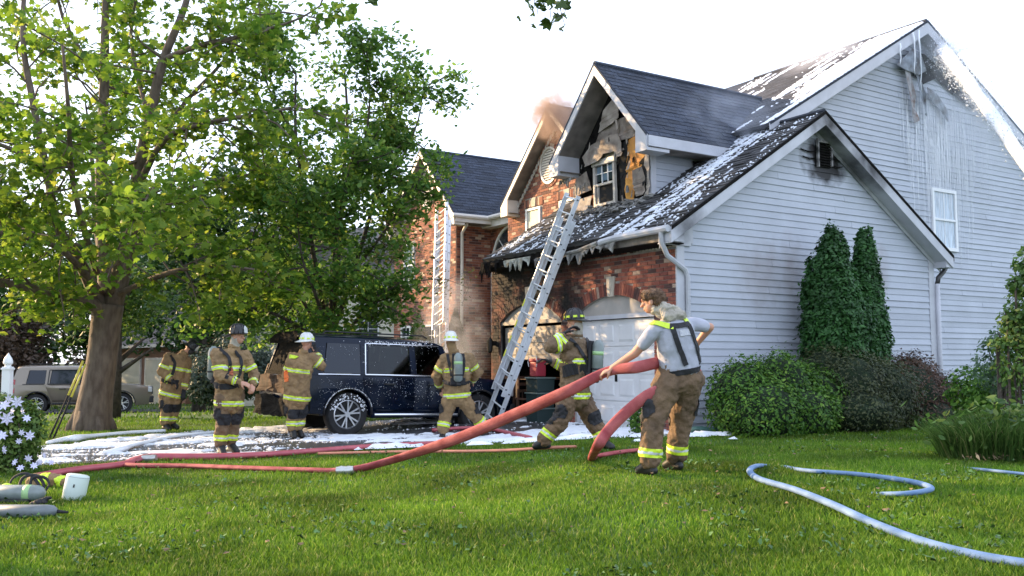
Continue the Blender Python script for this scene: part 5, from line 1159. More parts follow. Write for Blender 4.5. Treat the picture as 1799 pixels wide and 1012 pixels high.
def make_suv(name, label, loc, rz, paint, L=5.15, W=2.0, H=1.88, wb=2.95, ro=1.12, wr=.41, belt=1.14, dz=0, pitch=0, burnt=False, bwin=None, trim=chrome, rimspokes=6, rear_glass=tint, bumperm=None):
    root = empty(name, loc, rz, label, 'suv'); root.rotation_euler = (0, pitch, rz)
    def yy(z, x=1.5):      # half width at height
        nose = max(0, (x - (L - .9)) / .9); tail = max(0, (.35 - x) / .35)
        w_ = W / 2 - .02 - .18 * nose ** 2 - .07 * tail ** 2
        if z < .7: return w_ - .05 * (.7 - z) / .4
        if z < belt: return w_ - .035 * (z - .7) / (belt - .7)
        return w_ - .035 - (z - belt) / (H - belt) * .20 - .0
    ax = ro; fx = ro + wb; ra = wr + .065
    def arc(cx, a0=180, a1=0, n=10): return [(cx + ra * math.cos(R(a)), wr + ra * math.sin(R(a))) for a in np.linspace(a0, a1, n)]
    hood = belt + .03
    side = [(.10, .42), (.03, .55), (.02, .80), (.10, belt - .05), (.12, belt)] + [(L - 1.55, belt), (L - 1.35, hood), (L - .5, hood - .06), (L - .12, hood - .14), (L - .02, .80), (L - .0, .5), (L - .12, .32)]
    side += [(fx + ra + .02, .30)] + arc(fx, 0, 180)[0:] + [(fx - ra - .02, .34), (ax + ra + .02, .34)] + arc(ax, 0, 180) + [(ax - ra - .02, .42)]
    bm = bmesh.new(); vs = [bm.verts.new((x, 0, z)) for x, z in side]; f = bm.faces.new(vs)
    for zc in (.55, .7, .9, 1.05): bmesh.ops.bisect_plane(bm, geom=bm.verts[:] + bm.edges[:] + bm.faces[:], plane_co=(0, 0, zc), plane_no=(0, 0, 1))
    for xc in (.2, .35, L - .9, L - .6, L - .4, L - .2): bmesh.ops.bisect_plane(bm, geom=bm.verts[:] + bm.edges[:] + bm.faces[:], plane_co=(xc, 0, 0), plane_no=(1, 0, 0))
    r = bmesh.ops.extrude_face_region(bm, geom=bm.faces[:]); nv = [g for g in r['geom'] if isinstance(g, bmesh.types.BMVert)]; ids = set(nv)
    for v in bm.verts: v.co.y = yy(v.co.z, v.co.x) * (1 if v in ids else -1)
    bmesh.ops.recalc_face_normals(bm, faces=bm.faces[:])
    es = [e for e in bm.edges if len(e.link_faces) == 2 and e.calc_face_angle(0) > .9]
    bmesh.ops.bevel(bm, geom=es, offset=.035, segments=2, affect='EDGES', profile=.5, clamp_overlap=True)
    me = bpy.data.meshes.new('body'); bm.to_mesh(me); bm.free(); me.polygons.foreach_set('use_smooth', [True] * len(me.polygons)); me.set_sharp_from_angle(angle=.6)
    body = link('body', me, root, paint)
    def SP(s):   # side plane mapping: x, z, outward
        return lambda x, z, d: (x, s * (yy(z, x) + d), z)
    def panel(pts, s, d0, d1, nm, m, par=root, bevel=0):
        mm = MB(); n = len(pts); a = [SP(s)(x, z, d0) for x, z in pts]; b = [SP(s)(x, z, d1) for x, z in pts]
        mm.add(a + b, [tuple(range(n)), tuple(range(n, 2 * n))[::-1]] + [(i, i + n, (i + 1) % n + n, (i + 1) % n) for i in range(n)]); return mm.build(nm, m, par, bevel=bevel)
    # greenhouse
    rx0, rx1 = .42, L - 2.05          # roof ends
    wx = L - 1.45                     # windshield base
    gz0, gz1 = belt + .03, H - .17
    bw = bwin or [(1.50, 2.44), (2.56, 3.40)]
    qx0, qx1 = .62, bw[0][0] - .14
    def fr(x, z): return x
    for s in (-1, 1):
        tag_ = root
        panel([(.16, belt - .01), (wx, belt - .01), (wx - .05, gz0), (.18, gz0)], s, -.05, 0, 'window_sill', paint, body)
        panel([(rx0 - .12, gz1), (rx1 + .35, gz1), (rx1 + .12, H - .09), (rx0 - .02, H - .09)], s, -.06, 0, 'roof_rail', paint, body)
        panel([(.14, belt), (qx0 - .02, belt), (qx0 + .08, gz1 + .01), (rx0 - .12, gz1 + .01)], s, -.06, .0, 'rear_pillar', char if burnt and False else paint, body)
        panel([(qx1, gz0), (bw[0][0], gz0), (bw[0][0] + .06, gz1), (qx1 + .03, gz1)], s, -.05, 0, 'pillar', paint, body)
        panel([(bw[0][1], gz0), (bw[1][0], gz0), (bw[1][0], gz1), (bw[0][1], gz1)], s, -.05, 0, 'pillar', paint, body)
        panel([(wx - .18, gz0), (wx - .02, gz0), (rx1 + .30, gz1 + .02), (rx1 + .18, gz1 + .02)], s, -.06, 0, 'windscreen_pillar', paint, body)
        panel([(qx0, gz0 + .01), (qx1, gz0 + .01), (qx1 + .02, gz1), (qx0 + .10, gz1)], s, -.02, -.005, 'quarter_glass', rear_glass, root)
        gl = clear if burnt else rear_glass
        panel([(bw[0][0] + .02, gz0 + .01), (bw[0][1] - .02, gz0 + .01), (bw[0][1] - .02, gz1 - .01), (bw[0][0] + .07, gz1 - .01)], s, -.025, -.015, 'side_window', gl, root)
        panel([(bw[1][0] + .02, gz0 + .01), (wx - .22, gz0 + .01), (rx1 + .14, gz1 - .01), (bw[1][0] + .02, gz1 - .01)], s, -.025, -.015, 'side_window', gl, root)
        # bright trim around the glass
        mm = MB(); P = lambda x, z: SP(s)(x, z, .008)
        mm.tube([P(bw[0][0] - .01, gz1 + .0), P(bw[0][0] - .05, gz0 - .01)], .018, 5); mm.tube([P(bw[0][0] - .05, gz0 - .01), P(2.5, gz0 - .012), P(wx - .1, gz0 - .01)], .018, 5)
        mm.tube([P(bw[0][0], gz1 + .01), P(2.5, gz1 + .012), P(rx1 + .2, gz1 + .01)], .012, 5); mm.tube([P(.5, gz0 - .015), P(qx1 - .02, gz0 - .015)], .012, 5); mm.build('window_trim', trim, root)
        # doors as slightly proud skins split by gaps
        dz0, dz1 = .46, belt - .012; cuts = [(ax + .30, bw[0][1] + .055), (bw[0][1] + .07, fx - ra - .03)]
        for i, (x0, x1) in enumerate(cuts):
            poly = [(x0 + (.22 if i == 0 else 0), dz0), (x1, dz0), (x1, dz1), (x0 - (0.02 if i == 0 else 0), dz1)] + ([(x0, .95), (ax + ra + .02, .62)] if i == 0 else [])
            bm = bmesh.new(); bm.faces.new([bm.verts.new((x, 0, z)) for x, z in poly])
            for zc in (.55, .7, .9, 1.05): bmesh.ops.bisect_plane(bm, geom=bm.verts[:] + bm.edges[:] + bm.faces[:], plane_co=(0, 0, zc), plane_no=(0, 0, 1))
            for v in bm.verts: v.co.y = s * (yy(v.co.z, v.co.x) + .011)
            bmesh.ops.recalc_face_normals(bm, faces=bm.faces[:])
            if (bm.faces[:][0].normal.y * s) < 0: bmesh.ops.reverse_faces(bm, faces=bm.faces[:])
            me = bpy.data.meshes.new('door'); bm.to_mesh(me); bm.free(); me.polygons.foreach_set('use_smooth', [True] * len(me.polygons)); D = link('door', me, root, paint)
            md = D.modifiers.new('s', 'SOLIDIFY'); md.thickness = .014
            hx = x1 - .28 if i == 0 else x1 - .95
            hx = x0 + .30 if i == 1 else x0 + .42
            mm = MB(); mm.tube([SP(s)(hx, belt - .15, .02), SP(s)(hx + .05, belt - .15, .05), SP(s)(hx + .18, belt - .15, .05), SP(s)(hx + .22, belt - .15, .02)], .017, 6); mm.build('handle', trim if not burnt else plast, D, smooth=True)
        mm = MB(); mm.tube([SP(s)(ax + ra + .06, .40, .03), SP(s)(fx - ra - .06, .40, .03)], .028, 6); mm.build('rocker_strip', trim, root)
        mm = MB(); mm.tube([SP(s)(ax + (ra + .012) * math.cos(R(a)), wr + (ra + .012) * math.sin(R(a)), .004) for a in np.linspace(0, 180, 16)], .022, 5); mm.build('wheel_arch_lip', plast, root, smooth=True); mm = MB(); mm.tube([SP(s)(fx + (ra + .012) * math.cos(R(a)), wr + (ra + .012) * math.sin(R(a)), .004) for a in np.linspace(0, 180, 16)], .022, 5); mm.build('wheel_arch_lip', plast, root, smooth=True)
        mm = MB(); mm.tube([(rx0 + .25, s * (yy(H) - .08), H + .0), (rx0 + .3, s * (yy(H) - .08), H + .045), (rx1 - .1, s * (yy(H) - .08), H + .045), (rx1, s * (yy(H) - .08), H)], .016, 6); mm.build('roof_bar', trim if not burnt else plast, root)
        # mirror
        mm = MB(); mm.box(wx - .42, wx - .30, s * (yy(gz0) + .04), s * (yy(gz0) + .26), gz0 + .0, gz0 + .19).build('mirror', paint, root, bevel=.03)
        # tail lamp
        panel([(.06, belt - .30), (.26, belt - .28), (.28, belt + .18), (.17, belt + .20), (.12, belt)], s, .0, .012, 'tail_lamp', mat('tail_lamp_red', (.30, .012, .012), .15, spec=.8) if not burnt else mat('melted_lamp', (.20, .07, .035), .5, col2=(.42, .24, .14), scale=9), root)
    # roof
    mm = MB(); nx = 12; ny = 8; V = []
    for i in range(nx + 1):
        x = rx0 - .1 + (rx1 + .22 - rx0) * i / nx
        for j in range(ny + 1):
            t = -1 + 2 * j / ny; y = t * (yy(H - .09) - .0); zt = H - .09 + .09 * (1 - abs(t) ** 3.2) - .05 * max(0, (i / nx - .75) / .25) ** 1.5 - .03 * max(0, (.1 - i / nx) / .1); V.append((x, y, zt))
    mm.add(V, [(i * (ny + 1) + j, (i + 1) * (ny + 1) + j, (i + 1) * (ny + 1) + j + 1, i * (ny + 1) + j + 1) for i in range(nx) for j in range(ny)])
    rf = mm.build('roof', paint, root, smooth=True); md = rf.modifiers.new('s', 'SOLIDIFY'); md.thickness = .04
    # windscreen, hatch glass
    a = yy(gz0) - .06; b = yy(H - .09) - .06
    mm = MB(); mm.add([(wx - .02, -a, gz0 - .02), (wx - .02, a, gz0 - .02), (rx1 + .16, b, H - .09), (rx1 + .16, -b, H - .09)], [(0, 1, 2, 3)]); mm.build('windscreen', tint if not burnt else clear, root, recalc=False)
    hatch = char if burnt else paint
    mm = MB(); mm.prism([(.13, -a, belt), (.13, a, belt), (.13, a, belt + .08), (.13, -a, belt + .08)], (.05, 0, 0)); mm.build('hatch_sill', hatch, root)
    mm = MB(); mm.add([(.17, -a, belt + .06), (.17, a, belt + .06), (rx0 - .08, b, H - .13), (rx0 - .08, -b, H - .13)], [(3, 2, 1, 0)]); mm.build('rear_window', tint if not burnt else char, root, recalc=False)
    if burnt:
        Mb = lambda s_, z, d: (.02 - d, s_, z)
        torn('melted_bumper', [(-.98, .35), (.98, .35), (.95, .72), (.3, .78), (-.5, .68), (-.98, .74)], char, .06, .07, root, Mb, 12)
        torn('scorched_hatch', [(-.9, .78), (.9, .80), (.92, 1.12), (-.9, 1.16)], mat('burnt_tailgate', (.018, .013, .011), .8, col2=(.075, .04, .026), scale=5, detail=6, spec=.2), .0, .04, root, Mb, 8)
        torn('melted_spoiler', [(-.75, 1.76), (.75, 1.74), (.78, 1.93), (-.72, 1.95)], char, -.18, .09, root, Mb, 12)
        torn('sagging_hatch_frame', [(-.92, 1.15), (-.78, 1.15), (-.62, 1.82), (-.74, 1.84)], char, -.02, .05, root, lambda s_, z, d: (.02 - d + (z - 1.15) * .38, s_, z), 6)
        torn('scorched_corner', [(.02, .46), (.36, .48), (.30, 1.1), (.2, 1.5), (.12, 1.1)], char, .012, .02, root, SP(-1), 8)
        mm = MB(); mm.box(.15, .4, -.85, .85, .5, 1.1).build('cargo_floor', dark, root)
    else:
        mm = MB(); mm.box(-.06, .14, -W / 2 + .08, W / 2 - .08, .42, .68).build('rear_bumper', bumperm or paint, root, bevel=.04)
        mm = MB(); mm.box(.0, .03, -.26, .26, .84, .96).build('number_plate', mat('plate', (.6, .6, .55), .5), root)
    mm = MB(); mm.box(L - .10, L + .06, -W / 2 + .18, W / 2 - .18, .38, .62).build('front_bumper', bumperm or plast, root, bevel=.04)
    mm = MB(); mm.box(L - .06, L + .03, -.55, .55, .68, .96).build('grille', plast, root, bevel=.02)
    for s in (-1, 1): mm = MB(); mm.box(L - .14, L + .0, s * .58, s * .82, .76, .96).build('headlight', mat('headlamp', (.5, .5, .5), .1, spec=1), root, bevel=.03)
    # floor and seats
    mm = MB(); mm.box(.6, L - .8, -.8, .8, .38, .5).build('underbody', plast, root)
    seat = mat('seat_fabric', (.03, .03, .03), .8)
    for x in (2.0, 3.0):
        for s in (-.42, .42):
            mm = MB(); mm.obox((x, s, 1.05), (.09, 0, .03), (0, .24, 0), (-.10, 0, .34)); mm.obox((x - .13, s, 1.5), (.05, 0, 0), (0, .13, 0), (0, 0, .09)); mm.obox((x + .25, s, .75), (.28, 0, 0), (0, .25, 0), (0, 0, .09)); mm.build('seat', seat, root, bevel=.03)
    mm = MB(); mm.box(wx - .5, wx - .1, -.75, .75, .8, gz0 - .02).build('dashboard', plast, root, bevel=.03)
    # wheels
    for x in (ax, fx):
        for s in (-1, 1):
            wh = MB(); prof = [(wr * .66, -.10), (wr * .70, -.125), (wr * .93, -.125), (wr, -.085), (wr, .085), (wr * .93, .125), (wr * .70, .125), (wr * .66, .10)]
            yc = s * (yy(.6) - .145)
            wl = MB(); wl.lathe([(wr * .3, -.05)] + prof + [(wr * .3, .05)], (x, yc, wr), 28, 'y'); wo = wl.build('wheel', tyrem, root, smooth=True, auto=.7)
            rm = MB(); rr = wr * .68
            rm.lathe([(rr, .0), (rr, .105), (rr * .93, .115), (rr * .90, .10), (rr * .86, -.02)] if s > 0 else [(rr * .86, .02), (rr * .90, -.10), (rr * .93, -.115), (rr, -.105), (rr, 0)], (x, yc, wr), 28, 'y')
            yo = yc + s * .085
            for k in range(rimspokes):
                for off in (-.14, .14):
                    a_ = 2 * math.pi * k / rimspokes + .3; a2 = a_ + off * 1.3
                    rm.bar((x + .05 * math.cos(a_), yo + s * .0, wr + .05 * math.sin(a_)), (x + rr * .93 * math.cos(a2), yo + s * .012, wr + rr * .93 * math.sin(a2)), .028, .02, (0, 1, 0))
            rm.lathe([(.0, -.02), (.055, -.02), (.055, .02), (.0, .02)] if s > 0 else [(0, -.02), (.055, -.02), (.055, .02), (0, .02)], (x, yo + s * .008, wr), 14, 'y')
            rm.build('rim', alloy, wo, smooth=True, auto=.5)
            bd = MB(); bd.lathe([(.01, -.01), (rr * .88, -.01), (rr * .88, .01), (.01, .01)], (x, yc + s * .01, wr), 20, 'y'); bd.build('brake_disc', plast, wo)
    return root, body, SP
# the burnt dark SUV: paint deep blue black, foam splashed
paint1 = mat('dark_blue_paint', (.002, .007, .020), .22, spec=.28, coat=.0, var=.3, scale=3)
c = atg(609, 764); hd = HROT + R(1)
loc = c - Vector((math.cos(hd), math.sin(hd), 0)) * 1.12 + Vector((-math.sin(hd), math.cos(hd), 0)) * .93
loc.z = c.z + .0
suv, sbody, SP = make_suv('dark_suv', 'dark blue suv with burnt out rear and foam specks parked in the drive', loc, hd, paint1, L=4.95, W=2.0, H=1.92, wb=2.9, pitch=R(1.5), burnt=True)
sp = MB()
def speck(p, r, nrm=None):
    p = Vector(p); sp.add([p + Vector(d) * r * random.uniform(.6, 1.3) for d in ((1, 0, 0), (-1, 0, 0), (0, .6, 0), (0, -.6, 0), (0, 0, 1), (0, 0, -1))], [(0, 2, 4), (2, 1, 4), (1, 3, 4), (3, 0, 4), (2, 0, 5), (1, 2, 5), (3, 1, 5), (0, 3, 5)])
F_ = SP(-1)
for k in range(900):
    x = random.uniform(.5, 4.1); z = random.choice([random.uniform(.5, 1.1), random.uniform(.75, 1.1), random.uniform(1.15, 1.72)])
    if math.hypot(x - 1.12, z - .41) < .5 or (z > 1.14 and 1.5 < x < 2.44 and random.random() < .9): continue
    if mnoise.noise(Vector((x * 1.5, z * 2, 1))) < -.25: continue
    speck(F_(x, z, .014 if z < 1.13 else .003), random.choice((.003, .004, .005, .006)))
for k in range(420):
    x = random.uniform(.5, 3.1); y = -random.uniform(.3, .78); speck((x, y, 1.885 - .09 * (abs(y) / .78) ** 3), random.uniform(.005, .012))
for k in range(200): x = random.uniform(1.5, 3.0); speck(F_(x, 1.76 + random.uniform(-.02, .06), .004), random.uniform(.006, .013))
for k in range(120): a = random.uniform(.3, 2.9); speck(F_(1.12 + .49 * math.cos(a), .41 + .49 * math.sin(a), .03), random.uniform(.006, .012))
for k in range(90): a = random.uniform(.2, 2.9); r_ = random.uniform(.29, .40); speck((1.12 + r_ * math.cos(a), -.97, .41 + r_ * math.sin(a)), random.uniform(.008, .02))
sp.build('foam_specks', mat('foam_white', (.82, .84, .87), .7), suv)['kind'] = 'stuff'
# silver SUV on the street
paint2 = mat('silver_beige_paint', (.24, .20, .155), .3, metal=.35, spec=.6, coat=.4)
jl = Vector((-17.9, 33.6, 0)); jl.z = G(jl.x, jl.y) + .03
make_suv('silver_suv', 'silver beige suv parked on the street behind the maple trunk', jl, R(22), paint2, L=4.75, W=1.86, H=1.74, wb=2.78, ro=.95, wr=.37, belt=1.06, bwin=[(1.35, 2.22), (2.32, 3.1)], trim=plast, rimspokes=5)
# dark vehicle stands half hidden beyond it: none in view
# ================================================================== PEOPLE
skin = mat('skin', (.52, .27, .18), .55, var=.08, scale=12); skin.node_tree.nodes['Principled BSDF'].inputs['Subsurface Weight'].default_value = .08
coatm = mat('tan_turnout_cloth', (.34, .22, .105), .85, col2=(.19, .12, .06), scale=7, detail=8, bump=.35, bscale=60)
coatb = mat('brown_turnout_cloth', (.20, .135, .075), .85, col2=(.13, .085, .05), scale=5, bump=.35, bscale=60)
pantb = mat('brown_turnout_trousers', (.19, .12, .065), .85, col2=(.11, .07, .042), scale=4, bump=.35, bscale=60)
lime = mat('lime_reflective_tape', (.62, .80, .04), .45); silv = mat('silver_reflective_tape', (.62, .64, .62), .3)
blackm = mat('black_webbing', (.015, .015, .018), .75, bump=.2); boot = mat('black_boot_rubber', (.012, .012, .012), .5)
greyt = mat('grey_cotton', (.40, .41, .47), .9, var=.08, scale=6, bump=.15, bscale=90)
hoodm = mat('cream_hood', (.46, .42, .34), .9, col2=(.32, .29, .24), scale=14, bump=.3)
hairm = mat('brown_hair', (.085, .045, .022), .7, col2=(.20, .11, .055), scale=28, bump=.9, bscale=60)
gunm = mat('cylinder_grey', (.20, .235, .225), .35, var=.15, scale=9, spec=.6)
def capsule(mb, a, ra, b, rb, n=14, sx=1., ax=None, sy=1.):
    a = Vector(a); b = Vector(b); d = b - a; L_ = d.length
    if L_ < 1e-5: d = Vector((0, 0, 1)); L_ = 1e-5
    d.normalize(); x = Vector(ax) if ax is not None else d.orthogonal(); x = x - d * x.dot(d)
    if x.length < 1e-3: x = d.orthogonal()
    x.normalize(); y = d.cross(x); rings = []
    for k in range(5):
        t = math.pi / 2 * (1 - k / 4.); rings.append((a - d * ra * math.sin(t) * min(1, sy), max(.001, ra * math.cos(t))))
    for k in range(5):
        t = math.pi / 2 * (k / 4.); rings.append((b + d * rb * math.sin(t) * min(1, sy), max(.001, rb * math.cos(t))))
    vs = []; fs = []
    for (c, r) in rings: vs += [c + x * r * sx * math.cos(2 * math.pi * i / n) + y * r * sy * math.sin(2 * math.pi * i / n) for i in range(n)]
    for k in range(len(rings) - 1):
        for i in range(n): fs.append((k * n + i, k * n + (i + 1) % n, (k + 1) * n + (i + 1) % n, (k + 1) * n + i))
    fs.append(tuple(range(n))[::-1]); fs.append(tuple((len(rings) - 1) * n + i for i in range(n)))
    mb.add(vs, fs)
def ellip(mb, c, r, M=None, n=14):
    c = Vector(c); vs = []; fs = []; m_ = 10
    for j in range(m_ + 1):
        t = -math.pi / 2 + math.pi * j / m_; q = max(.02, math.cos(t))
        for i in range(n):
            p = Vector((r[0] * q * math.cos(2 * math.pi * i / n), r[1] * q * math.sin(2 * math.pi * i / n), r[2] * math.sin(t))); vs.append(c + (M @ p if M else p))
    for j in range(m_):
        for i in range(n): fs.append((j * n + i, j * n + (i + 1) % n, (j + 1) * n + (i + 1) % n, (j + 1) * n + i))
    fs.append(tuple(range(n))[::-1]); fs.append(tuple(m_ * n + i for i in range(n))); mb.add(vs, fs)
_wr = {}
def wtex(sc):
    if sc not in _wr: t = bpy.data.textures.new('folds', 'CLOUDS'); t.noise_scale = sc; t.noise_depth = 3; _wr[sc] = t
    return _wr[sc]
def fuse(mb, name, m, parent, vox=.013, smooth=4, folds=0., fscale=.09, dec=None):
    o = mb.build(name, m, parent)
    md = o.modifiers.new('r', 'REMESH'); md.mode = 'VOXEL'; md.voxel_size = vox
    if smooth: s = o.modifiers.new('s', 'SMOOTH'); s.factor = .5; s.iterations = smooth
    if folds:
        for st, sc in ((folds, fscale), (folds * .5, fscale * .4)):
            d = o.modifiers.new('d', 'DISPLACE'); d.texture = wtex(sc); d.strength = st; d.mid_level = .5; d.texture_coords = 'LOCAL'
    if dec: q = o.modifiers.new('q', 'DECIMATE'); q.ratio = dec
    dg = bpy.context.evaluated_depsgraph_get(); me = bpy.data.meshes.new_from_object(o.evaluated_get(dg)); old = o.data
    o.modifiers.clear(); o.data = me; bpy.data.meshes.remove(old); me.polygons.foreach_set('use_smooth', [True] * len(me.polygons))
    if len(me.materials) == 0: me.materials.append(m)
    return o
def band(src, p, axis, w_, m, name, maxr=.3, off=.006, parent=None):
    p = Vector(p); axis = Vector(axis).normalized(); bm = bmesh.new(); bm.from_mesh(src.data)
    bmesh.ops.delete(bm, geom=[v for v in bm.verts if (v.co - p).length > maxr], context='VERTS')
    for sgn in (-1, 1): bmesh.ops.bisect_plane(bm, geom=bm.verts[:] + bm.edges[:] + bm.faces[:], plane_co=p + axis * sgn * w_ / 2, plane_no=axis * sgn, clear_outer=True)
    for v in bm.verts: v.co += v.normal * off
    if not bm.faces: bm.free(); return None
    me = bpy.data.meshes.new(name); bm.to_mesh(me); bm.free(); me.materials.clear()
    return link(name, me, parent or src, m)
def tape(src, p, axis, maxr=.3, w_=.075):
    b = band(src, p, axis, w_, lime, 'reflective_band', maxr, .006)
    band(src, p, axis, w_ * .28, silv, 'silver_strip', maxr, .009)
def hand(mb, wr, d, nrm, curl=.5, sc=1., thumb=1):
    """wr wrist, d pointing direction, nrm palm normal (towards the gripped side)"""
    wr = Vector(wr); d = Vector(d).normalized(); nrm = Vector(nrm); nrm = (nrm - d * nrm.dot(d)).normalized(); s = d.cross(nrm)
    for k in range(4):
        o = (k - 1.5) * .020 * sc; capsule(mb, wr + s * o * .6, .016 * sc, wr + d * .085 * sc + s * o, .0125 * sc, 8)
        p = wr + d * .09 * sc + s * o; L_ = (.042, .047, .044, .034)[k] * sc; a = curl * .55
        for j in range(3):
            dd = d * math.cos(a) + nrm * math.sin(a); q = p + dd * L_ * (1, .72, .55)[j]; capsule(mb, p, (.0105 - .001 * j) * sc, q, (.0098 - .001 * j) * sc, 8); p = q; a += curl
    t0 = wr + d * .025 * sc - s * thumb * .022 * sc; t1 = t0 + (d * .6 - s * thumb * .7 + nrm * .45).normalized() * .045 * sc; t2 = t1 + (d * .75 - s * thumb * .1 + nrm * .8).normalized() * .036 * sc
    capsule(mb, t0, .016 * sc, t1, .0125 * sc, 8); capsule(mb, t1, .0125 * sc, t2, .010 * sc, 8)
def frame(f, up=(0, 0, 1)):
    f = Vector(f).normalized(); up = Vector(up); r = f.cross(up).normalized(); u = r.cross(f); return Matrix((r, f, u)).transposed()   # columns: right, forward, up
def head_prims(mb, c, F, s=1.):
    c = Vector(c); E_ = lambda p, r: ellip(mb, c + F @ (Vector(p) * s), [q * s for q in r], F)
    E_((0, -.012, .025), (.076, .096, .088)); E_((0, .012, -.04), (.062, .075, .075)); E_((0, .045, -.078), (.036, .035, .028)); E_((0, .075, .03), (.055, .02, .03))
    capsule(mb, c + F @ Vector((0, .088 * s, .012 * s)), .010 * s, c + F @ Vector((0, .108 * s, -.026 * s)), .015 * s, 8)
    E_((0, .083, -.055), (.026, .014, .007)); E_((0, .082, -.067), (.023, .013, .008))
    for q in (-1, 1): E_((q * .076, -.01, -.01), (.010, .020, .032)); E_((q * .030, .076, -.012), (.022, .016, .014))
def helmet(parent, c, F, shell, brimc, front, refl=True, s=1.):
    c = Vector(c); mb = MB(); n = 24; V = []; Fc = []
    prof = [(0.001, .142), (.05, .136), (.085, .112), (.105, .075), (.113, .03), (.116, .0), (.122, -.008)]
    for (r, z) in prof:
        for i in range(n): a = 2 * math.pi * i / n; V.append(c + F @ (Vector((r * .92 * math.cos(a), r * 1.15 * math.sin(a), z + .028)) * s))
    for k in range(len(prof) - 1):
        for i in range(n): Fc.append((k * n + i, k * n + (i + 1) % n, (k + 1) * n + (i + 1) % n, (k + 1) * n + i))
    mb.add(V, Fc)
    for k in range(6):     # crown ribs
        a = math.pi * k / 6; pts = [c + F @ (Vector((r * .92 * math.cos(a) * q, r * 1.15 * math.sin(a) * q, z + .034)) * s) for q, rng in ((1, prof[:6][::-1]), (-1, prof[1:6])) for (r, z) in rng]
        mb.tube(pts, .006 * s, 5)
    hm = mb.build('helmet', shell, parent, smooth=True)
    br = MB(); V = []; 
    for (t, dz) in ((0, 0), (1, 0)):
        for i in range(n):
            a = 2 * math.pi * i / n; ext = .030 + (.075 * max(0, -math.sin(a)) ** 2) + .012 * max(0, math.sin(a)); r0 = .112
            V.append(c + F @ (Vector(((r0 * .92 + ext * t) * math.cos(a), (r0 * 1.15 + ext * t) * math.sin(a), .026 - t * (.012 + .03 * max(0, -math.sin(a)))) ) * s))
    br.add(V, [(i, (i + 1) % n, (i + 1) % n + n, i + n) for i in range(n)]); bo = br.build('helmet_brim', brimc, hm, recalc=False); md = bo.modifiers.new('s', 'SOLIDIFY'); md.thickness = .008
    fs = MB(); fs.prism([c + F @ (Vector(p) * s) for p in ((-.04, .135, .03), (.04, .135, .03), (.045, .128, .10), (0, .115, .14), (-.045, .128, .10))], F @ Vector((0, .008, 0))); fs.build('helmet_shield', front, hm)
    if refl:
        for k in range(8):
            a = 2 * math.pi * (k + .5) / 8; p = c + F @ (Vector((.113 * .93 * math.cos(a), .113 * 1.16 * math.sin(a), .062)) * s); o = (p - c - F @ Vector((0, 0, .05))).normalized(); x = o.cross(F @ Vector((0, 0, 1))).normalized(); u = x.cross(o)
            rb = MB(); rb.obox(p + o * .0, x * .026 * s, u * .014 * s, o * .006); rb.build('helmet_reflector', lime, hm)
    return hm
coatm2 = None
def person(label, origin, J, face, coat=None, trous=None, style='turnout', hand_spec=None, glove=None, vox=.0075, folds=.028, shoulder_w=None):
    root = empty('person', origin, 0, label, 'person', None)
    j = {k: Vector(v) for k, v in J.items()}; hs_ = (j['hipR'] - j['hipL']).normalized(); ss = (j['shR'] - j['shL']).normalized()
    F = frame(face)
    b = MB()
    head_prims(b, j['head'], F)
    capsule(b, j['neck'], .058, j['head'] - F @ Vector((0, .01, .05)), .052)
    pel = (j['hipL'] + j['hipR']) / 2; ch = j['chest']
    capsule(b, pel, .115, j['waist'], .11, 14, 1.3, hs_); capsule(b, j['waist'], .11, ch, .125, 14, 1.28, ss); capsule(b, ch, .12, j['neck'] - Vector((0, 0, .07)), .075, 14, 1.3, ss)
    for s in 'LR':
        capsule(b, j['sh' + s] * .65 + j['neck'] * .35 - Vector((0, 0, .03)), .058, j['sh' + s], .058)
        capsule(b, j['sh' + s], .057, j['el' + s], .043); capsule(b, j['el' + s], .044, j['wr' + s], .029)
        capsule(b, j['hip' + s], .090, j['kn' + s], .058); capsule(b, j['kn' + s], .058, j['an' + s], .040); capsule(b, j['an' + s], .04, j['to' + s], .032)
        d = (j['wr' + s] - j['el' + s]).normalized(); nr, cu, th = (hand_spec or {}).get(s, ((0, 0, -1), .5, 1)); dd = d
        if (hand_spec or {}).get(s + 'd'): dd = Vector(hand_spec[s + 'd'])
        hand(b, j['wr' + s], dd, nr, cu, 1.05, th)
    body = fuse(b, 'body', skin, root, vox, 3, dec=.5)
    eyes = MB()
    for q in (-1, 1):
        e = MB(); ellip(e, j['head'] + F @ Vector((q * .030, .088, -.006)), (.009, .006, .006), F, 8); e.build('eye', mat('dark_eye', (.03, .02, .015), .2), body, smooth=True)
    return root, j, F, body, hs_, ss
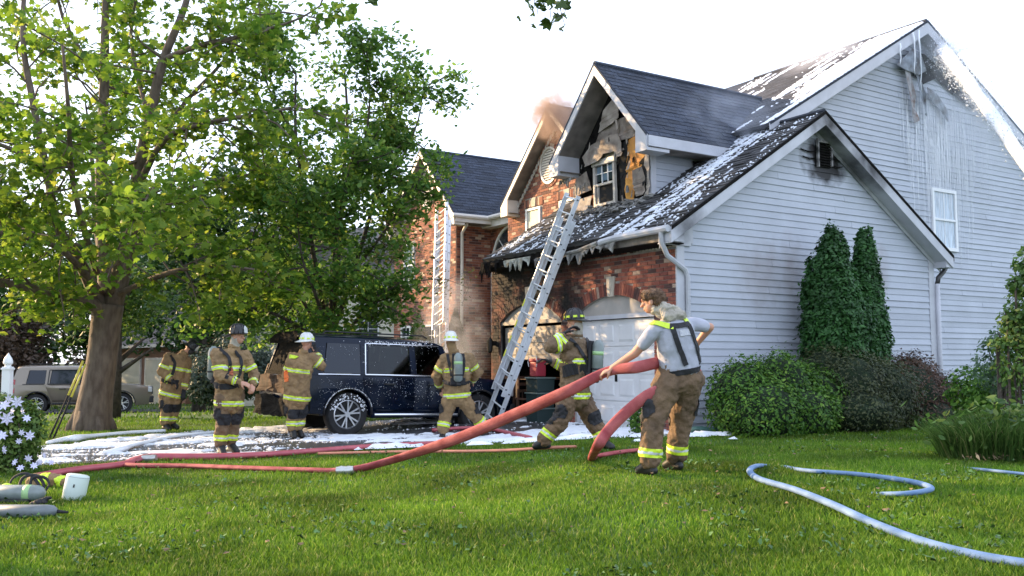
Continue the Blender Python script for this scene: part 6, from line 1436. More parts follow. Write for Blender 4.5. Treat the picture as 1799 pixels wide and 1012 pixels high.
def turnout(root, j, hs_, ss, cm, tm, hem=.10, bulk=1., cuffs=True, coat=True, bands=(.0, 1.), gloves=None, body_bands=True, knee=True, folds=.055, leg_dark=None, coatlen=.1):
    down = (j['hipL'] + j['hipR']) / 2; spine = (j['neck'] - down).normalized(); out = {}
    t = MB()
    for s in 'LR':
        capsule(t, j['hip' + s], .125 * bulk, j['kn' + s], .098 * bulk); capsule(t, j['kn' + s], .098 * bulk, j['an' + s] + Vector((0, 0, .045)), .086 * bulk, sy=1)
        side = hs_ * (1 if s == 'R' else -1); k = j['hip' + s].lerp(j['kn' + s], .72) + side * .085; capsule(t, k - Vector((0, 0, .07)), .05, k + Vector((0, 0, .05)), .05)
    capsule(t, down, .135 * bulk, j['waist'], .125 * bulk, 14, 1.28, hs_)
    tr = fuse(t, 'trousers', tm, root, .014, 3, folds)
    for s in 'LR':
        ax = (j['kn' + s] - j['an' + s]).normalized(); tape(tr, j['an' + s] + ax * .11, ax, .2, .085)
        if knee:
            kf = MB(); p = j['kn' + s]; nf = Vector((j['to' + s] - j['an' + s])); nf.z = 0; nf.normalize()
            kb = band(tr, p + nf * .10, ax, .17, blackm, 'knee_patch', .125, .009)
            side = hs_ * (1 if s == 'R' else -1); k = j['hip' + s].lerp(j['kn' + s], .72) + side * .13
            band(tr, k - Vector((0, 0, .0)), Vector((0, 0, 1)), .17, leg_dark or blackm, 'pocket_patch', .115, .012)
        bt = MB(); a = j['an' + s]; to = j['to' + s]; capsule(bt, a + ax * .10, .062, a, .058); capsule(bt, a, .055, to, .047, 12, 1.1, (1, 0, 0)); capsule(bt, a - (to - a).normalized() * .04, .045, a, .05)
        capsule(bt, Vector((a.x, a.y, min(a.z, to.z) - .01)) - (to - a).normalized() * .05, .04, to - Vector((0, 0, .005)), .04); fuse(bt, 'boot', boot, root, .012, 2)
    out['trousers'] = tr
    if coat:
        c = MB(); ch = j['chest']; w_ = j['waist']
        capsule(c, down - spine * coatlen, .155 * bulk, w_, .150 * bulk, 16, 1.30, hs_); capsule(c, w_, .15 * bulk, ch, .158 * bulk, 16, 1.32, ss); capsule(c, ch, .158 * bulk, j['neck'] - spine * .11, .10 * bulk, 16, 1.45, ss)
        capsule(c, j['neck'] - spine * .06, .095, j['neck'] + spine * .015, .078)
        for s in 'LR':
            sh = j['sh' + s]; capsule(c, sh * .6 + j['neck'] * .4 - spine * .06, .095 * bulk, sh, .088 * bulk); capsule(c, sh, .090 * bulk, j['el' + s], .074 * bulk); capsule(c, j['el' + s], .075 * bulk, j['wr' + s].lerp(j['el' + s], .12), .055 * bulk)
        co = fuse(c, 'coat', cm, root, .014, 3, folds)
        for s in 'LR':
            ax = (j['el' + s] - j['wr' + s]).normalized(); tape(co, j['wr' + s].lerp(j['el' + s], .26), ax, .13, .06)
            ax2 = (j['el' + s] - j['sh' + s]).normalized(); tape(co, j['sh' + s].lerp(j['el' + s], .62), ax2, .135, .065)
        if body_bands:
            tape(co, down - spine * (coatlen - .02), spine, .30, .08); tape(co, j['waist'].lerp(j['chest'], .75), spine, .235, .075)
        # closed collar
        cb = MB(); cb.tube([j['neck'] + spine * .005, j['neck'] + spine * .06], [.09, .078], 14, cap=False); q = cb.build('collar', cm, co, smooth=True, recalc=False); md = q.modifiers.new('s', 'SOLIDIFY'); md.thickness = .014
        out['coat'] = co
    if gloves:
        for s in 'LR':
            if s in gloves:
                g = MB(); d = (j['wr' + s] - j['el' + s]).normalized(); hand(g, j['wr' + s], d, gloves[s], .6, 1.32, 1); capsule(g, j['wr' + s] - d * .05, .046, j['wr' + s] + d * .02, .04); fuse(g, 'glove', gloves.get('m', blackm), root, .008, 2)
    return out
def air_pack(label, origin, back, up, side, loc):
    """breathing set: cylinder down, harness plate and straps; back = outward direction"""
    back = Vector(back).normalized(); up = Vector(up).normalized(); side = up.cross(back).normalized()
    root = empty('breathing_pack', loc, 0, label, 'air pack'); o = Vector((0, 0, 0)); c = o + back * .13
    cy = MB(); n = 16
    pts = [c - up * .25, c - up * .24, c - up * .21, c + up * .17, c + up * .215, c + up * .235, c + up * .25]; cy.tube(pts, [.03, .05, .076, .076, .062, .04, .03], 16); cyl = cy.build('cylinder', gunm, root, smooth=True)
    b1 = MB(); b1.tube([c + up * .10, c + up * .05], [.0775, .0775], 16); b1.build('cylinder_label', mat('green_cylinder_label', (.35, .55, .25), .5), cyl, smooth=True)
    b1 = MB(); b1.tube([c - up * .12, c - up * .145], [.078, .078], 16); b1.build('cylinder_band', blackm, cyl, smooth=True)
    v = MB(); v.tube([c - up * .25, c - up * .31], [.022, .018], 8); v.tube([c - up * .29 - side * .03, c - up * .29 + side * .05], [.02, .02], 8); v.build('valve', plast, root, smooth=True)
    pl = MB(); pl.obox(o + back * .04, side * .10, up * .24, back * .02); pl.obox(o + back * .06 - up * .24, side * .13, up * .06, back * .05); pl.build('back_frame', blackm, root, bevel=.015)
    return root
def strapline(parent, pts, r=.02, m=None, name='strap'):
    s = MB(); s.tube(smoothpath([tuple(p) for p in pts], 4), r, 6, flat=.35); return s.build(name, m or blackm, parent, smooth=True)

# ---------- the man in the grey T-shirt hauling the hose
def rig(px0, py0):
    o = atg(px0, py0); ppm = 1650 / o.y
    def P(px, py, dy=0.): return Vector(((px - px0) / ppm, dy, (py0 - py) / ppm))
    return o, ppm, P
o, ppm, P = rig(1180, 835); man_o = o.copy()
J = dict(anL=P(1142, 815, -.05), anR=P(1198, 813, .28), toL=P(1126, 828, .06), toR=P(1184, 826, .42), knL=P(1148, 738, -.05), knR=P(1205, 738, .2), hipL=P(1178, 672, 0), hipR=P(1214, 672, .06),
         waist=P(1196, 640, .02), chest=P(1190, 590, .0), neck=P(1178, 556, .0), head=P(1150, 533, .03), shL=P(1152, 583, -.10), shR=P(1226, 572, .14), elL=P(1118, 624, -.02), wrL=P(1080, 650, .10),
         elR=P(1258, 577, .20), wrR=P(1238, 606, .30))
hl = J['wrL']
man, j, F, body, hs_, ss = person('man in grey t-shirt and brown bunker trousers hauling the big red hose', o, J, (-.95, .42, -.18), hand_spec={'L': ((.1, .45, -.85), .75, -1), 'Ld': (-.80, .12, -.35), 'R': ((-.6, .2, -.6), .8, 1), 'Rd': (-.55, .3, -.65)}, vox=.0065)
tr = turnout(man, j, hs_, ss, None, pantb, coat=False, bulk=1.17, folds=.05)['trousers']
t = MB(); spine = (j['neck'] - (j['hipL'] + j['hipR']) / 2).normalized()
capsule(t, j['waist'] - spine * .05, .158, j['waist'].lerp(j['chest'], .5), .160, 16, 1.25, hs_); capsule(t, j['waist'].lerp(j['chest'], .5), .160, j['chest'], .160, 16, 1.30, ss); capsule(t, j['chest'], .140, j['neck'] - spine * .09, .085, 16, 1.5, ss)
for s in 'LR':
    capsule(t, j['sh' + s] * .55 + j['neck'] * .45 - spine * .05, .075, j['sh' + s], .074); capsule(t, j['sh' + s], .074, j['sh' + s].lerp(j['el' + s], .62), .066)
tee = fuse(t, 't_shirt', greyt, man, .011, 2, .022, .15)
bl_ = band(tee, j['waist'] - spine * .085, spine, .05, blackm, 'belt', .30, .010)
# hood of a sweatshirt round the neck
h_ = MB()
for k in range(12):
    a = 2 * math.pi * k / 12; r_ = .09 + .02 * math.cos(a - 1.2); q = j['neck'] + Vector((math.cos(a) * r_ - .015, math.sin(a) * r_ * .9, .055 - .03 * math.cos(a))); ellip(h_, q, (.045, .045, .055))
ellip(h_, j['neck'] + Vector((.075, -.05, -.01)), (.095, .075, .06)); ellip(h_, j['neck'] + Vector((.0, -.09, -.02)), (.09, .05, .06)); capsule(h_, j['neck'] + Vector((-.02, -.02, .02)), .085, j['head'] + Vector((.05, -.02, -.075)), .07); fuse(h_, 'hood', hoodm, man, .010, 1, .04, .05)
# hair
h_ = MB(); c = j['head'] - F @ Vector((0, .004, .006))
for (p, r_) in (((0, -.03, .055), (.085, .095, .07)), ((0, -.06, .0), (.08, .065, .085)), ((0, .045, .085), (.07, .055, .038)), ((.0, -.09, .03), (.055, .05, .06)), ((.05, .0, .06), (.045, .08, .055)), ((-.05, .0, .06), (.045, .08, .055))): ellip(h_, c + F @ Vector(p), r_, F)
for k in range(34):
    v = Vector((random.gauss(0, 1), random.gauss(-.3, 1), random.gauss(.55, .8))).normalized(); ellip(h_, c + F @ Vector((v.x * .083, v.y * .10 - .02, v.z * .105 + .02)), (.018, .018, .015), F)
hr = fuse(h_, 'hair', hairm, man, .008, 1, .018, .02)
h_ = MB(); vs_ = hr.data.vertices
for k in range(1500):
    v_ = vs_[random.randrange(len(vs_))]; p = v_.co.copy(); n_ = v_.normal.copy(); t_ = (n_.orthogonal() + rv(.6)).normalized(); L_ = random.uniform(.008, .022); w_ = t_.cross(n_).normalized() * .0022
    a_ = p + n_ * L_ * .45 + t_ * L_ * .35; b_2 = p + n_ * L_ * .55 + t_ * L_ * 1.0; h_.add([p - w_, p + w_, a_ + w_, a_ - w_, b_2], [(0, 1, 2, 3), (3, 2, 4)])
h_.build('hair_strands', mat('brown_hair_strands', (.10, .055, .028), .6, island=.7), man, recalc=False)['kind'] = 'stuff'
# suspenders: lime over the shoulders, black H at the back
def onshirt(u_, v_):   # u_ across (-1..1), v_ 0 waist ..1 shoulder, on camera side of the shirt
    c = j['waist'].lerp(j['neck'] - spine * .03, v_); w_ = .17
    across = hs_.lerp(ss, v_).normalized(); nrm = across.cross(Vector((0, 0, 1))).normalized()
    if nrm.y > 0: nrm = -nrm
    d = .150 - .05 * max(0, v_ - .8) * 4 - .05 * u_ * u_; return c + across * u_ * w_ + nrm * d
def ribbon(parent, pts, w_, m, name, nrm=(0, -1, .2), th=.006):
    s = MB(); pts = [Vector(p) for p in smoothpath([tuple(p) for p in pts], 5)]; nrm = Vector(nrm).normalized()
    for q in range(len(pts) - 1):
        d = (pts[q + 1] - pts[q]); l = d.length; d.normalize(); x = d.cross(nrm).normalized(); n2 = x.cross(d); s.obox((pts[q] + pts[q + 1]) / 2, d * (l / 2 + .002), x * w_ / 2, n2 * th)
    return s.build(name, m, parent)
from mathutils.bvhtree import BVHTree
def drape(obj, pts, off=.008, frm=(0, -1, 0)):
    bv = BVHTree.FromPolygons([v.co.copy() for v in obj.data.vertices], [tuple(p.vertices) for p in obj.data.polygons]); out = []
    f = Vector(frm); P_ = smoothpath([tuple(p) for p in pts], 5)
    for p in P_:
        p = Vector(p); h, n, i, d = bv.ray_cast(p + f * .8, -f, 2.)
        if h is None: h, n, i, d = bv.find_nearest(p); n = (h - p).normalized() if (h - p).length > 1e-5 else n
        out.append((h + n * off, n))
    return out
def drib(parent, obj, pts, w_, m, name, off=.008, frm=(0, -1, 0)):
    D = drape(obj, pts, off, frm); V = []; Fc = []
    for q, (p, n) in enumerate(D):
        a = D[max(q - 1, 0)][0]; b = D[min(q + 1, len(D) - 1)][0]; d = (b - a).normalized(); x = d.cross(n).normalized() * w_ / 2; V += [p - x, p + x, p - x + n * .006, p + x + n * .006]
    for q in range(len(D) - 1):
        i = 4 * q; Fc += [(i + 2, i + 3, i + 7, i + 6), (i, i + 4, i + 5, i + 1), (i, i + 2, i + 6, i + 4), (i + 1, i + 5, i + 7, i + 3)]
    s = MB(); s.add(V, Fc); return s.build(name, m, parent)
drib(man, tee, [P(1140, 572), P(1158, 574), P(1182, 580)], .055, lime, 'suspender_strap'); drib(man, tee, [P(1196, 543), P(1202, 558), P(1209, 576)], .055, lime, 'suspender_strap')
drib(man, tee, [P(1176, 578), P(1193, 577), P(1211, 573)], .05, blackm, 'suspender_cross', .010)
drib(man, tee, [P(1179, 580), P(1190, 612), P(1203, 645)], .05, blackm, 'suspender_strap', .010); drib(man, tee, [P(1210, 576), P(1223, 610), P(1233, 645)], .05, blackm, 'suspender_strap', .010)
# faded print on the back of the shirt
drib(man, tee, [P(1192, 590), P(1204, 588), P(1213, 587)], .06, mat('faded_shirt_print', (.55, .55, .56), .8, col2=(.40, .41, .46), scale=40), 'shirt_print', .002)

# ---------- generic turnout figures
def head_gear(root, j, F, kind):
    if kind == 'white': helmet(root, j['head'] + F @ Vector((0, 0, .02)), F, mat('white_helmet', (.78, .78, .76), .35), mat('white_helmet', (.7, .7, .7), .35), lime)
    elif kind == 'black': helmet(root, j['head'] + F @ Vector((0, 0, .02)), F, mat('black_helmet', (.02, .02, .022), .35), mat('black_helmet', (.02, .02, .02), .35), silv, refl=False)
    elif kind == 'limeblack': helmet(root, j['head'] + F @ Vector((0, 0, .02)), F, mat('black_helmet', (.02, .02, .022), .35), mat('black_helmet', (.02, .02, .02), .35), mat('orange_shield', (.6, .3, .05), .5))
def neck_hood(root, j, F, m=None):
    h = MB(); capsule(h, j['neck'] + Vector((0, 0, -.02)), .078, j['head'] - F @ Vector((0, .03, .04)), .082); fuse(h, 'nomex_hood', m or hoodm, root, .012, 2)

# firefighter striding left with air pack, arm to the mask
o, ppm, P = rig(1010, 792)
J = dict(anL=P(957, 776, -.12), anR=P(1060, 778, .12), toL=P(941, 783, -.10), toR=P(1074, 786, .0), knL=P(985, 738, -.12), knR=P(1040, 735, .12), hipL=P(1004, 690, -.08), hipR=P(1018, 692, .10),
         waist=P(1010, 662, 0), chest=P(1012, 628, 0), neck=P(1014, 595, 0), head=P(1011, 570, .0), shL=P(996, 606, -.16), shR=P(1026, 608, .16), elL=P(967, 612, -.26), wrL=P(990, 592, -.20), elR=P(1000, 650, .30), wrR=P(975, 640, .3))
ff, j, F, body, hs_, ss = person('firefighter striding left with raised arm, black helmet with lime tabs', o, J, (-.9, .45, -.05))
ou = turnout(ff, j, hs_, ss, coatb, pantb, bulk=1.18, gloves={'L': (1, 0, 0), 'R': (0, 0, -1)}, folds=.06, coatlen=.06); head_gear(ff, j, F, 'limeblack'); neck_hood(ff, j, F)
bk = Vector((.92, -.35, 0)); air_pack('breathing pack on the back of the striding firefighter by the white garage door', None, bk, (.05, 0, 1), None, o + j['chest'] + bk * .13 + Vector((.04, 0, -.04)))
drib(ff, ou['coat'], [P(1000, 600), P(1012, 610), P(1030, 640), P(1036, 665)], .05, blackm, 'harness_strap', .012); drib(ff, ou['coat'], [P(1034, 598), P(1032, 625), P(1036, 660)], .05, blackm, 'harness_strap', .012)
drib(ff, ou['coat'], [P(990, 655), P(1008, 650), P(1034, 652)], .15, blackm, 'harness_waist_pad', .014)

# white helmet officer seen from behind near the suv bonnet
o, ppm, P = rig(800, 773)
J = dict(anL=P(779, 757, -.05), anR=P(846, 752, .25), toL=P(776, 768, .10), toR=P(853, 766, .35), knL=P(784, 728, 0), knR=P(829, 728, .15), hipL=P(792, 698, 0), hipR=P(811, 698, .02),
         waist=P(802, 672, 0), chest=P(801, 645, .0), neck=P(797, 622, .0), head=P(791, 603, .02), shL=P(782, 632, 0), shR=P(822, 632, .02), elL=P(766, 662, .06), wrL=P(771, 682, .25), elR=P(838, 656, .10), wrR=P(826, 672, .32))
ff, j, F, body, hs_, ss = person('officer in white helmet and tan turnout gear, back turned, by the suv bonnet', o, J, (-.15, 1, -.05))
ou = turnout(ff, j, hs_, ss, coatm, coatm, bulk=1.17, gloves={'L': (0, 1, 0), 'R': (0, 1, 0)}, coatlen=.0); head_gear(ff, j, F, 'white'); neck_hood(ff, j, F, coatm)
air_pack('breathing pack on the back of the white helmeted officer by the suv bonnet', None, (.15, -1, 0), (0, .03, 1), None, o + j['chest'] + Vector((.03, -.15, -.02)))
drib(ff, ou['coat'], [P(786, 625), P(790, 640), P(795, 662)], .05, blackm, 'harness_strap', .012); drib(ff, ou['coat'], [P(812, 622), P(815, 640), P(812, 662)], .05, blackm, 'harness_strap', .012)
drib(ff, ou['coat'], [P(778, 672), P(800, 676), P(826, 672)], .07, blackm, 'harness_belt', .014)

# white helmet officer behind the suv tail
o, ppm, P = rig(520, 772)
J = dict(anL=P(514, 755, 0), anR=P(521, 755, .12), toL=P(520, 767, -.12), toR=P(530, 766, .02), knL=P(514, 728, 0), knR=P(522, 728, .1), hipL=P(512, 698, .02), hipR=P(528, 698, .04),
         waist=P(519, 675, 0), chest=P(524, 645, .0), neck=P(530, 622, .0), head=P(535, 605, .02), shL=P(512, 630, 0), shR=P(545, 632, .05), elL=P(500, 662, .05), wrL=P(512, 682, .2), elR=P(560, 645, .10), wrR=P(548, 622, .2))
ff, j, F, body, hs_, ss = person('officer in white helmet standing at the burnt tail of the suv', o, J, (.6, .8, -.05))
ou = turnout(ff, j, hs_, ss, coatm, coatm, bulk=1.17, coatlen=.04, gloves={'R': (0, 1, 0)}); head_gear(ff, j, F, 'white')
orange = mat('orange_panel', (.75, .16, .03), .6)
drib(ff, ou['coat'], [P(503, 652), P(506, 672)], .09, orange, 'orange_panel', .010)
drib(ff, ou['coat'], [P(508, 628), P(522, 631)], .07, lime, 'name_patch', .010)
rp = empty('hand_radio', o + j['wrR'] + Vector((-.03, .02, .06)), 0, 'black radio held to the ear of the officer at the suv tail', 'radio'); mm = MB(); mm.box(-.025, .025, -.02, .02, -.08, .06).build('radio_body', plast, rp, bevel=.006); mm = MB(); mm.tube([(0, 0, .06), (0, 0, .18)], .006, 6); mm.build('antenna', plast, rp)

# bareheaded-face firefighter in black helmet looking right
o, ppm, P = rig(396, 802)
J = dict(anL=P(387, 782, 0), anR=P(398, 782, .18), toL=P(397, 797, -.12), toR=P(412, 795, .1), knL=P(391, 738, -.02), knR=P(404, 738, .14), hipL=P(391, 698, -.02), hipR=P(408, 698, .12),
         waist=P(398, 672, .03), chest=P(398, 640, .03), neck=P(405, 614, .03), head=P(412, 594, .02), shL=P(382, 626, -.12), shR=P(420, 628, .18), elL=P(388, 663, -.16), wrL=P(424, 674, -.14), elR=P(437, 662, .2), wrR=P(441, 678, .02))
ff, j, F, body, hs_, ss = person('firefighter in black helmet facing right with hands together, front of the foamed drive', o, J, (.93, -.25, .02), hand_spec={'L': (0, .6, -.3), 'R': (0, -.5, -.4)} and {'L': ((0, .5, -.6), .7, 1), 'R': ((0, -.6, -.6), .7, 1)})
ou = turnout(ff, j, hs_, ss, coatm, pantb, bulk=1.1, coatlen=.12); head_gear(ff, j, F, 'black'); neck_hood(ff, j, F)
air_pack('breathing pack worn by the black helmeted firefighter facing right', None, (-.95, -.1, 0), (.03, 0, 1), None, o + j['chest'] + Vector((-.12, .02, 0)))
drib(ff, ou['coat'], [P(388, 617), P(404, 636), P(402, 668)], .05, blackm, 'harness_strap', .012); drib(ff, ou['coat'], [P(410, 620), P(420, 640), P(416, 668)], .05, blackm, 'harness_strap', .012)
drib(ff, ou['coat'], [P(378, 678), P(398, 681), P(422, 678)], .09, blackm, 'harness_belt', .016)
drib(ff, ou['coat'], [P(405, 648), P(408, 662)], .06, mat('orange_pouch', (.35, .10, .04), .7), 'radio_pouch', .016)

# far firefighter with bowed head beside the maple
o, ppm, P = rig(300, 757)
J = dict(anL=P(290, 745, 0), anR=P(296, 745, .15), toL=P(300, 753, -.08), toR=P(308, 752, .1), knL=P(291, 718, 0), knR=P(300, 718, .12), hipL=P(292, 690, 0), hipR=P(304, 690, .12),
         waist=P(299, 668, .05), chest=P(306, 640, .05), neck=P(317, 624, .05), head=P(328, 613, .04), shL=P(296, 630, -.1), shR=P(318, 636, .2), elL=P(286, 655, -.14), wrL=P(304, 668, -.16), elR=P(318, 664, .2), wrR=P(318, 685, .1))
ff, j, F, body, hs_, ss = person('firefighter with bowed head and dark helmet beside the maple trunk', o, J, (.72, -.15, -.68))
ou = turnout(ff, j, hs_, ss, coatm, coatm, bulk=1.17, coatlen=.06, gloves={'L': (0, 0, -1), 'R': (0, 0, -1)}); head_gear(ff, j, F, 'black')
mk = MB(); ellip(mk, j['head'] + F @ Vector((0, .075, -.02)), (.07, .06, .08), F); mk.build('face_mask', plast, ff, smooth=True)
drib(ff, ou['coat'], [P(300, 626), P(308, 640), P(304, 660)], .06, blackm, 'harness_strap', .012); drib(ff, ou['coat'], [P(286, 668), P(300, 672), P(312, 672)], .08, blackm, 'harness_belt', .014)
# ================================================================== LADDERS, HOSES, FOAM, WATER, SMOKE, GEAR
def hv(px, py, v):
    n = dR; r = _fw + Vector((1, 0, 0)) * ((px - 899.5) / 1650) + _up * ((506 - py) / 1650); c = Vector((0, 0, 1.35)); return c + r * ((n.dot(A3) + v - n.dot(c)) / n.dot(r))
alu = mat('aluminium_ladder', (.74, .77, .80), .42, metal=.35, var=.08, scale=6)
ylab = mat('yellow_label', (.75, .75, .08), .5)
def ladder(name, label, foot, top, side, width=.42, fly=.75, m=alu, labels=()):
    root = empty(name, foot, 0, label, 'ladder'); d = (top - foot); L_ = d.length; d.normalize(); s = Vector(side); s = (s - d * s.dot(d)).normalized(); n = d.cross(s)
    if n.y > 0: n = -n
    for sec, (t0, t1, off, w_) in (('base', (0, L_ * .90, 0, width)), ('fly', (L_ * (1 - fly), L_, .094, width - .03))):
        for q in (-1, 1):
            c0 = d * t0 + s * q * w_ / 2 + n * off; c1 = d * t1 + s * q * w_ / 2 + n * off
            r = MB(); x = s; y = n; mid = (c0 + c1) / 2; hl_ = d * (t1 - t0) / 2
            r.obox(mid, hl_, x * .004, y * .044); r.obox(mid + y * .042 - x * q * .012, hl_, x * .014, y * .003); r.obox(mid - y * .042 - x * q * .012, hl_, x * .014, y * .003)
            rr = r.build('rail', m, root)
            k = .15
            while k < (t1 - t0):       # rivets where rungs pass
                b = MB(); b.obox(c0 + d * k + x * q * .007, d * .012, x * .004, y * .02); b.build('rung_plate', mat('dark_rivet', (.10, .11, .12), .5), rr); k += .305
        k = t0 + .15
        while k < t1:
            g = MB(); g.tube([d * k - s * w_ / 2 + n * off, d * k + s * w_ / 2 + n * off], .017, 8); g.build('rung', m, root, smooth=True, auto=.7); k += .305
    for f in labels:
        b = MB(); b.obox(d * L_ * f + s * (width / 2 - .035) + n * .142, d * .075, s * .02, n * .003); b.build('label', ylab, root)
    for q in (-1, 1): b = MB(); b.obox(s * q * width / 2 + d * .02, s * .03, n * .05, d * .03); b.build('foot', plast, root)
    return root
f1 = hv(863, 742, -1.35); e1_ = hv(977, 440, -.56); dd = (e1_ - f1).normalized()
f1 = f1 - dd * ((f1.z - G(f1.x, f1.y)) / dd.z) if f1.z > G(f1.x, f1.y) else f1
top1 = f1 + dd * ((4.62 - f1.z) / dd.z)
ladder('extension_ladder', 'aluminium extension ladder leaning on the burnt eave below the dormer', f1, top1, dL, .50, .86, labels=(.30, .36, .43, .52))
t2 = hv(781, 366, 2.0); f2 = hv(772, 690, .6); f2.z = G(f2.x, f2.y)
ladder('extension_ladder', 'tall aluminium ladder standing against the left brick gable', f2, t2 + Vector((0, 0, .05)), dL, .62, .62)

# ---- hoses
redh = mat('red_hose', (.28, .038, .045), .75, col2=(.48, .12, .12), scale=6, bump=.5, bscale=160, detail=8)
pinkh = mat('wet_red_hose', (.46, .10, .12), .45, col2=(.36, .06, .08), scale=6)
salm = mat('faded_orange_hose', (.60, .24, .15), .7, var=.1)
blueh = mat('pale_blue_hose', (.10, .18, .32), .75, col2=(.18, .28, .44), scale=6, bump=.1)
whith = mat('foam_white', (.82, .84, .87), .7)
def hose(name, label, pts, m, n=14, cat='fire hose', sub=6):
    """pts: (pos, half width, flatness, up)"""
    P_ = [p[0] for p in pts]; ps = smoothpath([(*p[0], p[1], p[2], *p[3]) for p in pts], sub); o = Vector(ps[0][:3]); V = []; Fc = []
    for i, q in enumerate(ps):
        a = Vector(ps[max(i - 1, 0)][:3]); b = Vector(ps[min(i + 1, len(ps) - 1)][:3]); d = (b - a).normalized(); up = Vector(q[5:8]); x = d.cross(up)
        x.normalize(); y = d.cross(x); c = Vector(q[:3]) - o
        if i and x.dot(px_) < 0: x = -x; y = -y
        px_ = x.copy()
        V += [c + x * q[3] * math.cos(2 * math.pi * k / n) + y * q[3] * q[4] * math.sin(2 * math.pi * k / n) for k in range(n)]
    for i in range(len(ps) - 1): Fc += [(i * n + k, i * n + (k + 1) % n, (i + 1) * n + (k + 1) % n, (i + 1) * n + k) for k in range(n)]
    Fc += [tuple(range(n))[::-1], tuple((len(ps) - 1) * n + k for k in range(n))]
    mb = MB(); mb.add(V, Fc); ob = mb.build(name, m, None, smooth=True); ob.location = o; return tag(ob, label, cat)
UZ = (0, 0, 1); UY = (0, 1, .05)
def gp(px, py, dz=.05): return atg(px, py, dz)
hand_w = man_o + hl + Vector((-.045, .03, -.035))
hose('fire_hose', 'large red supply hose lifted from the lawn into the hands of the man in grey',
  [(gp(205, 815), .05, .5, UZ), (gp(245, 818), .06, .5, UZ), (gp(330, 819), .06, .5, UZ), (gp(440, 823), .06, .5, UZ), (gp(540, 826), .06, .5, UZ), (gp(610, 827), .07, .6, (0, .3, 1)), (at(690, 808, 11.0), .058, .5, (0, .7, .7)), (at(800, 772, 10.3), .060, .5, UY), (at(900, 730, 9.75), .060, .5, UY), (at(1000, 686, 9.2), .058, .5, UY),
   (hand_w, .048, .6, UY), (at(1120, 645, 8.95), .056, .5, UY), (at(1165, 636, 9.1), .056, .5, UY), (at(1205, 640, 9.25), .056, .5, UY), (at(1226, 664, 9.3), .056, .5, UY), (at(1195, 688, 9.2), .056, .5, UY), (at(1152, 688, 8.95), .056, .5, UY), (at(1110, 716, 8.95), .056, .5, UY),
   (at(1070, 755, 8.95), .054, .5, UY), (at(1048, 788, 9.0), .054, .5, UY), (atg(1041, 806, .03), .054, .5, (0, 1, .3)), (atg(1058, 800, .05), .05, .5, UZ), (atg(1100, 793, .05), .05, .5, UZ), (atg(1160, 788, .05), .05, .5, UZ)], redh)
hose('fire_hose', 'wet pinkish red hose lying along the front edge of the foamed drive',
  [(gp(60, 838), .07, .55, UZ), (gp(130, 826), .075, .55, UZ), (gp(215, 816), .075, .55, UZ), (gp(240, 808), .08, .6, UZ), (gp(270, 804), .085, .7, UZ), (gp(350, 803), .085, .6, UZ), (gp(450, 800), .085, .55, UZ), (gp(560, 792), .08, .55, UZ), (gp(650, 785), .08, .55, UZ), (gp(740, 780), .07, .55, UZ), (gp(800, 778), .07, .5, UZ)], pinkh)
hose('fire_hose', 'red hose curving over the foam behind the officer by the ladder foot', [(gp(930, 769), .06, .6, UZ), (gp(900, 762), .06, .6, UZ), (gp(862, 754), .06, .6, UZ), (gp(820, 752), .06, .6, UZ), (gp(760, 756), .06, .6, UZ)], pinkh)
hose('fire_hose', 'faded orange hose half sunk in the lawn at the centre', [(gp(560, 797, .04), .035, .6, UZ), (gp(700, 794, .04), .035, .6, UZ), (gp(830, 793, .055), .035, .6, UZ), (gp(900, 791, .05), .035, .6, UZ), (gp(960, 787, .055), .035, .6, UZ), (gp(1010, 785, .03), .035, .6, UZ)], salm)
hose('fire_hose', 'pale blue hose sweeping down the lawn to the lower right corner',
  [(gp(1356, 819, -.02), .026, .7, UZ), (gp(1330, 819, .06), .028, .75, UZ), (gp(1317, 828, .062), .03, .8, UZ), (gp(1335, 842, .062), .031, .8, UZ), (gp(1395, 860, .062), .032, .8, UZ), (gp(1460, 887, .065), .034, .8, UZ), (gp(1530, 918, .065), .034, .8, UZ), (gp(1620, 952, .06), .034, .8, UZ), (gp(1720, 977, .055), .033, .8, UZ), (gp(1830, 996, .06), .033, .8, UZ), (gp(1960, 1012, .06), .033, .8, UZ)], blueh)
hose('fire_hose', 'pale blue hose making a hairpin bend on the lawn at right', [(gp(1362, 816, -.02), .022, .7, UZ), (gp(1410, 826, .055), .024, .8, UZ), (gp(1500, 833, .065), .026, .8, UZ), (gp(1580, 843, .068), .028, .8, UZ), (gp(1625, 853, .07), .029, .8, UZ), (gp(1634, 861, .068), .028, .8, UZ), (gp(1600, 867, .062), .026, .8, UZ), (gp(1560, 868, .04), .024, .8, UZ), (gp(1510, 868, -.03), .022, .8, UZ)], blueh)
hose('fire_hose', 'thin stretch of pale hose on the lawn at the right edge', [(gp(1680, 821, -.03), .018, .8, UZ), (gp(1740, 827, .06), .018, .8, UZ), (gp(1800, 833, .06), .018, .8, UZ), (gp(1900, 842, .06), .018, .8, UZ)], blueh)
hose('fire_hose', 'foam covered hose running past the foot of the maple', [(gp(85, 778, .05), .05, .7, UZ), (gp(115, 772, .06), .07, .7, UZ), (gp(135, 770, .07), .08, .8, UZ), (gp(165, 766, .05), .055, .7, UZ), (gp(230, 760, .05), .05, .7, UZ), (gp(290, 757, .05), .05, .7, UZ)], whith)
hose('fire_hose', 'foam covered hose at the back edge of the drive', [(gp(180, 796, .04), .04, .7, UZ), (gp(215, 789, .06), .06, .8, UZ), (gp(235, 782, .06), .05, .7, UZ), (gp(300, 768, .05), .04, .7, UZ), (gp(380, 759, .05), .04, .7, UZ)], whith)

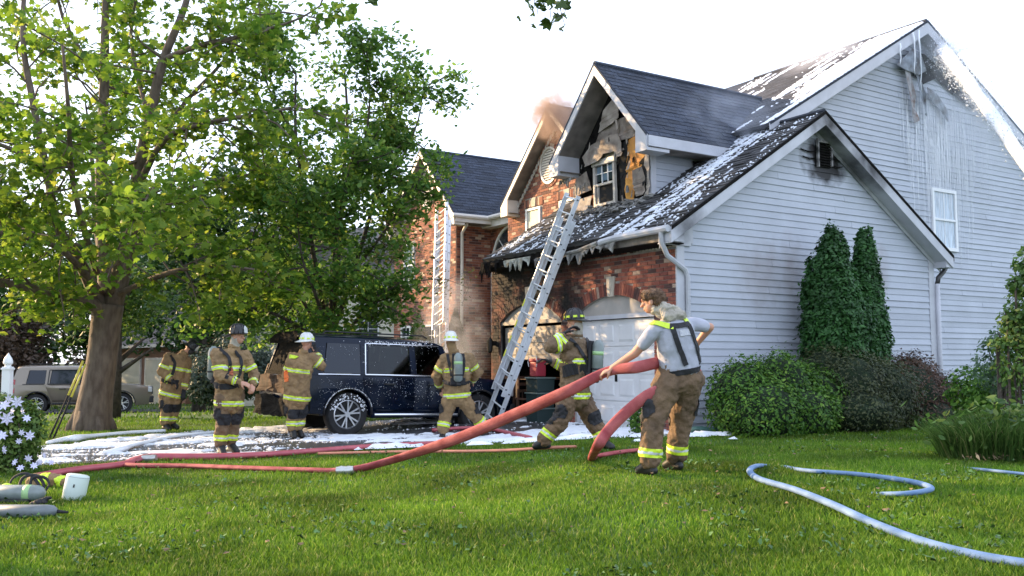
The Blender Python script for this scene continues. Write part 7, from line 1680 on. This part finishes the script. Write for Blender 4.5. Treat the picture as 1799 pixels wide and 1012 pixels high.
cpl = mat('hose_coupling', (.5, .5, .48), .35, metal=.8)
for (px, py, dx, l_) in ((606, 827, .10, 'metal coupling where the big red hose leaves the ground'), (262, 806, .10, 'metal coupling on the wet red hose by the drive')):
    p = gp(px, py, .06); mb = MB(); mb.tube([(-dx, 0, 0), (-dx * .4, 0, 0), (-.01, 0, 0), (.01, 0, 0), (dx * .4, 0, 0), (dx, 0, .01)], [.045, .058, .052, .052, .058, .045], 14); o_ = mb.build('hose_coupling', cpl, None, smooth=True, auto=.5); o_.location = p; tag(o_, l_, 'hose coupling')
# ---- foam
foamm = mat('white_foam', (.80, .83, .88), .75, var=.05, scale=6, bump=.6, bscale=28)
def foam(name, label, region, x0, x1, y0, y1, step, msk, hf, mapf, cat='foam', parent=None, m=None):
    nx = int((x1 - x0) / step) + 1; ny = int((y1 - y0) / step) + 1; idx = {}; V = []; Fc = []
    M_ = np.zeros((nx, ny))
    for i in range(nx):
        for jx in range(ny):
            x = x0 + i * step; y = y0 + jx * step; M_[i, jx] = msk(x, y)
    def vid(i, jx):
        if (i, jx) not in idx:
            x = x0 + i * step; y = y0 + jx * step; q = max(0, M_[i, jx]); idx[(i, jx)] = len(V)
            V.append(mapf(x + random.uniform(-.3, .3) * step, y + random.uniform(-.3, .3) * step, hf * min(1, q * 3) ** .5 * (.7 + .6 * mnoise.noise(Vector((x * 7, y * 7, 0)))) + (.006 if q > 0 else -.02)))
        return idx[(i, jx)]
    for i in range(nx - 1):
        for jx in range(ny - 1):
            if max(M_[i, jx], M_[i + 1, jx], M_[i, jx + 1], M_[i + 1, jx + 1]) > 0: Fc.append((vid(i, jx), vid(i + 1, jx), vid(i + 1, jx + 1), vid(i, jx + 1)))
    mb = MB(); mb.add(V, Fc); ob = mb.build(name, m or foamm, parent, smooth=True, recalc=False)
    if label: tag(ob, label, cat)
    ob['kind'] = 'stuff'; return ob
inD = lambda x, y: bool(in_poly(np.array([x]), np.array([y]), DRIVE)[0])
dv = Vector((.86, .5)).normalized()
def dmask(x, y):
    if not inD(x, y): return -1
    a = x * dv.x + y * dv.y; b = -x * dv.y + y * dv.x
    q = .60 * mnoise.noise(Vector((a * .3, b * 2.6, 2))) + .5 * mnoise.noise(Vector((a * .9, b * 6.5, 5))) + (.24 * mnoise.noise(Vector((x * 6, y * 6, 1))) + .16 * mnoise.noise(Vector((x * 15, y * 15, 4))))
    # clear dark spot where the officer stands, and under the suv
    hole = math.exp(-(((x + 3.0) / 1.3) ** 2 + ((y - 15.6) / .45) ** 2)) * .7 + (.55 if (x > -3.2 and y > 17.6 and x < 1.0 and y < 19.6) else 0)
    return q - .12 + (.18 if x > -2.6 else 0) - hole
foam('drive_foam', 'white fire foam spread in streaks over the drive', None, -14, 3.1, 9.5, 21.8, .085, dmask, .05, lambda x, y, h: (x, y, G(x, y) + .014 + h))
cr = []
while len(cr) < 7000:
    x = random.uniform(-9, 3); y = random.uniform(11, 21.5); q = dmask(x, y)
    if -.35 < q < .1: cr.append((x, y, G(x, y) + .02))
cr = np.array(cr); n_ = len(cr); d6 = np.array([(1, 0, 0), (-1, 0, 0), (0, 1, 0), (0, -1, 0), (0, 0, .8), (0, 0, -.5)]); rr_ = (.006 + .022 * np.random.rand(n_) ** 3)[:, None, None]
f8 = np.array([(0, 2, 4), (2, 1, 4), (1, 3, 4), (3, 0, 4), (2, 0, 5), (1, 2, 5), (3, 1, 5), (0, 3, 5)])
from_np('foam_crumbs', (cr[:, None, :] + d6[None] * rr_).reshape(-1, 3), (np.arange(n_)[:, None, None] * 6 + f8[None]).reshape(-1, 3), foamm)['kind'] = 'stuff'
def lmask(x, y):
    d = 1.0
    q = mnoise.noise(Vector((x * 1.5, y * 2.5, 8))) + .5 * mnoise.noise(Vector((x * 6, y * 6, 1)))
    near = math.exp(-((y - (15.0 + .18 * (x - .9))) / .22) ** 2)
    return q - .25 + .9 * near if not inD(x, y) else -1
foam('foam_patches', 'white foam flecks on the grass in front of the garage', None, -2.4, 3.6, 14.2, 16.4, .07, lambda x, y: lmask(x, y) - .55, .05, lambda x, y, h: (x, y, G(x, y) + .05 + h))
# foam running down the roofs
RN = Vector((0, -GSL, 1)).normalized()
def gmask(e, s):
    if not (-.3 < e < 5.85 and .03 < s < Lg - .02): return -1
    if e > 1.95 and s > 1.9: return -1
    q = .42 * mnoise.noise(Vector((e * 7 + s * .5, s * .5, 2))) + .42 * mnoise.noise(Vector((e * 19 + s, s * 1.3, 7))) + .42 * mnoise.noise(Vector((e * 30, s * 16, 5)))
    bias = -.26 + .30 * math.exp(-((e - .95 - .05 * s) / .35) ** 2) + .10 * math.exp(-((e - 4.3) / 1.2) ** 2) - .05 * (e > 5)
    return q + bias
foam('roof_foam', None, None, -.3, 5.9, 0, Lg, .032, gmask, .022, lambda e, s, h: Q(e, -.4 + s * sg[1] - GSL * h * .8, GA_E + s * sg[2] + h * .85 + .022), parent=house, m=mat('thin_wet_foam', (.42, .46, .52), .6, col2=(.75, .78, .82), scale=5, bump=.6, bscale=40))
def mmask(e, s):
    if not (.82 < e < 6.1 and .05 < s < Lm): return -1
    q = .5 * mnoise.noise(Vector((e * 3.5, s * .5, 12))) + .35 * mnoise.noise(Vector((e * 10, s * 1.2, 17))) + .25 * mnoise.noise(Vector((e * 20, s * 9, 5)))
    return q - .36 + .85 * math.exp(-((e - 1.0) / 1.1) ** 2) * min(1, max(0, s - 1.2) / 2.4) + .22 * (s / Lm) + .5 * math.exp(-((e - .92) / .14) ** 2)
foam('roof_foam', None, None, .82, 6.2, 0, Lm, .06, mmask, .03, lambda e, s, h: Q(e, MRY + s * sm[1] - .5 * h, MRZ + s * sm[2] + h * .85 + .022), parent=house)
def drift(e, s): return -1
# ---- water: jet, spray droplets, curtain on the siding
hitp = PW(.75, 9.27, 8.85); fr_ = at(1799, 283, 10.2); jd = (fr_ - hitp).normalized(); src = hitp + jd * ((hitp - fr_).length + 3.0)
waterm = bpy.data.materials.new('white_water'); waterm.use_nodes = True; t = waterm.node_tree; b = t.nodes['Principled BSDF']; b.inputs['Base Color'].default_value = (.9, .93, .97, 1); b.inputs['Roughness'].default_value = .5
trn = t.nodes.new('ShaderNodeBsdfTranslucent'); trn.inputs[0].default_value = (.9, .93, .97, 1); m1 = t.nodes.new('ShaderNodeMixShader'); m1.inputs[0].default_value = .4; t.links.new(b.outputs[0], m1.inputs[1]); t.links.new(trn.outputs[0], m1.inputs[2]); t.links.new(m1.outputs[0], t.nodes['Material Output'].inputs[0])
jet = empty('water_jet', src, 0, 'white jet of water striking the peak of the siding gable from the right', 'water jet')
mb = MB(); N_ = 60; V = []; Fc = []; L_ = (hitp - src).length; x = jd.cross(Vector((0, 0, 1))).normalized(); y = jd.cross(x); n = 12
for i in range(N_ + 1):
    t_ = i / N_; c = -jd * L_ * t_ - Vector((0, 0, .12 * (t_ * (1 - t_)) * -1)); r = .05 + .085 * t_
    for k in range(n):
        a = 2 * math.pi * k / n; rr = r * (1 + .3 * mnoise.noise(Vector((t_ * 9, math.cos(a) * 1.5, math.sin(a) * 1.5)))); V.append(c + x * rr * math.cos(a) + y * rr * math.sin(a))
for i in range(N_): Fc += [(i * n + k, i * n + (k + 1) % n, (i + 1) * n + (k + 1) % n, (i + 1) * n + k) for k in range(n)]
mb.add(V, Fc); mb.build('water_core', waterm, jet, smooth=True)
def drops(name, P_, r, parent, m=waterm):
    P_ = np.asarray(P_); n = len(P_); d = np.array([(1, 0, 0), (-1, 0, 0), (0, 1, 0), (0, -1, 0), (0, 0, 1.3), (0, 0, -1.3)]); rr = (r * (.4 + np.random.rand(n) ** 2 * 1.4))[:, None, None]
    V = (P_[:, None, :] + d[None] * rr).reshape(-1, 3); f = np.array([(0, 2, 4), (2, 1, 4), (1, 3, 4), (3, 0, 4), (2, 0, 5), (1, 2, 5), (3, 1, 5), (0, 3, 5)]); F_ = (np.arange(n)[:, None, None] * 6 + f[None]).reshape(-1, 3)
    o = from_np(name, V, F_, m, parent); o['kind'] = 'stuff'; return o
tt_ = np.random.rand(9000) ** .6; rad = (.04 + .20 * tt_ ** 1.3) * np.abs(np.random.normal(size=9000)) * .7 + .04 * tt_; an = np.random.rand(9000) * 6.28
Pj = -np.array(jd)[None] * (L_ * tt_)[:, None] + np.array((0, 0, .12))[None] * (tt_ * (1 - tt_))[:, None] + np.array(x)[None] * (rad * np.cos(an))[:, None] + np.array(y)[None] * (rad * np.sin(an))[:, None]
drops('water_drops', Pj, .008, jet)
hp_ = hitp - src; v = np.random.normal(size=(1800, 3)); v /= np.linalg.norm(v, axis=1, keepdims=True); v *= (np.abs(np.random.normal(size=(1800, 1))) * .42); v = v + np.array(-dL)[None] * 0.1
drops('splash_drops', np.array(hp_)[None] + v * np.array([1, 1, .9]) + np.array([0, 0, -.1]), .008, jet)
curtain_m = bpy.data.materials.new('thin_water_film'); curtain_m.use_nodes = True; t = curtain_m.node_tree; b = t.nodes['Principled BSDF']; b.inputs['Base Color'].default_value = (.95, .97, 1, 1); b.inputs['Roughness'].default_value = .25; b.inputs['Alpha'].default_value = .9
wc = empty('water_curtain', PW(.95, 9.5, 4), HROT, 'curtain of thin white water trickles running down the siding above the window', 'water'); mb = MB()
for k in range(260):
    a = random.gauss(9.55, .95); 
    if not 7.9 < a < 12: continue
    zt = min(8.0, 8.6 - abs(a - 9.3) * .5) - random.uniform(0, 1.4); ln = random.uniform(.5, 3.2) * (1 if abs(a - 9.6) < 1.2 else .6); q = []
    for s in range(7): q.append((a + .012 * math.sin(s * 2 + k) - 9.5, .95 - 1.05 + .0 + random.uniform(-.01, .01) + (.95 - .95), zt - ln * s / 6 - 4))
    mb.tube([Vector((p[0], .108, p[2])) for p in q], [r_ * random.uniform(.6, 1.3) for r_ in (.002, .0035, .004, .0035, .003, .003, .002)], 4, cap=False)
mb.build('water_trickles', curtain_m, wc, recalc=False)['kind'] = 'stuff'
mb = MB()
for k in range(40):
    a = random.uniform(7.55, 8.1); zt = 3.6 - random.uniform(0, .4); mb.tube([Vector((a - 9.5, -.15, zt - 4)), Vector((a - 9.5, -.15, zt - random.uniform(.5, 2.6) - 4))], [.005, .003], 4, cap=False)
mb.build('gutter_drips', curtain_m, wc, recalc=False)['kind'] = 'stuff'
def volbox(name, label, c, half, m, ang=0, cat='smoke'):
    mb = MB(); mb.box(-half[0], half[0], -half[1], half[1], -half[2], half[2]); o = mb.build(name, m); o.location = c; o.rotation_euler = (0, 0, ang); tag(o, label, cat, kind='stuff'); return o
c = PW(.3, 9.9, 7.1); volbox('water_mist', 'fine white mist drifting off the jet in front of the wet siding', c, (2.6, .75, 2.4), volmat('mist', (.97, .98, 1), .55, 1.1, c, (2.6, 2.6, 2.4), .38), HROT, 'mist')
c = hitp.lerp(src, .42); 
c = hitp.copy(); volbox('spray', 'burst of spray where the jet strikes the gable peak', c, (.8, .8, .8), volmat('spray_burst', (.97, .98, 1), 2.2, 2.2, c, (.8, .8, .8), .35), 0, 'spray')
# ---- smoke
c = hv(972, 203, 1.95); volbox('smoke', 'small plume of smoke tinted as if warmly lit at the peak of the middle brick gable', c, (.7, .7, .75), volmat('smoke_peak', (.66, .50, .40), 14, 2.6, c, (.7, .7, .75), .38), 0)  # orange sunlight on the plume is put into its colour
c = PW(1.9, 3.1, 6.15); volbox('smoke', 'grey smoke drifting off the roof beside the dormer', c, (1.3, 1.3, 1.15), volmat('smoke_roof', (.66, .70, .78), 1.9, 1.3, c, (1.3, 1.3, 1.15), .40), 0)
c = PW(7.9, -.1, 1.9); volbox('smoke', 'grey smoke rising from behind the officer beside the garage', c, (1.0, 1.0, 2.0), volmat('smoke_low', (.75, .75, .80), 1.9, 1.2, c, (1.0, 1.0, 2.0), .42), 0)
c = PW(3.0, 7.6, 9.2); volbox('smoke', 'thin pale haze of spray blowing over the main ridge', c, (2.6, 1.2, .8), volmat('smoke_ridge', (.95, .95, 1), .9, 1.2, c, (2.8, 2.8, .8), .40), HROT, 'haze')

# ---- gear on the lawn at the left
def gnd(px, py): return atg(px, py)
c = gnd(128, 879); cn = empty('white_canister', c, 0, 'pale mint plastic canister standing tilted on the lawn at left', 'canister'); cn.rotation_euler = (R(-4), R(9), 0); s_ = c.y / 1650
mb = MB(); mb.lathe([(.02, .0), (.105, .0), (.115, .012), (.118, .10), (.118, .235), (.112, .255), (.095, .262), (.02, .264)], n=28); mb.v = [(x_, y_ * .8, z_) for x_, y_, z_ in mb.v]; mb.build('shell', mat('mint_plastic', (.60, .68, .63), .4), cn, smooth=True, auto=.9)
mb = MB(); mb.box(.012, .026, -.098, -.090, .135, .168).build('dark_slot', plast, cn)
mb = MB(); mb.tube([(.116 * math.cos(a), .116 * .8 * math.sin(a), .238) for a in np.linspace(0, 6.28, 25)], .003, 5); mb.build('lid_seam', mat('grey_plastic', (.30, .33, .32), .5), cn)
c = gnd(40, 884); pk = empty('breathing_pack', c, 0, 'air cylinder and harness lying on the lawn beside the coat', 'air pack')
mb = MB(); mb.tube([(-.45, 0, .10), (.10, .0, .10), (.16, .0, .10), (.20, 0, .10), (.225, 0, .10)], [.083, .083, .078, .055, .02], 16); mb.build('cylinder', gunm, pk, smooth=True)
mb = MB(); mb.tube([(.02, 0, .10), (.09, 0, .10)], [.0845, .0845], 16); mb.build('cylinder_label', mat('green_cylinder_label', (.35, .55, .25), .5), pk, smooth=True)
mb = MB(); mb.box(-.5, .1, -.12, .02, .0, .05).build('back_frame', blackm, pk, bevel=.02)
for q in range(3):
    a0 = random.random(); mb = MB(); mb.tube(smoothpath([(-.25 + .12 * q, .15, .05), (-.22 + .1 * q, .2, .22), (-.08 + .09 * q, .22, .27 - .02 * q), (.06 + .05 * q, .2, .15), (.1, .12, .03)], 5), .016, 6, flat=.5); mb.build('strap', blackm, pk, smooth=True)
mb = MB(); ellip(mb, (-.28, -.14, .07), (.05, .04, .05)); mb.build('valve', mat('bright_valve', (.7, .72, .72), .3, metal=.6), pk, smooth=True)
mb = MB(); ellip(mb, (-.2, .06, .17), (.05, .03, .02)); mb.build('lime_tag', lime, pk, smooth=True)
c = gnd(40, 912); cy = empty('air_cylinder', c, 0, 'grey air cylinder lying alone at the lower left of the lawn', 'air cylinder')
mb = MB(); mb.tube([(-.40, 0, .065), (.22, 0, .065), (.27, 0, .065), (.30, 0, .065), (.315, 0, .065)], [.062, .062, .056, .035, .02], 16); mb.build('cylinder', mat('pale_cylinder', (.15, .17, .18), .4, var=.15, scale=12), cy, smooth=True)
mb = MB(); mb.tube([(.31, 0, .065), (.36, 0, .06), (.41, .01, .055)], [.018, .016, .010], 8); mb.build('valve', blackm, cy, smooth=True)
c = gnd(66, 892); mb = MB(); 
for p, r_ in (((0, 0, .04), (.05, .04, .04)), ((.04, .02, .06), (.05, .03, .03)), ((.09, .02, .09), (.04, .02, .015)), ((-.05, .01, .03), (.04, .04, .03)), ((.07, -.01, .05), (.035, .02, .02))): ellip(mb, p, r_)
gl = fuse(mb, 'black_glove', blackm, None, .009, 2, .02, .04); gl.location = c; tag(gl, 'crumpled black glove between the two air cylinders', 'glove')
c = gnd(88, 858); cb = empty('turnout_coat', c, 0, 'tan turnout coat with lime trim bundled on the grass behind the canister', 'coat'); mb = MB()
for p, r_ in (((-.12, 0, .07), (.14, .12, .09)), ((.05, .02, .07), (.15, .12, .08)), ((.2, .03, .06), (.14, .09, .065)), ((-.02, -.05, .1), (.10, .08, .06)), ((.27, 0, .09), (.05, .05, .05))): ellip(mb, p, r_)
bo_ = fuse(mb, 'cloth', coatm, cb, .011, 1, .06, .08); band(bo_, (-.05, -.02, .12), (1, .2, 0), .11, lime, 'reflective_band', .2, .006); band(bo_, (.15, .0, .10), (1, -.5, .2), .04, lime, 'reflective_band', .2, .006)
band(bo_, (.29, 0, .1), (1, 0, .2), .04, orange, 'orange_trim', .12, .006)
# white post with finial, flowering vine
c = at(12, 690, 12.3); pz = G(c.x, c.y); po = empty('white_post', (c.x, c.y, pz), 0, 'white wooden post with pointed finial rising out of the flowers', 'post'); top = at(12, 620, 12.3).z - pz
mb = MB(); mb.box(-.052, .052, -.052, .052, 0, top - .18).build('post_shaft', vinyl, po, bevel=.006)
mb = MB(); mb.lathe([(.044, top - .20), (.056, top - .19), (.040, top - .175), (.040, top - .155), (.058, top - .14), (.060, top - .115), (.046, top - .07), (.02, top - .03), (.003, top)], n=16); mb.build('finial', vinyl, po, smooth=True, auto=.6)
mb = MB(); mb.box(-.062, .062, -.062, .062, top - .22, top - .195).build('cap_moulding', vinyl, po, bevel=.004)
gv = leafmat('vine_leaves', (.05, .11, .02), (.16, .26, .05), .4, (.26, .32, .08))
def cg2(px, py, D, rx, rz): p = at(px, py, D); return (p.x, p.y, p.z, rx, rx * .8, rz)
vine = shrub('flowering_vine', 'bushy vine with pale lavender star flowers round the white post', [cg2(15, 745, 12.1, .33, .36), cg2(45, 758, 12.1, .26, .30), cg2(5, 800, 12.0, .33, .28), cg2(25, 785, 12.2, .34, .34), cg2(-30, 770, 12.1, .4, .5), cg2(52, 735, 12.2, .17, .22), cg2(20, 822, 12.1, .38, .14), cg2(0, 715, 12.2, .2, .2)], gv, 11000, .055, cat='plant', fill=.85)
petal = mat('lavender_petals', (.62, .60, .82), .6, col2=(.74, .73, .88), scale=9)
o0 = Vector(vine.location)
for (px, py, sz) in ((78, 800, 12), (90, 812, 11), (70, 812, 12), (22, 722, 15), (33, 775, 12), (8, 712, 28), (30, 706, 22), (12, 735, 24), (3, 765, 22), (40, 722, 14), (47, 735, 16), (38, 760, 12), (52, 765, 20), (8, 790, 20), (26, 812, 16), (50, 805, 16), (60, 818, 14), (36, 822, 14), (16, 700, 18), (20, 760, 12), (-6, 728, 22)):
    p = at(px, py, 11.72 - random.uniform(0, .1)); r_ = sz / 1650 * 11.7 / 2 * random.uniform(.85, 1.1); nf = Vector((random.uniform(-.8, .8), -1, random.uniform(-.3, .9))).normalized(); x_ = nf.orthogonal().normalized(); y_ = nf.cross(x_); mb = MB(); a0 = random.random()
    for k in range(7):
        a = a0 + k * 2 * math.pi / 7; d_ = x_ * math.cos(a) + y_ * math.sin(a); e_ = nf.cross(d_); mb.add([p, p + d_ * r_ * .5 + e_ * r_ * .22 + nf * r_ * .12, p + d_ * r_, p + d_ * r_ * .5 - e_ * r_ * .22 + nf * r_ * .12], [(0, 1, 2, 3)])
    mb.v = [tuple(Vector(q) - o0) for q in mb.v]; mb.build('flower', petal, vine, recalc=False)
# yellow and black poles leaning on the maple
for (a, b, l_) in (((146, 634), (86, 772), 'yellow and black pole leaning on the maple, left of its twin'), ((150, 640), (93, 775), 'yellow and black pole leaning on the maple, right of its twin')):
    A_ = at(a[0], a[1], 17.45); B_ = at(b[0], b[1], 16.9); B_.z = G(B_.x, B_.y); pr = empty('leaning_pole', B_, 0, l_, 'pole', 'poles leaning on the maple'); mid = (A_ - B_) * .55
    mb = MB(); mb.tube([Vector((0, 0, 0)), mid], .018, 7); mb.build('black_shaft', blackm, pr, smooth=True); mb = MB(); mb.tube([mid, A_ - B_], .020, 7); mb.build('yellow_shaft', mat('yellow_fibreglass', (.62, .55, .08), .5), pr, smooth=True)
# contents of the burnt garage
wood = mat('scorched_brown_wood', (.13, .06, .035), .7, col2=(.05, .03, .02), scale=6)
def chair(loc, rz, label):
    r_ = empty('wooden_chair', loc, rz, label, 'chair', 'charred chairs in the open garage')
    mb = MB(); mb.box(-.21, .21, -.21, .21, .43, .46).build('seat', wood, r_, bevel=.008)
    for x_ in (-.18, .18):
        for y_ in (-.18, .18): mb = MB(); mb.box(x_ - .018, x_ + .018, y_ - .018, y_ + .018, 0, .43 if y_ < 0 else .98).build('leg', wood, r_)
    for z_ in (.62, .76, .90): mb = MB(); mb.box(-.162, .162, .168, .188, z_ - .03, z_ + .03).build('back_slat', wood, r_)
    for x_ in (-.07, .07): mb = MB(); mb.box(x_ - .012, x_ + .012, .172, .184, .46, .59).build('back_slat', wood, r_)
for (u_, v_, a, l_) in ((5.0, -.25, 150, 'charred brown wooden chair in the open garage bay, nearer the ladder'), (4.45, -.1, 40, 'charred brown wooden chair in the open garage bay, nearer the bins')):
    p = PW(u_, v_, .0); p.z = G(p.x, p.y) if v_ < 0 else .146; chair(p, R(a), l_)
tb_ = PW(4.7, .35, .146); r_ = empty('work_table', tb_, HROT + R(90), 'scorched table standing inside the open garage bay', 'table'); mb = MB(); mb.box(-.6, .6, -.3, .3, .85, .9).build('table_top', wood, r_)
for x_ in (-.55, .55):
    for y_ in (-.26, .26): mb = MB(); mb.box(x_ - .03, x_ + .03, y_ - .03, y_ + .03, 0, .85).build('leg', wood, r_)
tealm = mat('teal_bin_plastic', (.018, .04, .04), .6); redc = mat('red_cooler_plastic', (.36, .03, .05), .5)
for k in range(3):
    p = PW(3.85, -.25, .0); p.z = G(p.x, p.y) + k * .31; r_ = empty('storage_bin', p, HROT, ['lowest dark teal storage bin in the stack under the red cooler', 'middle dark teal storage bin in the stack under the red cooler', 'top dark teal storage bin directly under the red cooler'][k], 'storage bin', 'stacked teal bins')
    mb = MB(); mb.prism([(-.2, -.2, 0), (.2, -.2, 0), (.22, -.2, .27), (-.22, -.2, .27)], (0, .42, 0)); mb.build('tub', tealm, r_, bevel=.01); mb = MB(); mb.box(-.24, .24, -.22, .24, .27, .30).build('lid', mat('pale_bin_lid', (.12, .17, .16), .5), r_, bevel=.006)
p = PW(3.95, -.25, 0); p.z = G(p.x, p.y) + .935; r_ = empty('red_cooler', p, HROT, 'red cooler on top of the teal bins in the open garage bay', 'cooler'); mb = MB(); mb.box(-.12, .12, -.13, .13, 0, .30).build('tub', redc, r_, bevel=.02); mb = MB(); mb.box(-.13, .13, -.14, .14, .30, .37).build('lid', redc, r_, bevel=.015); mb = MB(); mb.tube([(-.13, -.14, .2), (-.13, -.17, .3), (-.13, -.13, .42), (-.13, .13, .42), (-.13, .17, .3), (-.13, .14, .2)], .01, 6); mb.build('handle', mat('white_plastic', (.6, .6, .6), .5), r_)
# small things by the garage corner
c = gnd(1236, 764); mb = MB()
for k in range(5): ellip(mb, (-.12 + .07 * k, random.uniform(-.03, .03), .04 + .02 * math.sin(k)), (.09, .08, .05 + .015 * (k % 2)))
o_ = fuse(mb, 'green_tarp', mat('green_tarp', (.05, .12, .10), .5), None, .012, 1, .04, .07); o_.location = c; o_.scale = (1.6, 1.3, 1.2); tag(o_, 'crumpled dark green tarp at the garage corner', 'tarp')
c = gnd(1243, 768); mb = MB(); mb.box(-.12, .12, -.06, .06, 0, .06); o_ = mb.build('white_scrap', whith, None, bevel=.02); o_.location = c + Vector((0, 0, .03)); o_.rotation_euler = (.1, .1, .4); tag(o_, 'small white scrap of trim on the grass at the garage corner', 'debris')
shrub('small_shrub', 'small dark shrub beside the garage door pier behind the man', [cg(1128, 735, 15.4, .22, .33)], box, 1500, .05)
